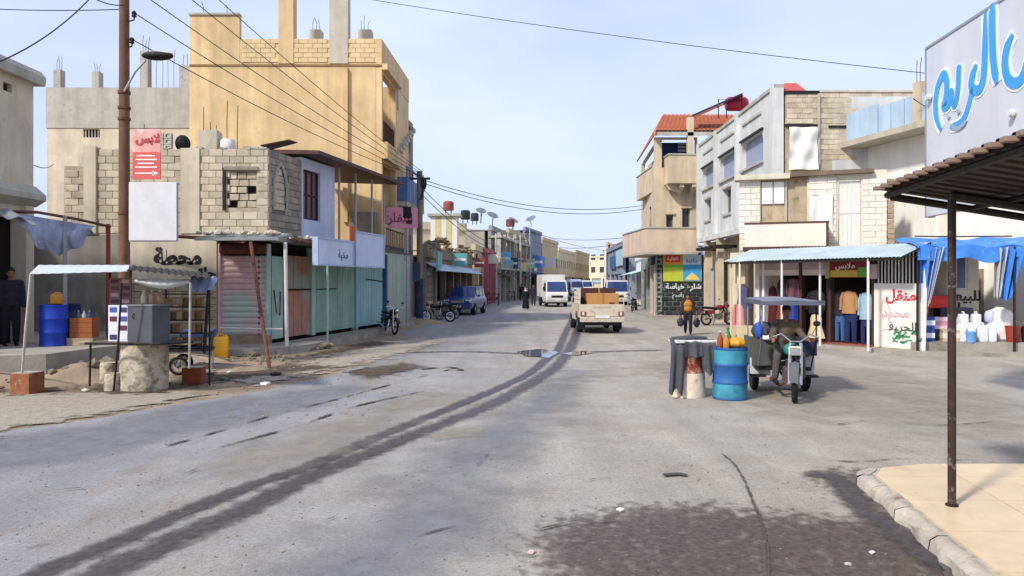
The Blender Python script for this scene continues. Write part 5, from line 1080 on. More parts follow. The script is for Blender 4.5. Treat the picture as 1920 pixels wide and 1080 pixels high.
# ================================================================== THE STREET BEYOND
def house(name, label, p0, p1, h, depth, wall, shops=3, floors=1, awn=None, parapet=.4, dark=.6, awd=1.5, winm=None, cols=False, rail=None, cat='building', sign=None):
    d_ = Vector(p1)-Vector(p0); L_ = d_.length; f = F(p0[0], p0[1], d_.x, d_.y); t = thing(name, label, cat, f)
    gh = 3.3 if h > 3.8 else h-.5; holes = []; bw = L_/shops
    for i in range(shops): holes.append((i*bw+.25, (i+1)*bw-.25, 0, gh-.5))
    ups = []
    for fl in range(floors-1):
        z = gh+.9+fl*3.1; n = max(2, int(L_/2.2))
        for i in range(n): ups.append(((i+.25)*L_/n, (i+.75)*L_/n, z, z+1.4))
    mb = MB(f); mb.wall(0, L_, 0, h-parapet, .05, .35, holes+ups); mb.box(.02, .7, 0, L_-.02, depth, h-parapet-.05); mb.build('wall', wall, t)
    mb = MB(f); mb.box(-.06, -.08, h-parapet, L_+.06, .3, h); mb.box(-.06, .3, h-parapet, L_+.06, depth, h-parapet+.1); mb.build('parapet', wall, t)
    for i, q in enumerate(holes):
        if R.random() < dark: MB(f).box(q[0], .5, 0, q[1], .55, q[3]).build('shop_shade_panel', M_DARK, t)  # dark sheet paints the shade of an open shop
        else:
            for k in range(6): MB(f).box(q[0], .2, .05+k*(q[3]-.05)/6, q[1], .25, .03+(k+1)*(q[3]-.05)/6).build('shutter_slat', R.choice([M_CONC_L, M_PLASTG, M_SHBLUE, M_TIN]), t)
    for q in ups: window(t, f, *q, .2, M_FRAME, winm or M_WINDOW, 2)
    if cols:
        for i in range(shops+1): MB(f).box(min(i*bw, L_-.35), -.9, 0, min(i*bw, L_-.35)+.35, -.55, h-parapet-.2).build('column', M_CONC, t)
        for fl in range(floors): MB(f).box(-.1, -1.0, gh-.1+fl*3.1, L_+.1, .04, gh+.1+fl*3.1).build('gallery_slab', M_CONC, t)
        for fl in range(floors-1): MB(f).box(0, -.95, gh+.1+fl*3.1, L_, -.85, gh+1.0+fl*3.1).build('gallery_parapet', wall, t)
    if awn:
        MB(f).corr((0.05, -awd, gh-.75), (L_-.1, 0, 0), (0, awd+.04, .45), .3, .04, 'sine').build('awning', awn, t)
        for i in range(shops+1 if awd > 1 else 0): MB(f).cyl((.1+i*(L_-.2)/shops, -1.45, 0), (.1+i*(L_-.2)/shops, -1.45, gh-.75), .04, n=6).build('awning_post', M_STEEL, t)
    if sign:
        for (x0, x1, z0, z1, hx) in sign: MB(f).box(x0, -.14, z0, x1, -.085, z1).build('signboard', flat('board '+hx, hx), t)
    return t, f
M_CR = pm('far cream plaster', 'D9CDB0', .1, .8, streak=.15); M_CR2 = pm('far sand plaster', 'C9B792', .12, .8, streak=.2); M_GRY = pm('far grey plaster', '9A968C', .15, .8, streak=.25)
M_WHT = pm('far white plaster', 'DDD9CF', .08, .8, streak=.12); M_PINK = pm('rose pink paint', 'A8606C', .15, 1.5, streak=.2); M_BLUG = pm('far blue grey plaster', '868D9A', .15, .8, streak=.2)
# left row
t, f = house('low_shop_row', 'low shop row with rubble parapet and pale awning behind the parked dark car', (-4.5, 39.4), (-3.05, 58.5), 3.9, 7, pm('brown grey stonework', '8B7C66', .25, 1.5, bump=.6), 6, 1, pm('pale blue tin', 'AFC0CC', .12, 2, rough=.5, streak=.2), .6, .55, awd=.8)
pts = []
for i in range(150):
    p = f @ Vector((R.uniform(.2, 19), R.uniform(-.1, .4), 3.75)); pts.append((p.x, p.y, p.z+R.uniform(0, .9)*(.6+.4*math.sin(p.y*.6)), R.uniform(.12, .26)))
mb = MB()
for x, y, z, r in pts: mb.bm(rock(r), at(x, y, z, R.uniform(0, 360)))
o = mb.build('rubble_parapet', pm('rubble brown', '7E6F58', .25, 3), t, world=True); o['kind'] = 'stuff'
MB(f).box(.0, -.6, 2.55, 1.3, -.5, 3.6).build('signboard', flat('turquoise board', '6FA9AE'), t)
house('rose_shop', 'single storey shop with rose pink columns past the parked dark car', (-2.95, 59), (-2.05, 72), 5.0, 6, M_CR2, 4, 1, None, .5, .7, cols=False, sign=((1, 4, 3.6, 4.3, 'A98A80'), (7, 10, 3.4, 4.4, '8A5560')))
R2 = F(-2.95, 59, .9, 13)
rc = [o for o in bpy.data.objects if o.name == 'rose_shop'][0]
for x in (5.5, 7.6, 10.6, 12.4): MB(R2).box(x, -.5, 0, x+.5, -.1, 4.5).build('column', M_PINK, rc)
MB(R2).box(5.3, -.55, 4.5, 13, -.05, 4.9).build('lintel', M_PINK, rc)
house('gallery_house', 'two storey concrete gallery house beyond the rose pink columns', (-2.0, 73), (-.6, 83), 7.5, 8, M_GRY, 3, 2, None, .5, .8, cols=True, sign=((.5, 3, 3.6, 4.8, '5FB0C0'), (4, 6.5, 3.5, 4.6, 'BFB8A8')))
house('frame_house', 'unfinished two storey house with bare columns in the left street row', (-.4, 84), (1.5, 94), 8.0, 8, M_CR2, 3, 2, None, .5, .8, cols=True)
house('blue_grey_house', 'blue grey three storey house near the white van', (1.7, 95), (4.2, 106), 9.0, 8, M_BLUG, 3, 2, M_BROWNTIN, .5, .8, sign=((1, 4, 3.6, 4.8, '5A6E98'), (5, 7, 3.4, 4.6, 'DDE6EA')))
house('sand_house', 'sand coloured house in the distance left of the street bend', (4.4, 107), (7.4, 120), 8.4, 9, M_CR2, 3, 2, None, .5, .7)
house('cream_house', 'cream house with flat roof at the distant street bend', (7.6, 122), (12.2, 143), 7.5, 9, M_CR, 4, 2, None, .5, .6)
house('pale_house', 'pale yellow house at the far end of the street', (12.4, 145), (17.4, 168), 8.2, 9, M_CR2, 4, 2, None, .5, .6)
house('pale_house', 'farthest pale block closing the street view', (17.0, 186), (27, 180), 8.3, 10, M_CR, 4, 3, None, .4, .5)
house('pale_house', 'small ochre block just left of the farthest pale block', (13.5, 205), (18, 203), 9.6, 10, pm('far ochre plaster', 'D2B070', .1), 3, 3, None, .4, .5)
house('cream_house', 'wide cream house set back behind the rubble parapet shop row', (-9.5, 60), (-3.9, 63), 6.9, 9, M_CR, 3, 1, None, .6, .3)
house('cream_house', 'cream flat roofed house rising behind the rose pink shop', (-6.5, 76), (-3.3, 82), 7.6, 9, M_CR, 2, 2, None, .5, .3)
st = thing('striped_stair_house', 'small yellow and white striped rooftop room under a red tank', 'rooftop room', (-6.2, 58.2, 0))
for i in range(5): MB().box(-.15+i*.42, 0, 4.0, .25+i*.42, 1.6, 7.1).build('wall_panel', pm('yellow stripe', 'C4BC8A', .1) if i % 2 else M_WHT, st)
MB().box(-.4, -.2, 7.1, 2.2, 1.8, 7.3).build('roof_slab', M_CONC, st)
def water_tank(x, y, z, r, h, col, label):
    t = thing('water_tank', label, 'water tank', (x, y, z), 'rooftop water tanks'); MB().lathe([(r*.9, .3), (r, .35), (r, .3+h*.85), (r*.7, .3+h*.97), (r*.2, .3+h)], (0, 0, 0), 16).build('tank', flat('tank '+col, col, rough=.45), t, smooth=True)
    for a in range(4): MB().cyl((r*.7*math.cos(a*1.57+.8), r*.7*math.sin(a*1.57+.8), 0), (r*.7*math.cos(a*1.57+.8), r*.7*math.sin(a*1.57+.8), .35), .03, n=5).build('leg', M_DARKIRON, t)
water_tank(-5.0, 58.8, 7.3, .42, .75, '96504A', 'red water tank on the striped rooftop room'); water_tank(-3.9, 62.5, 6.9, .4, .8, '2B2D30', 'black water tank on the wide cream house'); water_tank(-3.2, 64, 6.9, .35, .7, '3A3C40', 'dark grey water tank right of the black one'); water_tank(-.2, 85.5, 8.0, .5, .9, '6A3A36', 'dark red tank on the unfinished house')
def dish(x, y, z, r, label, rz=0):
    t = thing('satellite_dish', label, 'dish', at(x, y, z, rz), 'rooftop satellite dishes')
    MB().grid(lambda u, v: (r*v*math.cos(u*6.2832), -.2*r*(1-v*v)+.8*r*v*math.sin(u*6.2832), 1.1-.2*r*(1-v*v)+r*.6*v*math.sin(u*6.2832)), 20, 5).build('bowl', pm('dish grey', '6E7278', .15, rough=.4), t, smooth=True)
    MB().tube([(0, .1, 0), (0, 0, 1.1)], .04, 6).build('mast', M_DARKIRON, t); MB().tube([(0, -.1, .6), (0, -.8*r, 1.1)], .02, 5).build('feed_arm', M_DARKIRON, t)
dish(-1.9, 74, 7.5, .6, 'grey satellite dish on the concrete gallery house', 35); dish(.2, 86, 8.0, .6, 'satellite dish on the unfinished columned house', 50); dish(2.4, 95.8, 9.0, .7, 'satellite dish on the blue grey house roof', -40); dish(-2.6, 63.0, 6.9, .45, 'pale satellite dish at the right end of wide cream house', 20)
# right row
house('awning_shop', 'shop with pale blue awning past the cream corner house on right', (11.6, 70), (10.1, 54), 4.4, 6, M_WHT, 4, 1, pm('pale blue awning', 'A9C8D6', .1, 2), .5, .9)
house('blue_shop', 'shop with sky blue upper board on the right beyond white truck', (11.7, 92), (10.9, 74), 6.0, 8, M_BLUG, 4, 2, None, .5, .8, sign=((13, 19.5, 3.6, 5.2, '9FBFCC'), (6, 12, 3.4, 4.8, '3C5D86')))
house('white_far_house', 'white far house with projecting flat roof right of the street bend', (16, 128), (11.9, 97), 6.6, 10, M_WHT, 5, 2, None, .5, .5)
house('cream_house', 'sand house behind the white far house at right', (25, 165), (16.5, 131), 9.0, 10, M_CR2, 5, 2, None, .5, .5)
# poles down the street
for x, y, h, lab in ((-.35, 85, 6.5, 'thin utility pole beside the unfinished columned house'), (-1.5, 70, 6.5, 'utility pole in front of the rose pink columns'), (2.2, 92, 8.5, 'tall pale pole before the blue grey house'), (.9, 80, 7.0, 'grey pole standing behind the walking woman')):
    t = thing('street_pole', lab, 'pole', (x, y, 0), 'poles along the street'); MB().lathe([(.13, 0), (.09, h)], (0, 0, 0), 10).build('shaft', M_CONC, t, smooth=True); MB().box(-.7, -.05, h-.5, .7, .05, h-.4).build('crossarm', M_DARKIRON, t)
# projecting boards, blinds and small clutter along the left row
def board(label, x, y, z, w, h, col, name='projecting_sign'):
    t = thing(name, label, 'sign', at(x, y, z, R.uniform(-6, 6)), 'projecting signs along the street'); MB().box(0, 0, 0, w, .08, h).build('panel', flat('board '+col, col, var=.2), t); MB().box(-.3, .02, h*.8, 0, .06, h*.85).build('bracket', M_DARKIRON, t); MB().box(w*.1, -.006, h*.4, w*.9, 0, h*.6).build('print', flat('pale print', 'D8D4C8'), t)
board('turquoise projecting sign on the low shop row', -3.75, 47.5, 3.0, .9, .8, '5FA3A6'); board('dull red projecting sign left of the rose pink columns', -2.9, 57.5, 3.1, .8, .7, '8A3E3A'); board('white projecting sign over the rose pink shop', -2.2, 66, 3.6, 1.0, .8, 'D5D2C8'); board('sky blue projecting sign on concrete gallery house', -1.4, 75.5, 3.7, 1.3, 1.3, '6FB4CC'); board('dark blue projecting sign on the gallery house end', -.5, 81.5, 3.4, 1.2, 1.2, '2F4A86'); board('orange projecting sign on the unfinished columned house', .2, 86, 4.2, 1.2, .9, 'B8643A'); board('pale green projecting sign further along the left row', 1.4, 91, 3.6, 1.4, 1.2, 'A3BFA0'); board('blue and white projecting sign beside white van roof', 2.6, 97, 3.8, 1.5, 1.5, '4A78C0'); board('white projecting sign beyond the blue grey house', 4.6, 106, 4.0, 1.6, 1.4, 'DDDAD0')
for x0, y0, x1, y1, z, m, lab in ((-1.9, 72.6, -.9, 80, 3.0, M_BROWNTIN, 'brown tin blind along the gallery house shops'), (-.2, 83.6, 1.2, 91, 3.1, M_DARKIRON, 'dark blind over the shops of the unfinished house'), (2.0, 94.6, 4.4, 105, 3.1, M_NAVY, 'navy blind over the blue grey house shops')):
    d2 = Vector((x1-x0, y1-y0, 0)); n2 = Vector((d2.y, -d2.x, 0)).normalized(); q2 = Vector((x0, y0, z)); mb = MB(); mb.hexa([q2, q2+d2, q2+d2+n2*1.6-Vector((0, 0, .5)), q2+n2*1.6-Vector((0, 0, .5)), q2+Vector((0, 0, .06)), q2+d2+Vector((0, 0, .06)), q2+d2+n2*1.6-Vector((0, 0, .44)), q2+n2*1.6-Vector((0, 0, .44))]); one(mb, 'shop_blind', m, lab, 'awning', 'blinds along the street')
def goods(label, x, y, col):
    t = thing('pavement_stand', label, 'stand', at(x, y, .02, R.uniform(-20, 20)), 'goods stands along the street')
    for i in range(2): MB().box(-.6, -.3, .45+i*.45, .6, .3, .5+i*.45).build('shelf', M_DARKIRON, t)
    for sx_ in (-.58, .54): MB().box(sx_, -.28, 0, sx_+.04, .28, 1.0).build('side', M_DARKIRON, t)
    for i in range(5): MB().obox((-.45+i*.22, 0, .58+.45*(i % 2)), (.18, .4, .16)).build('packet', flat('goods '+col, col, var=.3), t)
goods('stand of green goods before the low shop row', -3.0, 50.5, '5E7A4A'); goods('stand of red goods before rose pink shop', -1.7, 63.5, '8E3E36'); goods('stand of white goods near gallery house', -.3, 78, 'CFCBC0'); goods('stand of blue goods near the unfinished house', 1.9, 87, '3E5A8A')
# ================================================================== CANOPY, SIGN
ca = thing('entrance_canopy', 'brown corrugated canopy on a dark post at the right edge', 'canopy', (3.67, 6.23, .13))
M_CAN = pm('chocolate brown sheet', '2A1B17', .2, 4, rough=.6, stain='6A5248', stain_lo=.64, stain_scale=5)
d_ = Vector((.159, 1, 0)).normalized(); o_ = Vector((3.40, 6.98, 2.86))
mb = MB(); mb.corr(o_, -d_*5.2, Vector((3.2, .3, -.42)), .2, .035, 'trap', nv=3); mb.build('roof_sheet', M_CAN, ca, world=True)
mb = MB(); a = o_+Vector((.08, -.05, -.06)); mb.tube([a, a-d_*5.1], .03, 6); mb.build('edge_beam', M_DARKIRON, ca, world=True)
mb = MB(); mb.tube([o_+Vector((.1, -.1, -.08)), o_+Vector((3.2, .2, -.5))], .035, 6); mb.build('end_beam', M_DARKIRON, ca, world=True)
p_ = Vector((3.67, 6.23, 2.72)); mb = MB(); mb.tube([p_, p_+Vector((3.0, .25, -.42))], .04, 6); mb.build('cross_beam', M_DARKIRON, ca, world=True)
for k in (.9, 1.9): 
    q = o_+Vector((k, .1*k, -.13*k-.06)); MB().tube([q, q-d_*5], .025, 6).build('purlin', M_DARKIRON, ca, world=True)
mpost = pm('brown post worn to silver', '3A2B26', .3, 8, rough=.5, stain='9A9490', stain_lo=.56, stain_scale=9)
MB().cyl((0, 0, 0), (0, 0, 2.6), .032, n=14).build('post', mpost, ca, smooth=True); MB().lathe([(.05, 0), (.05, .015), (.034, .02)], (0, 0, 0), 14).build('post_foot', M_DARKIRON, ca)
for s_ in (-1.5, -3.2): MB().cyl(p_+d_*s_*1.0-Vector((0, 0, 2.58)), p_+d_*s_*1.0, .032, n=12).build('post', mpost, ca, world=True) if s_ < -3 else None
for i in range(24):
    q = o_-d_*(.1+i*.2); MB().obox(q+Vector((.0, 0, .0)), (.09, .07, .035), rz=-9, ch=.006).build('ridge_clip', pm('dusty brown clip', '8A7468', .2), ca, world=True)
# large sign: local x runs from the far edge towards the camera
fsg = F(7.0, 12.6, -.0714, -1)
sg = thing('shop_billboard', 'large grey billboard with flowing blue script above the brown canopy', 'billboard', fsg)
MB(fsg).box(0, 0, 3.1, 7.6, .12, 5.92).build('panel', pm('silver grey vinyl', 'C9CCD2', .06, .9, rough=.4, bump=.03, streak=.08, stain='B3B7C0', stain_lo=.6, stain_scale=1.1), sg)
mb = MB(fsg); mb.box(-.02, -.015, 5.92, 7.62, .14, 5.96); mb.box(-.04, -.015, 3.08, 0, .14, 5.96); mb.box(0, .3, 3.3, 7.6, .36, 3.4); mb.box(0, .3, 5.4, 7.6, .36, 5.5); mb.build('frame', M_STEEL, sg)
for x in (4.2, 7.2): MB(fsg).box(x, .18, 0, x+.16, .34, 5.6).build('leg', M_DARKIRON, sg)
def sp(px, py):
    u = (px-960)/1400; Y = (7.0-.0714*12.6)/(u-.0714); return ((12.6-Y)/.99746, CAMH+(HZ-py)*Y/FPX)
k_ = 1620; q_ = 300/771
def zs(pts): return [sp(1620+x*q_, y*q_) for x, y in pts]
letters = [
 ([(375, 625), (355, 570), (350, 500), (358, 430), (378, 372), (392, 362), (404, 400), (400, 470), (390, 515), (412, 500), (428, 450), (420, 430)], .15),
 ([(428, 500), (445, 500), (458, 430), (462, 340), (466, 310)], .13),
 ([(548, 310), (530, 360), (522, 410), (538, 435), (565, 425), (582, 370), (588, 250), (590, 60)], .15),
 ([(528, 420), (512, 500), (485, 575), (450, 605), (420, 612)], .12),
 ([(625, 15), (624, 150), (630, 300), (645, 400)], .15),
 ([(724, 165), (695, 230), (685, 310), (700, 380), (735, 400), (770, 370), (800, 270), (810, 150)], .15),
 ([(850, 30), (850, 200), (862, 330), (880, 420)], .15)]
mblue = pm('sky blue letter vinyl', '3E9BDC', .10, 1.0, rough=.35, bump=0); mout = pm('pale letter outline', 'E6F0F6', .04, 2, rough=.4, bump=0); mgl = pm('grey letter shade', '9AA4AE', .08, 1, rough=.4, bump=0)
for pts, w in letters:
    o1 = MB(fsg); stroke(o1, zs(pts), w*1.55, -.010, .0, 8, False); b = o1.build('letter_outline', mout, sg)
    o2 = MB(fsg); stroke(o2, zs(pts), w, -.022, -.010, 8); o2.build('letter', mblue, b)
for pts, w in (([(425, 600), (450, 620), (480, 605), (500, 580)], .06), ([(408, 570), (418, 560)], .05), ([(455, 545), (466, 535)], .05)):
    o2 = MB(fsg); stroke(o2, zs(pts), w, -.024, -.003, 6); o2.build('letter_mark', mgl, sg)
for x, y in ((728, 545), (325, 470)):
    s_, z_ = sp(1620+x*q_, y*q_); MB(fsg).lathe([(.05, -.09), (.06, -.03), (.03, .0)], (s_, 0, z_), 10, 'y').build('spot_lamp', M_WHITEPAINT, sg)
# ================================================================== OVERHEAD CABLES
cab = [((-8.75, 17, 9.3), P(560, 245, 31.0), .3, 'cable'), ]
def cb(label, a, b, sag, r=.012): cable('overhead_cable', label, a, b, sag, r)
T1 = Vector((px0, 17, 0))
cb('lowest cable slanting from the near pole past the yellow house', T1+Vector((.2, -.05, 7.5)), (p2x, p2y, 7.0), .25)
cb('second lowest cable slanting from the near pole past the yellow house', T1+Vector((.25, -.05, 8.1)), (p2x, p2y, 7.1), .25)
cb('third cable up slanting across the yellow house wall', T1+Vector((.2, -.05, 8.7)), (p2x, p2y, 7.2), .22)
cb('fourth cable up slanting across the yellow house wall', T1+Vector((.22, -.05, 9.5)), (p2x+.1, p2y, 7.2), .2)
cb('topmost cable crossing the yellow house parapet', T1+Vector((.2, -.05, 10.2)), (p2x+.1, p2y, 7.3), .2)
cb('thick sagging cable at the top left corner of sky', P(-40, 130, 14), P(180, -15, 19), .25, .016)
cb('thin level cable near the top left corner', P(-60, 14, 20), T1+Vector((0, 0, 8.2)), .05)
cb('cable leaving the near pole towards upper left', P(150, -20, 14), T1+Vector((0, 0, 8.3)), .1)
cb('long thin cable across the whole upper sky', P(640, -10, 30), P(1760, 140, 22), .15, .012)
cb('upper of two cables sagging over the street to cream house', (p2x, p2y, 6.95), P(1205, 385, 46), .75, .018)
cb('lower of two cables sagging over the street to cream house', (p2x, p2y, 6.8), P(1205, 392, 46), .8, .018)
cb('high cable crossing the street beyond the van', P(985, 428, 86), P(1135, 470, 100), .4, .02); cb('cable running along the left shop fronts', (p2x, p2y, 6.6), (-.35, 85, 6.0), .9, .02); cb('second cable running along the left shop fronts', (p2x, p2y, 6.3), (-.35, 85, 5.7), 1.0, .02)
cb('short cable at far street end, upper one', P(1000, 438, 90), P(1200, 442, 48), .5, .02); cb('short cable at far street end, lower one', P(1005, 455, 90), P(1200, 450, 48), .6, .02)
cb('thin cable between far left house and grey unfinished house', P(64, 310, 18), P(100, 308, 30), .1)
# ================================================================== PEOPLE
def remesh(o, v):
    m = o.modifiers.new('remesh', 'REMESH'); m.mode = 'VOXEL'; m.voxel_size = v; m.use_smooth_shade = True
    s_ = o.modifiers.new('smooth', 'SMOOTH'); s_.factor = .5; s_.iterations = 3
POSE = dict(sl=(.108, 0, .805), el=(.135, .012, .635), wl=(.14, -.03, .485), sr=(-.108, 0, .805), er=(-.135, .012, .635), wr=(-.14, -.03, .485),
            hl=(.052, 0, .525), kl=(.06, -.01, .285), al=(.062, .015, .045), hr=(-.052, 0, .525), kr=(-.06, -.01, .285), ar=(-.062, .015, .045),
            hips=(0, 0, .54), belly=(0, 0, .63), chest=(0, .003, .745), neck=(0, .005, .85), head=(0, -.012, .932))
def person(name, label, M, h=1.7, pose=None, top='555555', bot='333333', skin='8A5F48', hair='1A1614', sleeves=True, robe=None, vest=None, group=None, scarf=None, cap_=None):
    J = {k: Vector(v)*h for k, v in {**POSE, **(pose or {})}.items()}
    t = thing(name, label, 'person', M, group); ms = pm('skin '+skin, skin, .08, 12, rough=.55, bump=.05)
    b = MB(); hd = J['head']
    def hand(w, e):
        d = (w-e).normalized(); side = d.cross(Vector((0, 1, 0))); side = side.normalized() if side.length > .1 else Vector((1, 0, 0)); fw = side.cross(d)
        b.cap(w, w+d*.035*h, .015*h, .019*h, 8)
        for i, l in enumerate((.036, .042, .04, .03)):
            r0 = w+d*.042*h+fw*(i-1.5)*.0125*h; m_ = r0+d*l*.55*h; b.cap(r0, m_, .0055*h, .005*h, 6); b.cap(m_, m_+(d*.8+side*.5*(1 if w.x < 0 else -1)).normalized()*l*.5*h, .005*h, .0042*h, 6)
        r0 = w+d*.012*h-fw*.016*h; b.cap(r0, r0+(d*.7-fw*.7)*.03*h, .0065*h, .0055*h, 6)
    b.ball(hd+Vector((0, 0, .008*h)), .045*h, .055*h, .058*h, 16, 12); b.ball(hd+Vector((0, -.016*h, -.03*h)), .033*h, .036*h, .034*h)
    b.ball(hd+Vector((0, -.056*h, -.008*h)), .007*h, .011*h, .011*h, 8, 6); b.ball(hd+Vector((0, -.052*h, -.034*h)), .013*h, .006*h, .005*h, 8, 6)
    for s_ in (-1, 1): b.ball(hd+Vector((s_*.046*h, .004*h, -.004*h)), .006*h, .01*h, .016*h, 8, 6)
    b.cap(J['neck']-Vector((0, 0, .02*h)), hd-Vector((0, -.01*h, .03*h)), .03*h, .028*h)
    b.ball(J['chest'], .098*h, .06*h, .1*h, 16, 10); b.ball(J['belly'], .083*h, .058*h, .1*h, 16, 10); b.ball(J['hips'], .088*h, .062*h, .062*h, 16, 10)
    b.cap(J['sl'], J['sr'], .034*h, .034*h)
    for q in 'lr':
        b.cap(J['s'+q], J['e'+q], .031*h, .025*h); b.cap(J['e'+q], J['w'+q], .024*h, .016*h); hand(J['w'+q], J['e'+q])
        b.cap(J['h'+q], J['k'+q], .052*h, .034*h); b.cap(J['k'+q], J['a'+q], .034*h, .02*h); b.cap(J['a'+q]-Vector((0, 0, .02*h)), J['a'+q]+Vector((0, -.085*h, -.026*h)), .02*h, .016*h)
    o = b.build('body', ms, t); remesh(o, .0065*h)
    for s_ in (-1, 1): MB().ball(hd+Vector((s_*.018*h, -.049*h, .006*h)), .0065*h, .004*h, .004*h, 8, 6).build('eye', M_BLACK, t, smooth=True)
    mt = pm('shirt '+top, top, .25, 14, rough=.9, bump=.6, bscale=14); mbt = pm('trousers '+bot, bot, .12, 9, rough=.9, bump=.4, bscale=16)
    g = .012*h
    c = MB(); c.ball(J['chest'], .098*h+g, .06*h+g, .1*h+g, 16, 10); c.ball(J['belly'], .086*h+g, .06*h+g, .1*h, 16, 10); c.ball(J['hips'], .09*h+g, .066*h+g, .05*h, 16, 10); c.cap(J['sl'], J['sr'], .034*h+g, .034*h+g)
    for q in 'lr':
        c.cap(J['s'+q], J['e'+q] if sleeves else J['s'+q].lerp(J['e'+q], .5), .033*h+g, .027*h+g)
        if sleeves: c.cap(J['e'+q], J['e'+q].lerp(J['w'+q], .85), .027*h+g, .02*h+g)
    o = c.build('shirt', mt, t); remesh(o, .012*h)
    if vest:
        c = MB(); c.ball(J['chest'], .098*h+g*1.9, .06*h+g*1.9, .1*h+g*1.4, 16, 10); c.ball(J['belly'], .086*h+g*1.9, .06*h+g*1.9, .09*h, 16, 10); o = c.build('vest', pm('vest '+vest, vest, .15, 9, bump=.4), t); remesh(o, .012*h)
    c = MB(); c.ball(J['hips'], .088*h+g, .064*h+g, .06*h, 16, 10)
    for q in 'lr': c.cap(J['h'+q], J['k'+q], .054*h+g*.7, .038*h+g); c.cap(J['k'+q], J['k'+q].lerp(J['a'+q], .9), .038*h+g, .028*h+g)
    o = c.build('trousers', mbt, t); remesh(o, .012*h)
    for q in 'lr':
        c = MB(); a_ = J['a'+q]; c.cap(a_-Vector((0, -.02*h, .022*h)), a_+Vector((0, -.09*h, -.026*h)), .025*h, .021*h); c.build('shoe', M_BLACK, t, smooth=True)
    c = MB(); c.ball(hd+Vector((0, .009*h, .03*h)), .052*h, .06*h, .052*h, 16, 10, .04); c.build('hair', pm('hair '+hair, hair, .3, 30, rough=.6, bump=.6, bscale=90), t, smooth=True)
    if cap_: MB().lathe([(.056*h, 0), (.056*h, .02*h), (.045*h, .045*h), (.01*h, .055*h)], hd+Vector((0, .004*h, .03*h)), 16).build('cap', flat('cap '+cap_, cap_), t, smooth=True)
    if robe:
        mr = pm('robe '+robe, robe, .12, 7, rough=.9, bump=.5, bscale=12); c = MB()
        prof = [(.02, .84, .05), (.13, .8, .08), (.135, .7, .085), (.12, .58, .085), (.13, .4, .1), (.15, .2, .12), (.17, .03, .14)]; k = 24; vs = []
        for rx, z, ry in prof:
            for i in range(k): a = 2*math.pi*i/k; fo = 1+.06*math.sin(7*a)*(1-z); vs.append((rx*fo*math.cos(a)*h, ry*fo*math.sin(a)*h, z*h))
        c.add(vs, [(j*k+i, j*k+(i+1) % k, (j+1)*k+(i+1) % k, (j+1)*k+i) for j in range(len(prof)-1) for i in range(k)]); c.build('robe', mr, t, smooth=True)
    if scarf:
        c = MB(); c.ball(hd+Vector((0, .01*h, .01*h)), .058*h, .064*h, .075*h, 16, 10); c.ball(hd+Vector((0, .0, -.1*h)), .09*h, .075*h, .06*h, 16, 10); o = c.build('headscarf', pm('scarf '+scarf, scarf, .12, 9, rough=.9), t); remesh(o, .012*h)
    return t, J
WALK = dict(kl=(.06, -.06, .29), al=(.06, -.07, .05), kr=(-.06, .0, .285), ar=(-.06, .11, .07))
person('person', 'man in dark clothes standing in the doorway at far left', at(-11.35, 16.9, .55, 40), 1.76, top='23242C', bot='1C1D22')
bx, by = G(1290, 628)
t, J = person('person', 'boy in mustard vest carrying two dark bags across the forecourt', at(bx, by, .02, -12), 1.52, {**WALK, 'wl': (.17, -.02, .47), 'wr': (-.17, -.02, .47)}, top='3A2B24', bot='20222C', vest='A8762E', skin='9A6E50')
def bag(label, x, y, z, w, h, col):
    b = thing('carrier_bag', label, 'bag', (x, y, z), 'bags carried by the boy'); mb = MB(); mb.ball((0, 0, h*.42), w*.8, w*.4, h*.45, 12, 8, .12); mb.build('sack', flat('bag '+col, col, rough=.35), b, smooth=True)
    MB().tube([(-w*.4, 0, h*.75), (-.01, 0, h*1.15), (.01, 0, h*1.15), (w*.4, 0, h*.75)], .012, 5).build('handle', flat('bag '+col, col), b)
bag('dark carrier bag in the left side hand of the vest wearing boy', bx-.3, by-.1, .33, .17, .36, '2A2E3C'); bag('dark carrier bag on the right side of the vest wearing boy', bx+.3, by-.1, .3, .16, .4, '23242C')
wx, wy = G(986, 580); person('person', 'woman in long black robe and pale headscarf walking on the road', at(wx, wy, .02, 10), 1.58, WALK, top='1A191D', bot='1A191D', robe='17161A', scarf='B8B2AE')
person('person', 'man in dark coat walking behind the black robed woman', at(1.75, 61, .02, 0), 1.72, WALK, top='26262C', bot='2A2A30')
person('person', 'person in pale grey standing by the rose pink columns', at(-1.0, 76.5, .14, 20), 1.65, top='9AA3AE', bot='8A929C')
person('person', 'person in dark jacket beside the far shops', at(1.0, 79, .02, -30), 1.7, top='3A3438', bot='25262E')
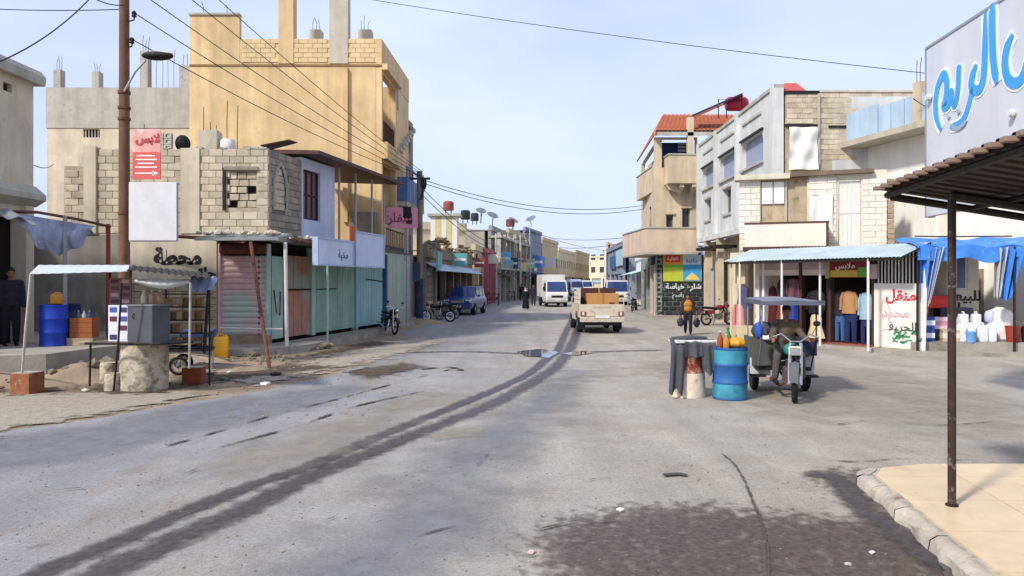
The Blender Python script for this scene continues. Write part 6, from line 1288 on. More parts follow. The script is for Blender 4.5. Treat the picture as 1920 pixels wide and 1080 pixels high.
# ================================================================== TWO WHEELERS
M_CHR = pm('chrome', 'C9CCD0', .1, 8, rough=.2, metal=.9, bump=0); M_ENG = pm('engine alloy', '7A746C', .25, 10, rough=.5, metal=.5, stain='4A3E34', stain_lo=.5, stain_scale=12); M_RUB = pm('tyre rubber', '1E1D1F', .25, 12, rough=.85, stain='5E564C', stain_lo=.6, stain_scale=10)
def wheel(parent, fr, x, y, r, w, spokes=True, name='wheel', rimm=None):
    o = MB(fr).torus((x, y, r), r-w*.5, w*.5, 'y', 30, 10).build(name, M_RUB, parent, smooth=True)
    MB(fr).torus((x, y, r), r-w*1.05, w*.22, 'y', 28, 6).build('rim', rimm or M_CHR, o, smooth=True)
    mb = MB(fr); mb.lathe([(.02, -w*.7), (.05, -w*.5), (.05, w*.5), (.02, w*.7)], (x, y, r), 12, 'y'); mb.build('hub', M_ENG, o)
    mb = MB(fr)
    for i in range(18 if spokes else 6):
        a = 2*math.pi*i/(18 if spokes else 6); s_ = (.03 if i % 2 else -.03) if spokes else 0; mb.tube([(x+.04*math.cos(a), y+s_, r+.04*math.sin(a)), (x+(r-w)*math.cos(a+.12), y, r+(r-w)*math.sin(a+.12))], .004 if spokes else .02, 4)
    mb.build('spokes', M_CHR, o)
    return o
def moto(name, label, M, col, group='parked motorcycles'):
    t = thing(name, label, 'motorcycle', M, group); f = M
    mc = flat('bike '+col, col, rough=.3)
    wheel(t, f, .64, 0, .3, .085); wheel(t, f, -.6, 0, .29, .1)
    mb = MB(f)
    for s_ in (-.08, .08): mb.tube([(.64, s_, .3), (.5, s_, .72), (.42, s_*.8, .95)], .022, 8)
    mb.build('fork', M_CHR, t, smooth=True)
    MB(f).tube([(.36, -.36, 1.02), (.38, -.2, 1.06), (.44, -.06, .98), (.44, .06, .98), (.38, .2, 1.06), (.36, .36, 1.02)], .013, 6).build('handlebar', M_CHR, t)
    mb = MB(f); mb.tube([(.42, 0, .93), (.3, 0, .55), (.1, 0, .3), (-.2, 0, .3), (-.35, 0, .55), (-.75, 0, .72)], .025, 8); mb.tube([(.42, 0, .88), (.0, 0, .72), (-.35, 0, .66)], .022, 8); mb.tube([(-.2, .09, .33), (-.6, .1, .29)], .02, 6); mb.tube([(-.2, -.09, .33), (-.6, -.1, .29)], .02, 6); mb.build('frame', M_DARKIRON, t)
    MB(f).ball((.16, 0, .82), .27, .13, .12, 16, 10).build('fuel_tank', mc, t, smooth=True); MB(f).obox((-.38, 0, .8), (.68, .24, .1), ry=4, ch=.04).build('seat', M_BLACK, t)
    mb = MB(f); mb.obox((.08, 0, .42), (.3, .22, .24), ch=.03); mb.cyl((.14, 0, .5), (.24, 0, .68), .07, .075, 12); mb.build('engine', M_ENG, t)
    MB(f).tube([(.22, -.1, .55), (.25, -.14, .3), (.0, -.16, .24), (-.5, -.17, .34), (-.85, -.17, .42)], [.02, .02, .025, .045, .045], 8).build('exhaust', M_CHR, t, smooth=True)
    hl = MB(f).ball((.56, 0, .9), .09, .1, .1, 12, 8).build('headlight', mc, t, smooth=True); MB(f).ball((.6, 0, .9), .065, .08, .08, 12, 8).build('lens', M_CHR, hl, smooth=True)
    for x0, a0, a1 in ((.64, 20, 130), (-.6, 40, 150)):
        pts = [(x0+.35*math.cos(rad(a)), .3+.35*math.sin(rad(a))) for a in range(a0, a1+1, 10)]; mb = MB(f); vs = []
        for x, z in pts: vs += [(x, -.065, z), (x, 0, z+.02), (x, .065, z)]
        mb.add(vs, [(i*3+k, i*3+k+1, i*3+k+4, i*3+k+3) for i in range(len(pts)-1) for k in (0, 1)]); mb.build('mudguard', mc, t, smooth=True)
    MB(f).box(-.55, -.13, .52, -.2, -.1, .7).build('side_cover', mc, t); MB(f).box(-.55, .1, .52, -.2, .13, .7).build('side_cover', mc, t)
    MB(f).box(-.95, -.05, .66, -.9, .05, .74).build('tail_light', flat('red lens', '8E1A1A', rough=.2), t)
    for s_ in (-.3, .3): mb = MB(f); mb.tube([(.38, s_*.8, 1.05), (.36, s_, 1.18)], .006, 4); mb.ball((.36, s_, 1.22), .02, .06, .04, 10, 6); mb.build('mirror', M_BLACK, t)
    MB(f).tube([(-.05, .12, .3), (-.1, .26, .02)], .012, 5).build('kickstand', M_DARKIRON, t)
    return t
mx_, my_ = G(1346, 610); moto('motorcycle', 'dark red motorcycle parked before dark stone wall', at(mx_, my_, .0, 18) @ Matrix.Rotation(rad(-7), 4, 'X'), '7A2438')
moto('motorcycle', 'black motorcycle half hidden behind the turquoise shutters', at(*G(728, 626), 0, -60) @ Matrix.Rotation(rad(-7), 4, 'X'), '1E1E22')
moto('motorcycle', 'dark motorcycle parked right of the second utility pole', at(*G(822, 604), 0, 200) @ Matrix.Rotation(rad(7), 4, 'X'), '3A2A28'); moto('motorcycle', 'motorcycle parked close in front of dark blue car', at(*G(840, 599), 0, 230) @ Matrix.Rotation(rad(7), 4, 'X'), '2A2C34')
moto('motorcycle', 'dark motorcycle beside the white truck on right', at(*G(1190, 585), 0, 250) @ Matrix.Rotation(rad(7), 4, 'X'), '222226')
# ---- motor tricycle
fwd = Vector((-.15, -.98, 0)).normalized(); fx, fy2 = G(1496, 757)
tm = Matrix.Translation((fx-fwd.x*.78, fy2-fwd.y*.78, 0)) @ Matrix.Rotation(math.atan2(fwd.y, fwd.x), 4, 'Z') @ Matrix.Diagonal((1, .9, 1, 1))
T3 = thing('motor_tricycle', 'old teal motor tricycle with flat grey sunroof facing the camera', 'tricycle', tm)
fst = tm @ Matrix.Translation((.6, 0, 0)) @ Matrix.Rotation(rad(-16), 4, 'Z') @ Matrix.Translation((-.6, 0, 0))
M_TEAL = flat('teal tank paint', '2E8C80', rough=.3)
wheel(T3, fst, .78, 0, .31, .1, name='front_wheel', rimm=pm('dusty rim', '9A948A', .2, rough=.5, metal=.4))
for s_ in (-1, 1): wheel(T3, tm, -.72, s_*.5, .27, .13, False, 'rear_wheel', M_ENG)
mb = MB(fst)
for s_ in (-.1, .1): mb.tube([(.78, s_, .31), (.66, s_, .66), (.58, s_*.9, .98)], .027, 8)
mb.build('fork', M_CHR, T3, smooth=True)
MB(fst).tube([(.42, -.4, 1.06), (.46, -.25, 1.12), (.56, -.08, 1.0), (.56, .08, 1.0), (.46, .25, 1.12), (.42, .4, 1.06)], .014, 6).build('handlebar', M_CHR, T3)
pts = [(.78+.37*math.cos(rad(a)), .31+.37*math.sin(rad(a))) for a in range(10, 141, 10)]; mb = MB(fst); vs = []
for x, z in pts: vs += [(x, -.075, z-.01), (x, 0, z+.015), (x, .075, z-.01)]
mb.add(vs, [(i*3+k, i*3+k+1, i*3+k+4, i*3+k+3) for i in range(len(pts)-1) for k in (0, 1)]); mb.build('mudguard', pm('grey mudguard', '5E5E60', .2), T3, smooth=True)
hl = MB(fst).obox((.74, 0, .86), (.12, .22, .15), ch=.03).build('headlight', pm('cream lamp shell', 'CFC8AE', .1), T3); MB(fst).box(.79, -.085, .8, .81, .085, .92).build('lens', M_CHR, hl)
for s_ in (-.36, .36): mb = MB(fst); mb.tube([(.44, s_*.75, 1.1), (.42, s_, 1.26)], .007, 4); mb.ball((.42, s_, 1.3), .02, .07, .05, 10, 6); mb.build('mirror', M_BLACK, T3)
MB(tm).ball((.3, 0, .84), .27, .14, .12, 16, 10).build('fuel_tank', M_TEAL, T3, smooth=True); MB(tm).obox((-.1, 0, .78), (.5, .3, .1), ch=.04).build('seat', M_BLACK, T3)
mb = MB(tm); mb.tube([(.57, 0, .95), (.45, 0, .5), (.25, 0, .28), (-.2, 0, .3), (-1.2, 0, .42)], .028, 8); mb.tube([(.55, 0, .9), (.0, 0, .7), (-.3, 0, .5)], .024, 8); mb.build('frame', M_DARKIRON, T3)
mb = MB(tm); mb.obox((.24, 0, .42), (.32, .26, .26), ch=.03); mb.cyl((.32, 0, .5), (.42, 0, .7), .08, .085, 12); [mb.box(.3, -.11, .52+i*.03, .5, .11, .535+i*.03) for i in range(6)]; mb.build('engine', M_ENG, T3)
MB(tm).tube([(.42, -.1, .55), (.46, -.14, .3), (.2, -.2, .22), (-.4, -.22, .26)], [.02, .02, .025, .04], 8).build('exhaust', M_RUST, T3, smooth=True)
mb = MB(tm); mb.box(-1.35, -.52, .42, -.3, .52, .48); mb.build('cargo_floor', M_DARKIRON, T3)
M_GUN = pm('dusty grey green panel', '55584E', .2, 5, stain='4A4B44', stain_lo=.55, stain_scale=6); M_NVB = pm('navy tool box', '232A40', .2, 5, rough=.5)
# viewer's left is the tricycle's right (-y); its panels
MB(tm).box(-1.3, -.6, .5, -.35, -.54, .98).build('side_panel', M_GUN, T3); MB(tm).box(-.36, -.6, .5, -.31, -.2, .98).build('front_panel', M_GUN, T3)
MB(tm).box(-1.3, .5, .5, -.4, .56, .8).build('side_panel', M_WHITEPAINT, T3); MB(tm).box(-1.34, -.56, .5, -1.28, .56, .95).build('tail_panel', M_GUN, T3)
MB(tm).obox((-.3, .4, .83), (.34, .36, .26), ch=.02).build('tool_box', M_NVB, T3); MB(tm).obox((-.62, .46, .82), (.28, .26, .3), ch=.02).build('tool_box', M_NVB, T3)
MB(tm).box(-.46, .24, .3, -.4, .6, .66).build('splash_guard', pm('white guard', 'C9CBC8', .1), T3); MB(tm).box(-.5, -.62, .28, -.4, -.24, .62).build('splash_guard', MATS['white guard'], T3)
for s_ in (-1, 1): mb = MB(tm); mb.box(-1.0, s_*.42-.14, .56, -.44, s_*.42+.14, .6); mb.build('wheel_cover', M_DARKIRON, T3); MB(tm).obox((-.38, s_*.5, .32), (.2, .3, .04)).build('footboard', M_DARKIRON, T3)
for x, y in ((.1, -.5), (.1, .5), (-1.3, -.52), (-1.3, .52)): MB(tm).tube([(x-.35 if x > 0 else x, y, .5), (x, y, 1.0), (x, y, 1.66)], .016, 6).build('roof_post', M_DARKIRON if y > 0 else pm('blue grey post', '7C86A0', .15), T3)
def tri(u, v): x = -1.45+u*1.85; y = -.56+v*1.12; return (x, y, 1.68+.03*math.sin(math.pi*v)+.01*math.sin(u*20)-.03*u)
MB(tm).grid(tri, 16, 10, (0, 0, -.02)).build('sunroof', pm('grey blue roof sheet', '6E7280', .15, 4, rough=.5), T3, smooth=True)
MB(tm).box(.38, -.56, 1.6, .4, .56, 1.66).build('roof_fringe', pm('grey roof fringe', '5A5E6A', .12), T3); MB(tm).box(-1.45, -.575, 1.6, .4, -.56, 1.68).build('roof_fringe', MATS['grey roof fringe'], T3); MB(tm).box(-1.45, .56, 1.6, .4, .575, 1.68).build('roof_fringe', MATS['grey roof fringe'], T3)
ld = thing('bundle', 'checked dark bundle riding on the left of the tricycle', 'bundle', tm @ Matrix.Translation((-.55, -.34, .98)))
mb = MB(); mb.ball((0, 0, .12), .3, .24, .18, 16, 10, .06); mb.build('cloth', pm('dark checked cloth', '3E3E48', .3, 8, stain='B8B4B0', stain_lo=.6, stain_scale=9), ld, smooth=True); mb = MB(); mb.ball((.1, .05, .02), .26, .2, .07, 14, 8, .06); mb.build('white_fold', pm('off white cloth', 'DEDCD3', .1, 4), ld, smooth=True)
pl = thing('water_bag', 'blue plastic bag tied to the tricycle roof post', 'bag', tm @ Matrix.Translation((.12, -.56, 1.05))); MB().ball((0, 0, .1), .09, .08, .15, 12, 8, .1).build('sack', flat('blue plastic', '2F55B0', rough=.3), pl, smooth=True); MB().tube([(0, 0, .22), (0, .04, .36)], .01, 4).build('knot', MATS['blue plastic'], pl)
SIT = dict(hips=(0, 0, .50), belly=(0, -.01, .59), chest=(0, -.03, .70), neck=(0, -.05, .80), head=(0, -.075, .885), sl=(.105, -.03, .765), sr=(-.105, -.03, .765), el=(.17, -.1, .635), er=(-.17, -.1, .635), wl=(.19, -.25, .61), wr=(-.19, -.25, .61),
           hl=(.055, 0, .49), hr=(-.055, 0, .49), kl=(.13, -.2, .44), kr=(-.13, -.2, .44), al=(.15, -.17, .2), ar=(-.15, -.17, .2))
ang = math.atan2(fwd.y, fwd.x)
person('person', 'rider with dark hair and patterned shirt seated on the motor tricycle', tm @ Matrix.Translation((-.12, -.02, .0)) @ Matrix.Rotation(rad(90), 4, 'Z'), 1.66, SIT, top='5E5244', bot='55504E', skin='8A5A44')
# ================================================================== DRUMS AND LITTLE THINGS
def steel_drum(name, label, M, r, h, mats, cat='drum', group=None, bands=None):
    t = thing(name, label, cat, M, group)
    if bands:
        for k0, k1 in ((.05, .31), (.69, .95)): MB().lathe([(r*.972, h*k0), (r*.974, h*(k0+.01)), (r*.974, h*(k1-.01)), (r*.972, h*k1)], (0, 0, 0), 36).build('paint_band', bands, t, smooth=True)
    prof = [(r*.97, 0), (r, .01), (r, .03), (r*.97, .04)]
    for k in (1/3, 2/3): prof += [(r*.97, h*k-.03), (r*1.015, h*k-.012), (r*1.015, h*k+.012), (r*.97, h*k+.03)]
    prof += [(r*.97, h-.04), (r, h-.03), (r, h), (r*.96, h), (r*.95, h-.02)]
    MB().lathe(prof, (0, 0, 0), 36).build('shell', mats, t, smooth=True); MB().lathe([(r*.95, h-.03), (r*.5, h-.025), (.01, h-.025)], (0, 0, 0), 30).build('lid', mats, t, smooth=True)
    MB().lathe([(.03, 0), (.03, .02), (.01, .022)], (r*.6, 0, h-.025), 10).build('bung', M_STEEL, t); return t
mdrum = pm('worn blue drum paint', '2B5C96', .22, 4, rough=.5, streak=.3, stain='4A8CA8', stain_lo=.58, stain_scale=2.6)
dx_, dy_ = G(1378, 753)
steel_drum('oil_drum', 'worn blue steel drum with produce on its lid beside the tricycle', at(dx_, dy_+.29, .008, 0), .295, .88, mdrum, bands=pm('scuffed teal paint', '3F8CA0', .25, 5, rough=.5, streak=.3, stain='2A5A88', stain_lo=.55, stain_scale=3))
t = thing('pumpkin', 'yellow pumpkin on top of the blue steel drum', 'pumpkin', (dx_+.08, dy_+.22, .86)); k = 24; mb = MB()
mb.grid(lambda u, v: ((.085+.055*math.sin(math.pi*v))*math.sin(math.pi*min(.999, max(.001, v)))*1.15*math.cos(u*6.2832)*(1+.07*math.cos(8*u*6.2832)), (.085+.055*math.sin(math.pi*v))*math.sin(math.pi*min(.999, max(.001, v)))*1.15*math.sin(u*6.2832)*(1+.07*math.cos(8*u*6.2832)), .1-.1*math.cos(math.pi*v)), 40, 12); mb.build('rind', pm('pumpkin rind', 'CF9428', .15, 8, rough=.5), t, smooth=True); MB().tube([(0, 0, .19), (.01, 0, .24)], [.014, .01], 6).build('stalk', pm('stalk', '6A6A34', .2), t)
def bottle(label, x, y, z, r, h, col, cap_='C9C4B8', name='bottle', group='bottles on stalls'):
    t = thing(name, label, 'bottle', (x, y, z), group); MB().lathe([(r*.9, 0), (r, .01), (r, h*.6), (r*.4, h*.8), (r*.35, h*.95)], (0, 0, 0), 14).build('glass', flat('bottle '+col, col, rough=.2), t, smooth=True); MB().lathe([(r*.42, h*.94), (r*.42, h), (r*.1, h*1.005)], (0, 0, 0), 12).build('cap', flat('cap '+cap_, cap_), t)
bottle('brown bottle on the blue drum at left', dx_-.19, dy_+.2, .86, .05, .3, '8A4A22'); bottle('amber bottle beside brown bottle on the blue drum', dx_-.11, dy_+.12, .86, .055, .26, 'B87A2E'); bottle('tall green bottle on the blue drum', dx_-.03, dy_+.3, .86, .055, .36, '3F7A32', '3F7A32')
# draped bollard
qx, qy = G(1298, 748)
t = thing('draped_bollard', 'red and white painted concrete bollard with grey coat thrown over', 'bollard', at(qx, qy+.27, .008))
mpt = pm('flaking red and white paint', 'D8C9B4', .15, 6, stain='9A8268', stain_lo=.55, stain_scale=5, bump=.5, bscale=30)
MB().lathe([(.29, 0), (.29, .05), (.275, .4), (.25, .75), (.24, .93)], (0, 0, 0), 28).build('shaft', mpt, t, smooth=True)
MB().lathe([(.274, .42), (.272, .45), (.258, .7), (.253, .74)], (0, 0, 0), 28).build('red_band', pm('flaking red band', '84402F', .35, 9, stain='CDB79C', stain_lo=.49, stain_scale=8), t)
MB().obox((.06, -.02, .965), (.72, .5, .05), rz=4, ch=.012).build('top_board', pm('pale board', 'D5D2CB', .12, 4), t)
mcoat = pm('charcoal coat cloth', '4A4C50', .15, 6, rough=.95, bump=.5, bscale=14)
def drape(x0, x1, zb, yb, ph, side):
    def fnc(u, v):
        x = x0+(x1-x0)*u; over = min(1, v*3); z = 1.0 if v < .2 else 1.0-(v-.2)/.8*(1.0-zb)*(1+.06*math.sin(u*9+ph)); y = -.02-over*.29-.04*math.sin(u*10+ph)*v-.05*v*v
        return (x+side*.1*v*v, y, z+.008*math.sin(u*12))
    MB().grid(fnc, 20, 18, (0, .016, 0)).build('coat_panel', mcoat, t, smooth=True)
drape(-.36, -.12, .12, 0, 0, -.6); drape(-.14, .16, .72, 0, 2, 0); drape(.14, .40, .44, 0, 4, .3)
mb = MB(); mb.tube([(.36, -.1, .95), (.42, -.22, .7), (.4, -.24, .46)], [.06, .065, .055], 10); mb.build('coat_sleeve', pm('slate sleeve', '5E6A70', .15, 6, rough=.95), t, smooth=True)
mb = MB(); mb.tube([(-.3, .0, 1.0), (0, -.1, 1.02), (.3, -.05, 1.01)], [.03, .05, .03], 10); mb.build('coat_collar', mcoat, t, smooth=True)
# left pavement things
mbl = pm('royal blue plastic', '1F3FA8', .15, 4, rough=.4)
steel_drum('plastic_drum', 'royal blue drum standing on the left pavement', at(*P(101, 528, 16.9)[:2], .55), .29, .93, mbl, group='blue drums on the left pavement')
steel_drum('plastic_drum', 'darker blue drum right behind the royal blue one', at(*P(127, 528, 17.5)[:2], .55), .28, .93, pm('dark blue plastic', '1A2858', .15, 4, rough=.4), group='blue drums on the left pavement')
def jerry(name, label, M, w, d, h, col, group=None):
    t = thing(name, label, 'jerrycan', M, group); m = flat('can '+col, col, rough=.45)
    MB().obox((0, 0, h*.45), (w, d, h*.9), ch=w*.14).build('body', m, t, smooth=50); MB().tube([(-w*.3, 0, h*.88), (-w*.25, 0, h), (w*.1, 0, h), (w*.15, 0, h*.88)], .02, 8).build('handle', m, t); MB().cyl((w*.32, 0, h*.86), (w*.32, 0, h*.97), .035, n=12).build('cap', m, t)
jerry('jerrycan', 'yellow jerrycan lying across the lid of royal blue drum', at(P(112, 528, 17.2)[0], 17.15, 1.48, 20), .3, .2, .26, 'D28A22', 'yellow jerrycans'); jerry('jerrycan', 'tall yellow jerrycan standing before the pink shutter', at(*G(415, 671), .0, 10), .36, .26, .62, 'E0A51E', 'yellow jerrycans')
for x_, y_, z_, lab_ in STALLCANS: jerry('white_jerrycan', lab_, ft @ Matrix.Translation((x_, y_, z_)) @ Matrix.Rotation(rad(90+R.uniform(-12, 12)), 4, 'Z'), .3, .22, .52, 'DDE0E6', 'white jerrycans at the tarpaulin stall')
wb_ = thing('wooden_box', 'orange brown wooden box beside the blue drums', 'box', at(P(159, 528, 17.2)[0], 17.2, .72, 6)); mwb = pm('orange brown wood', '9A5A34', .2, 6)
for i in range(4): MB().box(-.24, -.2, i*.115, .24, -.18, i*.115+.108).build('board', mwb, wb_); MB().box(-.24, .18, i*.115, .24, .2, i*.115+.108).build('board', mwb, wb_); MB().box(.225, -.18, i*.115, .24, .18, i*.115+.108).build('side_board', mwb, wb_)
MB().box(-.23, -.18, .35, .23, .18, .37).build('tray', M_DARK, wb_)
for i, c in enumerate(('4A6A5A', 'C9CBC6', '3A4A70')): bottle(['green bottle in the wooden box', 'white bottle in the wooden box', 'dark blue bottle in the wooden box'][i], P(150+i*10, 528, 17.2)[0], 17.15, 1.09, .05, .24, c)
MB_ = MB().box(-.35, -.3, 0, .35, .3, .18, .02); one(MB_, 'stone_step', M_STONE, 'rough stone slab under the wooden box', 'slab', m=at(P(159, 528, 17.2)[0], 17.2, .545))
# ---- roadside kiosk
kx, ky = G(258, 735)
Kk = thing('roadside_kiosk', 'makeshift roadside kiosk with tin roof on thin crooked poles', 'kiosk', (kx, ky, 0))
L_ = lambda px, py, Y: Vector(P(px, py, Y))
mtin = pm('white tin sheet', 'CBD3D6', .1, 3, rough=.45, metal=.2, stain='9B9C98', stain_lo=.62)
a, b, c, d = L_(56, 514, 12.9), L_(240, 509, 12.9), L_(243, 498, 14.2), L_(72, 498, 14.2)
def shq(u, v): p = a.lerp(b, u).lerp(d.lerp(c, u), v); return (p.x, p.y, p.z+.003*math.sin(u*60))
MB().grid(shq, 60, 3, (0, 0, .012)).build('roof_sheet', mtin, Kk, world=True)
a2, b2, c2, d2 = L_(236, 508, 12.8), L_(398, 524, 12.8), L_(404, 516, 14.3), L_(246, 499, 14.3)
mb = MB(); mb.corr(a2, b2-a2, d2-a2, .12, .03, 'sine', nv=2); mb.build('roof_sheet', M_DARKIRON, Kk, world=True)
mpole = pm('peeling pale pole', 'B8B2A6', .2, 8, stain='6E5140', stain_lo=.56, stain_scale=9)
for pts, r, m in (([L_(58, 514, 12.95), L_(48, 620, 13.0), L_(41, 705, 13.2)], .022, mpole), ([L_(206, 508, 13.8), L_(207, 643, 13.8)], .02, M_DARKIRON), ([L_(228, 530, 12.85), L_(222, 640, 12.95), L_(213, 733, 13.1)], .018, M_DARKIRON),
                  ([L_(357, 530, 12.9), L_(355, 690, 13.3)], .02, mpole), ([L_(392, 530, 14.1), L_(384, 640, 14.1), L_(383, 662, 14.1)], .03, M_DARKIRON), ([L_(170, 643, 13.3), L_(168, 724, 13.3)], .02, M_DARKIRON), ([L_(245, 505, 14.2), L_(246, 660, 14.2)], .022, M_RUST)):
    MB().tube(pts, r, 7).build('pole', m, Kk, world=True)
mb = MB(); mb.tube([L_(160, 644, 13.25), L_(300, 645, 13.0), L_(362, 641, 13.4)], .022, 6); mb.build('counter_edge', M_DARKIRON, Kk, world=True)
MB().box(-1.0, -.1, .86, .95, .75, .89).build('counter_top', pm('worn counter ply', '7A6A5C', .2, 5), Kk)
# concrete pier under the counter
mpier = pm('crumbling pale concrete', 'B9AE98', .3, 6, bump=1.0, bscale=14, stain='6A5F4C', stain_lo=.5, stain_scale=5)
def pier(u, v):
    an = u*6.2832; r = .41*(1+.03*mnoise.noise(Vector((math.cos(an)*3, math.sin(an)*3, v*4)))+.02*mnoise.noise(Vector((math.cos(an)*9, math.sin(an)*9, v*11)))); return (r*math.cos(an), .25+r*math.sin(an), v*.855)
MB().grid(pier, 60, 24).build('pier', mpier, Kk, smooth=True); MB().lathe([(.4, .84), (.01, .85)], (0, .25, 0), 24).build('pier_top', mpier, Kk)
# printed boards at the kiosk's left
def pboard(label, px0, py0, px1, py1, Y, base, cells):
    f = F(*P(px0, 528, Y)[:2], 1, 0, P(px0, py1, Y)[2]); t = thing('printed_board', label, 'board', f, 'printed boards on the kiosk'); w = (px1-px0)*Y/FPX; h = (py1-py0)*Y/FPX
    MB().box(0, 0, 0, w, .03, h).build('panel', flat('panel '+base, base, var=.15), t)
    for r_ in range(cells[1]):
        for c_ in range(cells[0]):
            x0 = w*(c_+.15)/cells[0]; z0 = h*(r_+.2)/cells[1]; MB().box(x0, -.006, z0, x0+w*.7/cells[0], -.001, z0+h*.55/cells[1]).build('picture', flat('pic '+cells[2][(r_+c_) % len(cells[2])], cells[2][(r_+c_) % len(cells[2])], var=.3), t)
pboard('dark maroon printed board under the kiosk roof', 205, 521, 246, 571, 13.55, '7A5A5C', (2, 4, ['4A2E38', 'B89A98', '5A3A40']))
pboard('white printed box panel on the kiosk counter', 203, 572, 241, 640, 13.3, 'DADDEA', (2, 4, ['3A3E5C', 'F0F0F4', '6A2E3C', '4A5AA0']))
t = thing('grey_cooler', 'grey metal cooler box on the kiosk counter', 'cooler', at(*P(279, 528, 13.35)[:2], .89, -14))
MB().obox((0, 0, .34), (.52, .45, .68), ch=.02).build('cabinet', pm('dull grey sheet', '54585C', .2, 3, rough=.5, streak=.3), t); MB().obox((0, 0, .69), (.55, .48, .03), ch=.01).build('lid', pm('grey lid', '787C7E', .15), t); MB().tube([(-.12, -.23, .55), (-.12, -.26, .5), (-.12, -.23, .45)], .008, 5).build('handle', M_DARKIRON, t)
for i in range(3): bottle(['cream jar leftmost on the grey cooler', 'tan jar in the middle on grey cooler', 'tan jar rightmost on grey cooler'][i], *P(270+i*15, 528, 13.5)[:2], 1.6, .055, .24, ['D8CBB0', 'B99A78', 'A98A70'][i], 'E6DCC6', 'jar')
def ck(u, v): p = L_(255, 524, 13.0).lerp(L_(358, 524, 13.0), u); return (p.x, p.y-.06*math.sin(v*3.14), p.z-v*(.06+.1*math.sin(math.pi*u)))
one(MB().grid(ck, 24, 6, (0, .03, .0)), 'rolled_cloth', pm('grey white canvas', 'B9BAB4', .15, 5), 'grey white rolled canvas under the kiosk roof edge', 'canvas', smooth=True)
def ck2(u, v): p = L_(360, 524, 13.3).lerp(L_(408, 527, 13.6), u); return (p.x, p.y-.25*v, p.z+.05-v*(.2+.06*math.sin(math.pi*u))+.02*math.sin(u*17))
one(MB().grid(ck2, 18, 8, (0, .02, .02)), 'folded_tarpaulin', pm('blue grey canvas', '7F8AA2', .2, 5), 'blue grey tarpaulin bunched on the right end of kiosk roof', 'tarpaulin', smooth=True)
# wire rack behind
rk = thing('wire_rack', 'brown wire rack of goods at the right side of kiosk', 'rack', at(*P(352, 528, 14.4)[:2], .0))
for x in (-.42, .42): MB().cyl((x, 0, .0), (x, 0, 1.85), .018, n=6).build('upright', M_DARKIRON, rk)
for z in (.75, 1.0, 1.25, 1.5, 1.75): MB().box(-.44, -.14, z, .44, .14, z+.02).build('shelf', M_DARKIRON, rk)
mb = MB()
for r_, z in enumerate((.77, 1.02, 1.27, 1.52)):
    for i in range(7):
        if R.random() < .85: MB().obox((-.36+i*.12, R.uniform(-.04, .04), z+.08), (.1, .14, .15), rz=R.uniform(-8, 8)).build('packet', flat('packet %d' % (i % 4), ['A8875E', '8A6A48', 'C2A67E', '70563E'][i % 4]), rk)
# rusty cans that hold the poles, small cans, push cart
def can(label, px, py, w, h, m, name='rusty_can', group='rusty cans weighting the kiosk poles'):
    x, y = G(px, py); t = thing(name, label, 'can', at(x, y+w/2, 0, R.uniform(-10, 10)), group); MB().box(-w/2, -w/2, 0, w/2, w/2, h, .008).build('body', m, t, bevel=.012); MB().box(-w/2+.02, -w/2+.02, h-.03, w/2-.02, w/2-.02, h+.006).build('fill', M_CONC, t)
mcan = pm('rusted tin can', '8E5A3C', .3, 6, stain='C2A88E', stain_lo=.58, stain_scale=7)
can('rusty square can holding the slanted left kiosk pole', 38, 741, .38, .38, mcan); can('red brown can holding the right kiosk pole', 357, 722, .36, .33, pm('red brown can', '84442C', .25, 6))
for px, py, r, h, lab in ((196, 722, .17, .42, 'taller small concrete cylinder left of the kiosk pier'), (203, 737, .15, .34, 'lower small concrete cylinder left of the kiosk pier')):
    x, y = G(px, py); one(MB().lathe([(r*.95, 0), (r, .05), (r*.97, h*.9), (r*.9, h), (.01, h)], (0, 0, 0), 20), 'concrete_cylinder', mpier, lab, 'concrete block', 'concrete cylinders by the kiosk', m=at(x, y+r, 0), smooth=True)
cx, cy = G(330, 704)
pc = thing('push_cart', 'small dark push cart with blue tub behind the kiosk pier', 'cart', at(cx+.15, cy+.4, 0, 15))
MB().box(-.5, -.3, .5, .45, .3, .55).build('deck', M_DARKIRON, pc); wheel(pc, at(cx+.15, cy+.4, 0, 15), -.2, -.33, .2, .06, True); wheel(pc, at(cx+.15, cy+.4, 0, 15), -.2, .33, .2, .06, True)
mb = MB(); mb.hexa([(-.1, -.25, .56), (.4, -.25, .56), (.4, .25, .56), (-.1, .25, .56), (-.16, -.3, .95), (.48, -.3, .95), (.48, .3, .95), (-.16, .3, .95)]); mb.build('tub', pm('slate blue tub', '33466E', .2, 4), pc, bevel=.02); MB().obox((-.34, 0, .72), (.34, .5, .3), ch=.02).build('crate', pm('dark teal crate', '3A4A4E', .25), pc); MB().tube([(.4, -.2, .5), (.45, -.2, .02)], .02, 6).build('leg', M_STEEL, pc); MB().tube([(.4, .2, .5), (.45, .2, .02)], .02, 6).build('leg', M_STEEL, pc)
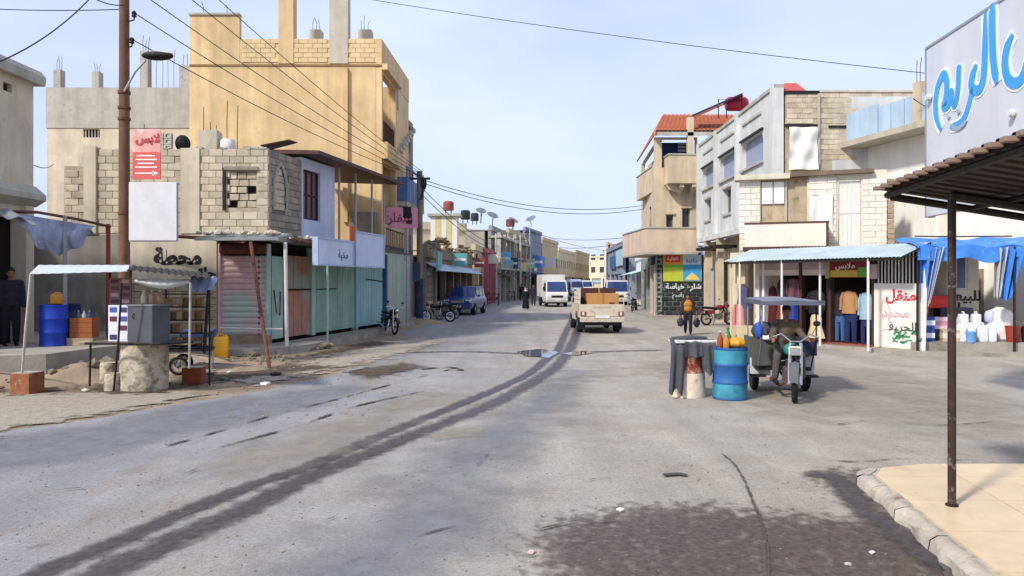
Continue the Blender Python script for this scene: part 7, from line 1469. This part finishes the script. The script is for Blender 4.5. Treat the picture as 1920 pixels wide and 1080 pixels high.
# litter
def litter(label, px, py, s, col, name='litter_scrap', cat='litter'):
    x, y = G(px, py); mb = MB(); mb.bm(rock(s, .45)); o = mb.build(name, flat('litter '+col, col)); o.matrix_world = at(x, y, s*.25+.01, R.uniform(0, 360)); setp(o, label, cat, 'scattered litter')
litter('crumpled white bag on the dirt before leaning prop', 497, 723, .11, 'E2E0DE'); litter('black rubber scrap at the foot of the leaning prop', 516, 706, .14, '1E1D1F'); litter('white plastic scrap in the forecourt edge of damp patch', 1162, 960, .045, 'E8E4DE'); litter('pinkish scrap at the left of damp patch', 996, 1039, .035, 'C9A59A')
litter('white scrap lying on the damp patch', 1635, 1040, .03, 'D8D4CE'); litter('pale scrap beside kerb puddle', 1590, 1062, .03, 'B9B0A4'); litter('white bottle scrap left of kiosk', 160, 735, .08, 'DCD6C6'); litter('greenish rag near left can', 420, 715, .12, '4E5A40'); litter('grey rag beside red brown can', 395, 704, .14, '8A8A86'); litter('white rag between red brown can and prop', 430, 700, .09, 'CFCDC8'); litter('dark rag on the dirt near yellow jerrycan', 470, 695, .12, '4A423A')
# ================================================================== VEHICLES
def ring_loft(mb, secs):
    n = len(secs[0]); vs = [v for s_ in secs for v in s_]; fs_ = [(j*n+i, j*n+(i+1) % n, (j+1)*n+(i+1) % n, (j+1)*n+i) for j in range(len(secs)-1) for i in range(n)]
    fs_ += [tuple(range(n-1, -1, -1)), tuple(range((len(secs)-1)*n, len(secs)*n))]; mb.add(vs, fs_)
def car_sec(y, hw, z0, z1, top=.88): return [(-hw*.94, y, z0), (hw*.94, y, z0), (hw, y, z0+(z1-z0)*.3), (hw, y, z0+(z1-z0)*.7), (hw*top, y, z1), (-hw*top, y, z1), (-hw, y, z0+(z1-z0)*.7), (-hw, y, z0+(z1-z0)*.3)]
def vwheel(t, f, x, y, r, w):
    o = MB(f).lathe([(r*.6, -w/2), (r*.93, -w/2), (r, -w/2+.03), (r, w/2-.03), (r*.93, w/2), (r*.6, w/2)], (x, y, r), 22, 'x').build('wheel', M_RUB, t, smooth=True); MB(f).lathe([(.05, -w/2-.01), (r*.58, -w/2+.02), (r*.6, w/2-.02), (.05, w/2+.01)], (x, y, r), 18, 'x').build('rim', M_STEEL, o, smooth=True)
M_WINB = glass('blue reflecting windscreen', '2A3F6E', .06); M_LAMP = flat('lamp lens', 'D8D8D2', rough=.15); M_RED = flat('red lens', '8E1A1A', rough=.2); M_PLATE = flat('number plate', 'D4D2CC')
# vehicles face -y (towards the camera) in their own frame
def suv(label, M):
    t = thing('parked_car', label, 'car', M); mp = pm('dark blue car paint', '3A4E80', .1, 2, rough=.25, spec=.6, bump=0, stain='4A5060', stain_lo=.66); f = M
    mb = MB(f); ring_loft(mb, [car_sec(-2.3, .78, .42, .85), car_sec(-2.2, .86, .36, .98), car_sec(-1.3, .9, .34, 1.06), car_sec(-.9, .91, .34, 1.08), car_sec(1.9, .91, .34, 1.1), car_sec(2.25, .88, .4, 1.06), car_sec(2.3, .8, .46, 1.0)]); mb.build('body', mp, t, smooth=35)
    mb = MB(f); ring_loft(mb, [[(-.8, -.95, 1.06), (.8, -.95, 1.06), (.8, -.94, 1.07), (-.8, -.94, 1.07)], [(-.8, -.9, 1.06), (.8, -.9, 1.06), (.66, -.25, 1.68), (-.66, -.25, 1.68)], [(-.8, 1.8, 1.06), (.8, 1.8, 1.06), (.68, 1.7, 1.7), (-.68, 1.7, 1.7)], [(-.8, 2.2, 1.06), (.8, 2.2, 1.06), (.7, 2.0, 1.4), (-.7, 2.0, 1.4)]]); mb.build('cabin', mp, t, smooth=30)
    MB(f).hexa([(-.7, -.90, 1.12), (.7, -.90, 1.12), (.7, -.86, 1.12), (-.7, -.86, 1.12), (-.6, -.33, 1.63), (.6, -.33, 1.63), (.6, -.28, 1.63), (-.6, -.28, 1.63)]).build('windscreen', M_WINB, t)
    for s_ in (-1, 1):
        for y0, y1 in ((-.5, .45), (.5, 1.35), (1.42, 1.95)): MB(f).hexa([(s_*.80, y0, 1.12), (s_*.80, y1, 1.12), (s_*.81, y1, 1.12), (s_*.81, y0, 1.12), (s_*.69, y0+.12, 1.62), (s_*.69, y1, 1.62), (s_*.71, y1, 1.62), (s_*.71, y0+.12, 1.62)]).build('side_window', M_WINDOW, t)
        MB(f).obox((s_*.66, -2.24, .84), (.34, .1, .17), ch=.03).build('headlight', M_LAMP, t); MB(f).obox((s_*.98, -.75, 1.14), (.16, .1, .14), ch=.03).build('mirror', mp, t)
        vwheel(t, f, s_*.8, -1.4, .36, .24); vwheel(t, f, s_*.8, 1.4, .36, .24); MB(f).obox((s_*.6, 2.26, .9), (.2, .06, .3)).build('tail_light', M_RED, t)
    MB(f).obox((0, -2.29, .82), (.8, .05, .16), ch=.02).build('grille', M_CHR, t); MB(f).obox((0, -2.32, .5), (1.6, .12, .22), ch=.04).build('bumper', mp, t); MB(f).box(-.26, -2.4, .5, .26, -2.385, .6).build('number_plate', M_PLATE, t); MB(f).box(-.6, -.1, 1.7, -.56, 1.6, 1.75).build('roof_rail', M_BLACK, t); MB(f).box(.56, -.1, 1.7, .6, 1.6, 1.75).build('roof_rail', M_BLACK, t)
sx, sy = G(862, 592); suv('dark blue sport utility car parked before the low shop row', at(sx+.2, sy+2.4, .01, -9))
def van(name, label, M, w=1.75, h=2.55, L=4.8, col='E2E1DD', nose=.5, cargo=True, group=None):
    t = thing(name, label, 'van' if name == 'white_van' else 'truck', M, group); f = M; hw = w/2; mp = pm('van paint '+col, col, .06, 2, rough=.35, bump=0, stain='B9B2A6', stain_lo=.64); hc = min(h, 2.1)
    mb = MB(f); ring_loft(mb, [car_sec(-L/2, hw*.92, .4, 1.0, .95), car_sec(-L/2+.12, hw, .36, 1.08, .97), car_sec(-L/2+.35, hw, .36, 1.2, .97), car_sec(-L/2+1.9, hw, .36, 1.25, .97)]); mb.build('cab_lower', mp, t, smooth=35)
    mb = MB(f); ring_loft(mb, [[(-hw*.95, -L/2+.2, 1.08), (hw*.95, -L/2+.2, 1.08), (hw*.9, -L/2+nose+.2, hc), (-hw*.9, -L/2+nose+.2, hc)], [(-hw*.97, -L/2+1.9, 1.1), (hw*.97, -L/2+1.9, 1.1), (hw*.92, -L/2+1.9, hc), (-hw*.92, -L/2+1.9, hc)]]); mb.build('cab_upper', mp, t, smooth=30)
    y0 = -L/2+.2
    def wz(z): return y0+nose*(z-1.08)/(hc-1.08)
    MB(f).hexa([(-hw*.86, wz(1.2)-.02, 1.2), (hw*.86, wz(1.2)-.02, 1.2), (hw*.86, wz(1.2)+.02, 1.2), (-hw*.86, wz(1.2)+.02, 1.2), (-hw*.8, wz(hc-.12)-.02, hc-.12), (hw*.8, wz(hc-.12)-.02, hc-.12), (hw*.8, wz(hc-.12)+.02, hc-.12), (-hw*.8, wz(hc-.12)+.02, hc-.12)]).build('windscreen', M_WINB, t)
    for s_ in (-1, 1):
        MB(f).hexa([(s_*hw*.965, wz(1.2)+.2, 1.2), (s_*hw*.965, -L/2+1.6, 1.2), (s_*hw*.98, -L/2+1.6, 1.2), (s_*hw*.98, wz(1.2)+.2, 1.2), (s_*hw*.92, wz(hc-.2)+.15, hc-.2), (s_*hw*.92, -L/2+1.6, hc-.2), (s_*hw*.94, -L/2+1.6, hc-.2), (s_*hw*.94, wz(hc-.2)+.15, hc-.2)]).build('side_window', M_WINDOW, t)
        MB(f).obox((s_*hw*.7, -L/2+.02, .82), (.32, .1, .2), ch=.03).build('headlight', M_LAMP, t); MB(f).obox((s_*(hw+.12), -L/2+.45, 1.45), (.14, .08, .26), ch=.03).build('mirror', M_BLACK, t); vwheel(t, f, s_*(hw-.14), -L/2+.85, .32, .22); vwheel(t, f, s_*(hw-.14), L/2-.9, .32, .22)
        MB(f).tube([(s_*.2, wz(1.22)-.04, 1.22), (s_*.55, wz(1.6)-.04, 1.6)], .012, 4).build('wiper', M_BLACK, t)
    MB(f).box(-hw*.5, -L/2-.02, .74, hw*.5, -L/2+.04, .9).build('grille', M_BLACK, t); MB(f).obox((0, -L/2-.04, .5), (w*.98, .16, .22), ch=.04).build('bumper', pm('grey bumper', 'A9A9A6', .1), t); MB(f).box(-.26, -L/2-.13, .5, .26, -L/2-.12, .61).build('number_plate', M_PLATE, t); MB(f).box(-hw*.9, -L/2+.3, .25, hw*.9, L/2-.1, .4).build('chassis', M_BLACK, t)
    if cargo: MB(f).obox((0, -L/2+1.95+(L-2)/2, (h+.75)/2), (w*1.04, L-2, h-.75), ch=.03).build('cargo_box', mp, t)
    else:
        MB(f).box(-hw, -L/2+1.95, .8, hw, L/2, .9).build('flatbed', M_DARKIRON, t)
        for s_ in (-1, 1): MB(f).box(s_*hw-.03, -L/2+1.95, .9, s_*hw+.03, L/2, 1.3).build('bed_side', mp, t)
vx, vy = G(1039, 576); van('white_van', 'white box van coming towards the camera', at(vx, vy+2.5, .01, 6), 1.8, 2.55, 5.0, 'CFCDC8', .4)
tx, ty = G(1160, 575); van('white_truck', 'white light truck parked on the right behind pickup', at(tx+.1, ty+2.6, .01, -4), 1.9, 2.1, 5.2, 'C2C3C0', .3, False)
van('white_van', 'small far blue and white van up the street', at(8.6, 104, .01, 10), 1.9, 2.3, 4.5, 'B9C4DA', .5); van('white_van', 'far white van half behind the small blue and white one', at(11.2, 116, .01, 10), 1.8, 2.2, 4.5, 'D8D4CC', .5)
# pickup seen from behind: frame faces +y away from the camera
def pickup(label, M):
    t = thing('pickup_truck', label, 'pickup', M); f = M; mp = pm('dusty cream pickup paint', 'C4BAA6', .12, 3, rough=.5, bump=.05, stain='98856C', stain_lo=.54, stain_scale=3)
    for s_ in (-1, 1):
        MB(f).prism([(-2.3, .62), (-2.3, 1.12), (-.4, 1.12), (-.4, .62), (-.75, .62), (-.95, .82), (-1.45, .82), (-1.65, .62)], s_*.83-.03, s_*.83+.03, 'x').build('bed_side', mp, t)
        vwheel(t, f, s_*.72, -1.2, .34, .22); vwheel(t, f, s_*.72, 1.5, .34, .22)
        o = MB(f).obox((s_*.72, -2.33, .77), (.2, .06, .16), ch=.015).build('tail_light', M_RED, t); MB(f).box(s_*.72-.04, -2.37, .71, s_*.72+.04, -2.36, .83).build('lens', M_LAMP, o)
        MB(f).obox((s_*.95, .75, 1.25), (.14, .06, .22), ch=.02).build('mirror', M_BLACK, t)
        MB(f).box(s_*.72-.13, -1.75, .12, s_*.72+.13, -1.72, .5).build('mud_flap', M_BLACK, t)
    MB(f).box(-.8, -2.32, .66, .8, -2.26, 1.12).build('tailgate', mp, t, bevel=.012); MB(f).box(-.8, -2.26, .62, .8, -.4, .68).build('bed_floor', M_DARKIRON, t)
    MB(f).box(-.35, -2.335, 1.0, .35, -2.321, 1.05).build('tailgate_rib', pm('faded tailgate', 'B9AE9A', .12), t); MB(f).box(-.8, -.42, .66, .8, -.38, 1.3).build('bed_front', mp, t)
    MB(f).obox((0, -2.42, .55), (1.7, .16, .2), ch=.03).build('rear_bumper', pm('rusty white bumper', 'BDB4A2', .15, 5, stain='7A5A46', stain_lo=.55, stain_scale=5), t); MB(f).box(-.27, -2.52, .6, .27, -2.505, .72).build('number_plate', M_PLATE, t); MB(f).box(-.7, -2.1, .3, .7, 2.0, .6).build('chassis', M_BLACK, t)
    mb = MB(f); ring_loft(mb, [[(-.8, -.36, .45), (.8, -.36, .45), (.82, -.36, 1.12), (.68, -.2, 1.66), (-.68, -.2, 1.66), (-.82, -.36, 1.12)], [(-.82, .9, .45), (.82, .9, .45), (.84, .9, 1.12), (.68, .45, 1.68), (-.68, .45, 1.68), (-.84, .9, 1.12)]]); mb.build('cab', mp, t, smooth=30)
    mb = MB(f); ring_loft(mb, [car_sec(.9, .83, .45, 1.1), car_sec(1.9, .8, .45, 1.0), car_sec(2.2, .72, .5, .9)]); mb.build('bonnet', mp, t, smooth=35)
    MB(f).hexa([(-.6, -.34, 1.2), (.6, -.34, 1.2), (.6, -.3, 1.2), (-.6, -.3, 1.2), (-.55, -.235, 1.58), (.55, -.235, 1.58), (.55, -.2, 1.58), (-.55, -.2, 1.58)]).build('rear_window', M_WINDOW, t)
    for s_ in (-1, 1): MB(f).hexa([(s_*.83, -.2, 1.15), (s_*.83, .75, 1.15), (s_*.85, .75, 1.15), (s_*.85, -.2, 1.15), (s_*.71, -.1, 1.6), (s_*.71, .4, 1.6), (s_*.73, .4, 1.6), (s_*.73, -.1, 1.6)]).build('side_window', M_WINDOW, t)
    for k in range(3): MB(f).box(-.87, -2.25, 1.14+k*.16, -.82, -.42, 1.28+k*.16).build('stake_board', pm('pale stake board', 'CFC6B2', .15, 4, stain='A88658', stain_lo=.55), t)
    for s_ in (.85,): mb = MB(f); mb.tube([(s_, -2.2, 1.12), (s_, -2.2, 1.3), (s_, -.5, 1.3), (s_, -.5, 1.12)], .02, 6); mb.build('bed_rail', mp, t)
    return t
pkx, pky = G(1121, 623); pM = at(pkx, pky+1.3, .01, 1); pickup('dusty cream pickup driving away with cardboard cartons in its bed', pM)
def carton(label, M, sx_, sy_, sz_, col, grp='cartons in the pickup bed'):
    t = thing('cardboard_carton', label, 'carton', M, grp); MB().obox((0, 0, sz_/2), (sx_, sy_, sz_), ch=.01).build('box', pm('cardboard '+col, col, .1, 4), t); MB().box(-.035, -sy_/2-.004, 0, .035, sy_/2+.004, sz_+.003).build('tape', pm('brown tape', '9A7248', .1), t); MB().box(sx_*.2, -sy_/2-.003, sz_*.35, sx_*.36, -sy_/2, sz_*.6).build('print', flat('brown print', '5A3A22'), t)
carton('big tan carton filling the back of the pickup bed', pM @ Matrix.Translation((.06, -1.9, .69)), 1.2, .6, .85, 'B3824E'); carton('dark brown carton on top behind the tan one', pM @ Matrix.Translation((.0, -1.15, .69)), 1.3, .7, 1.05, '4A302A')
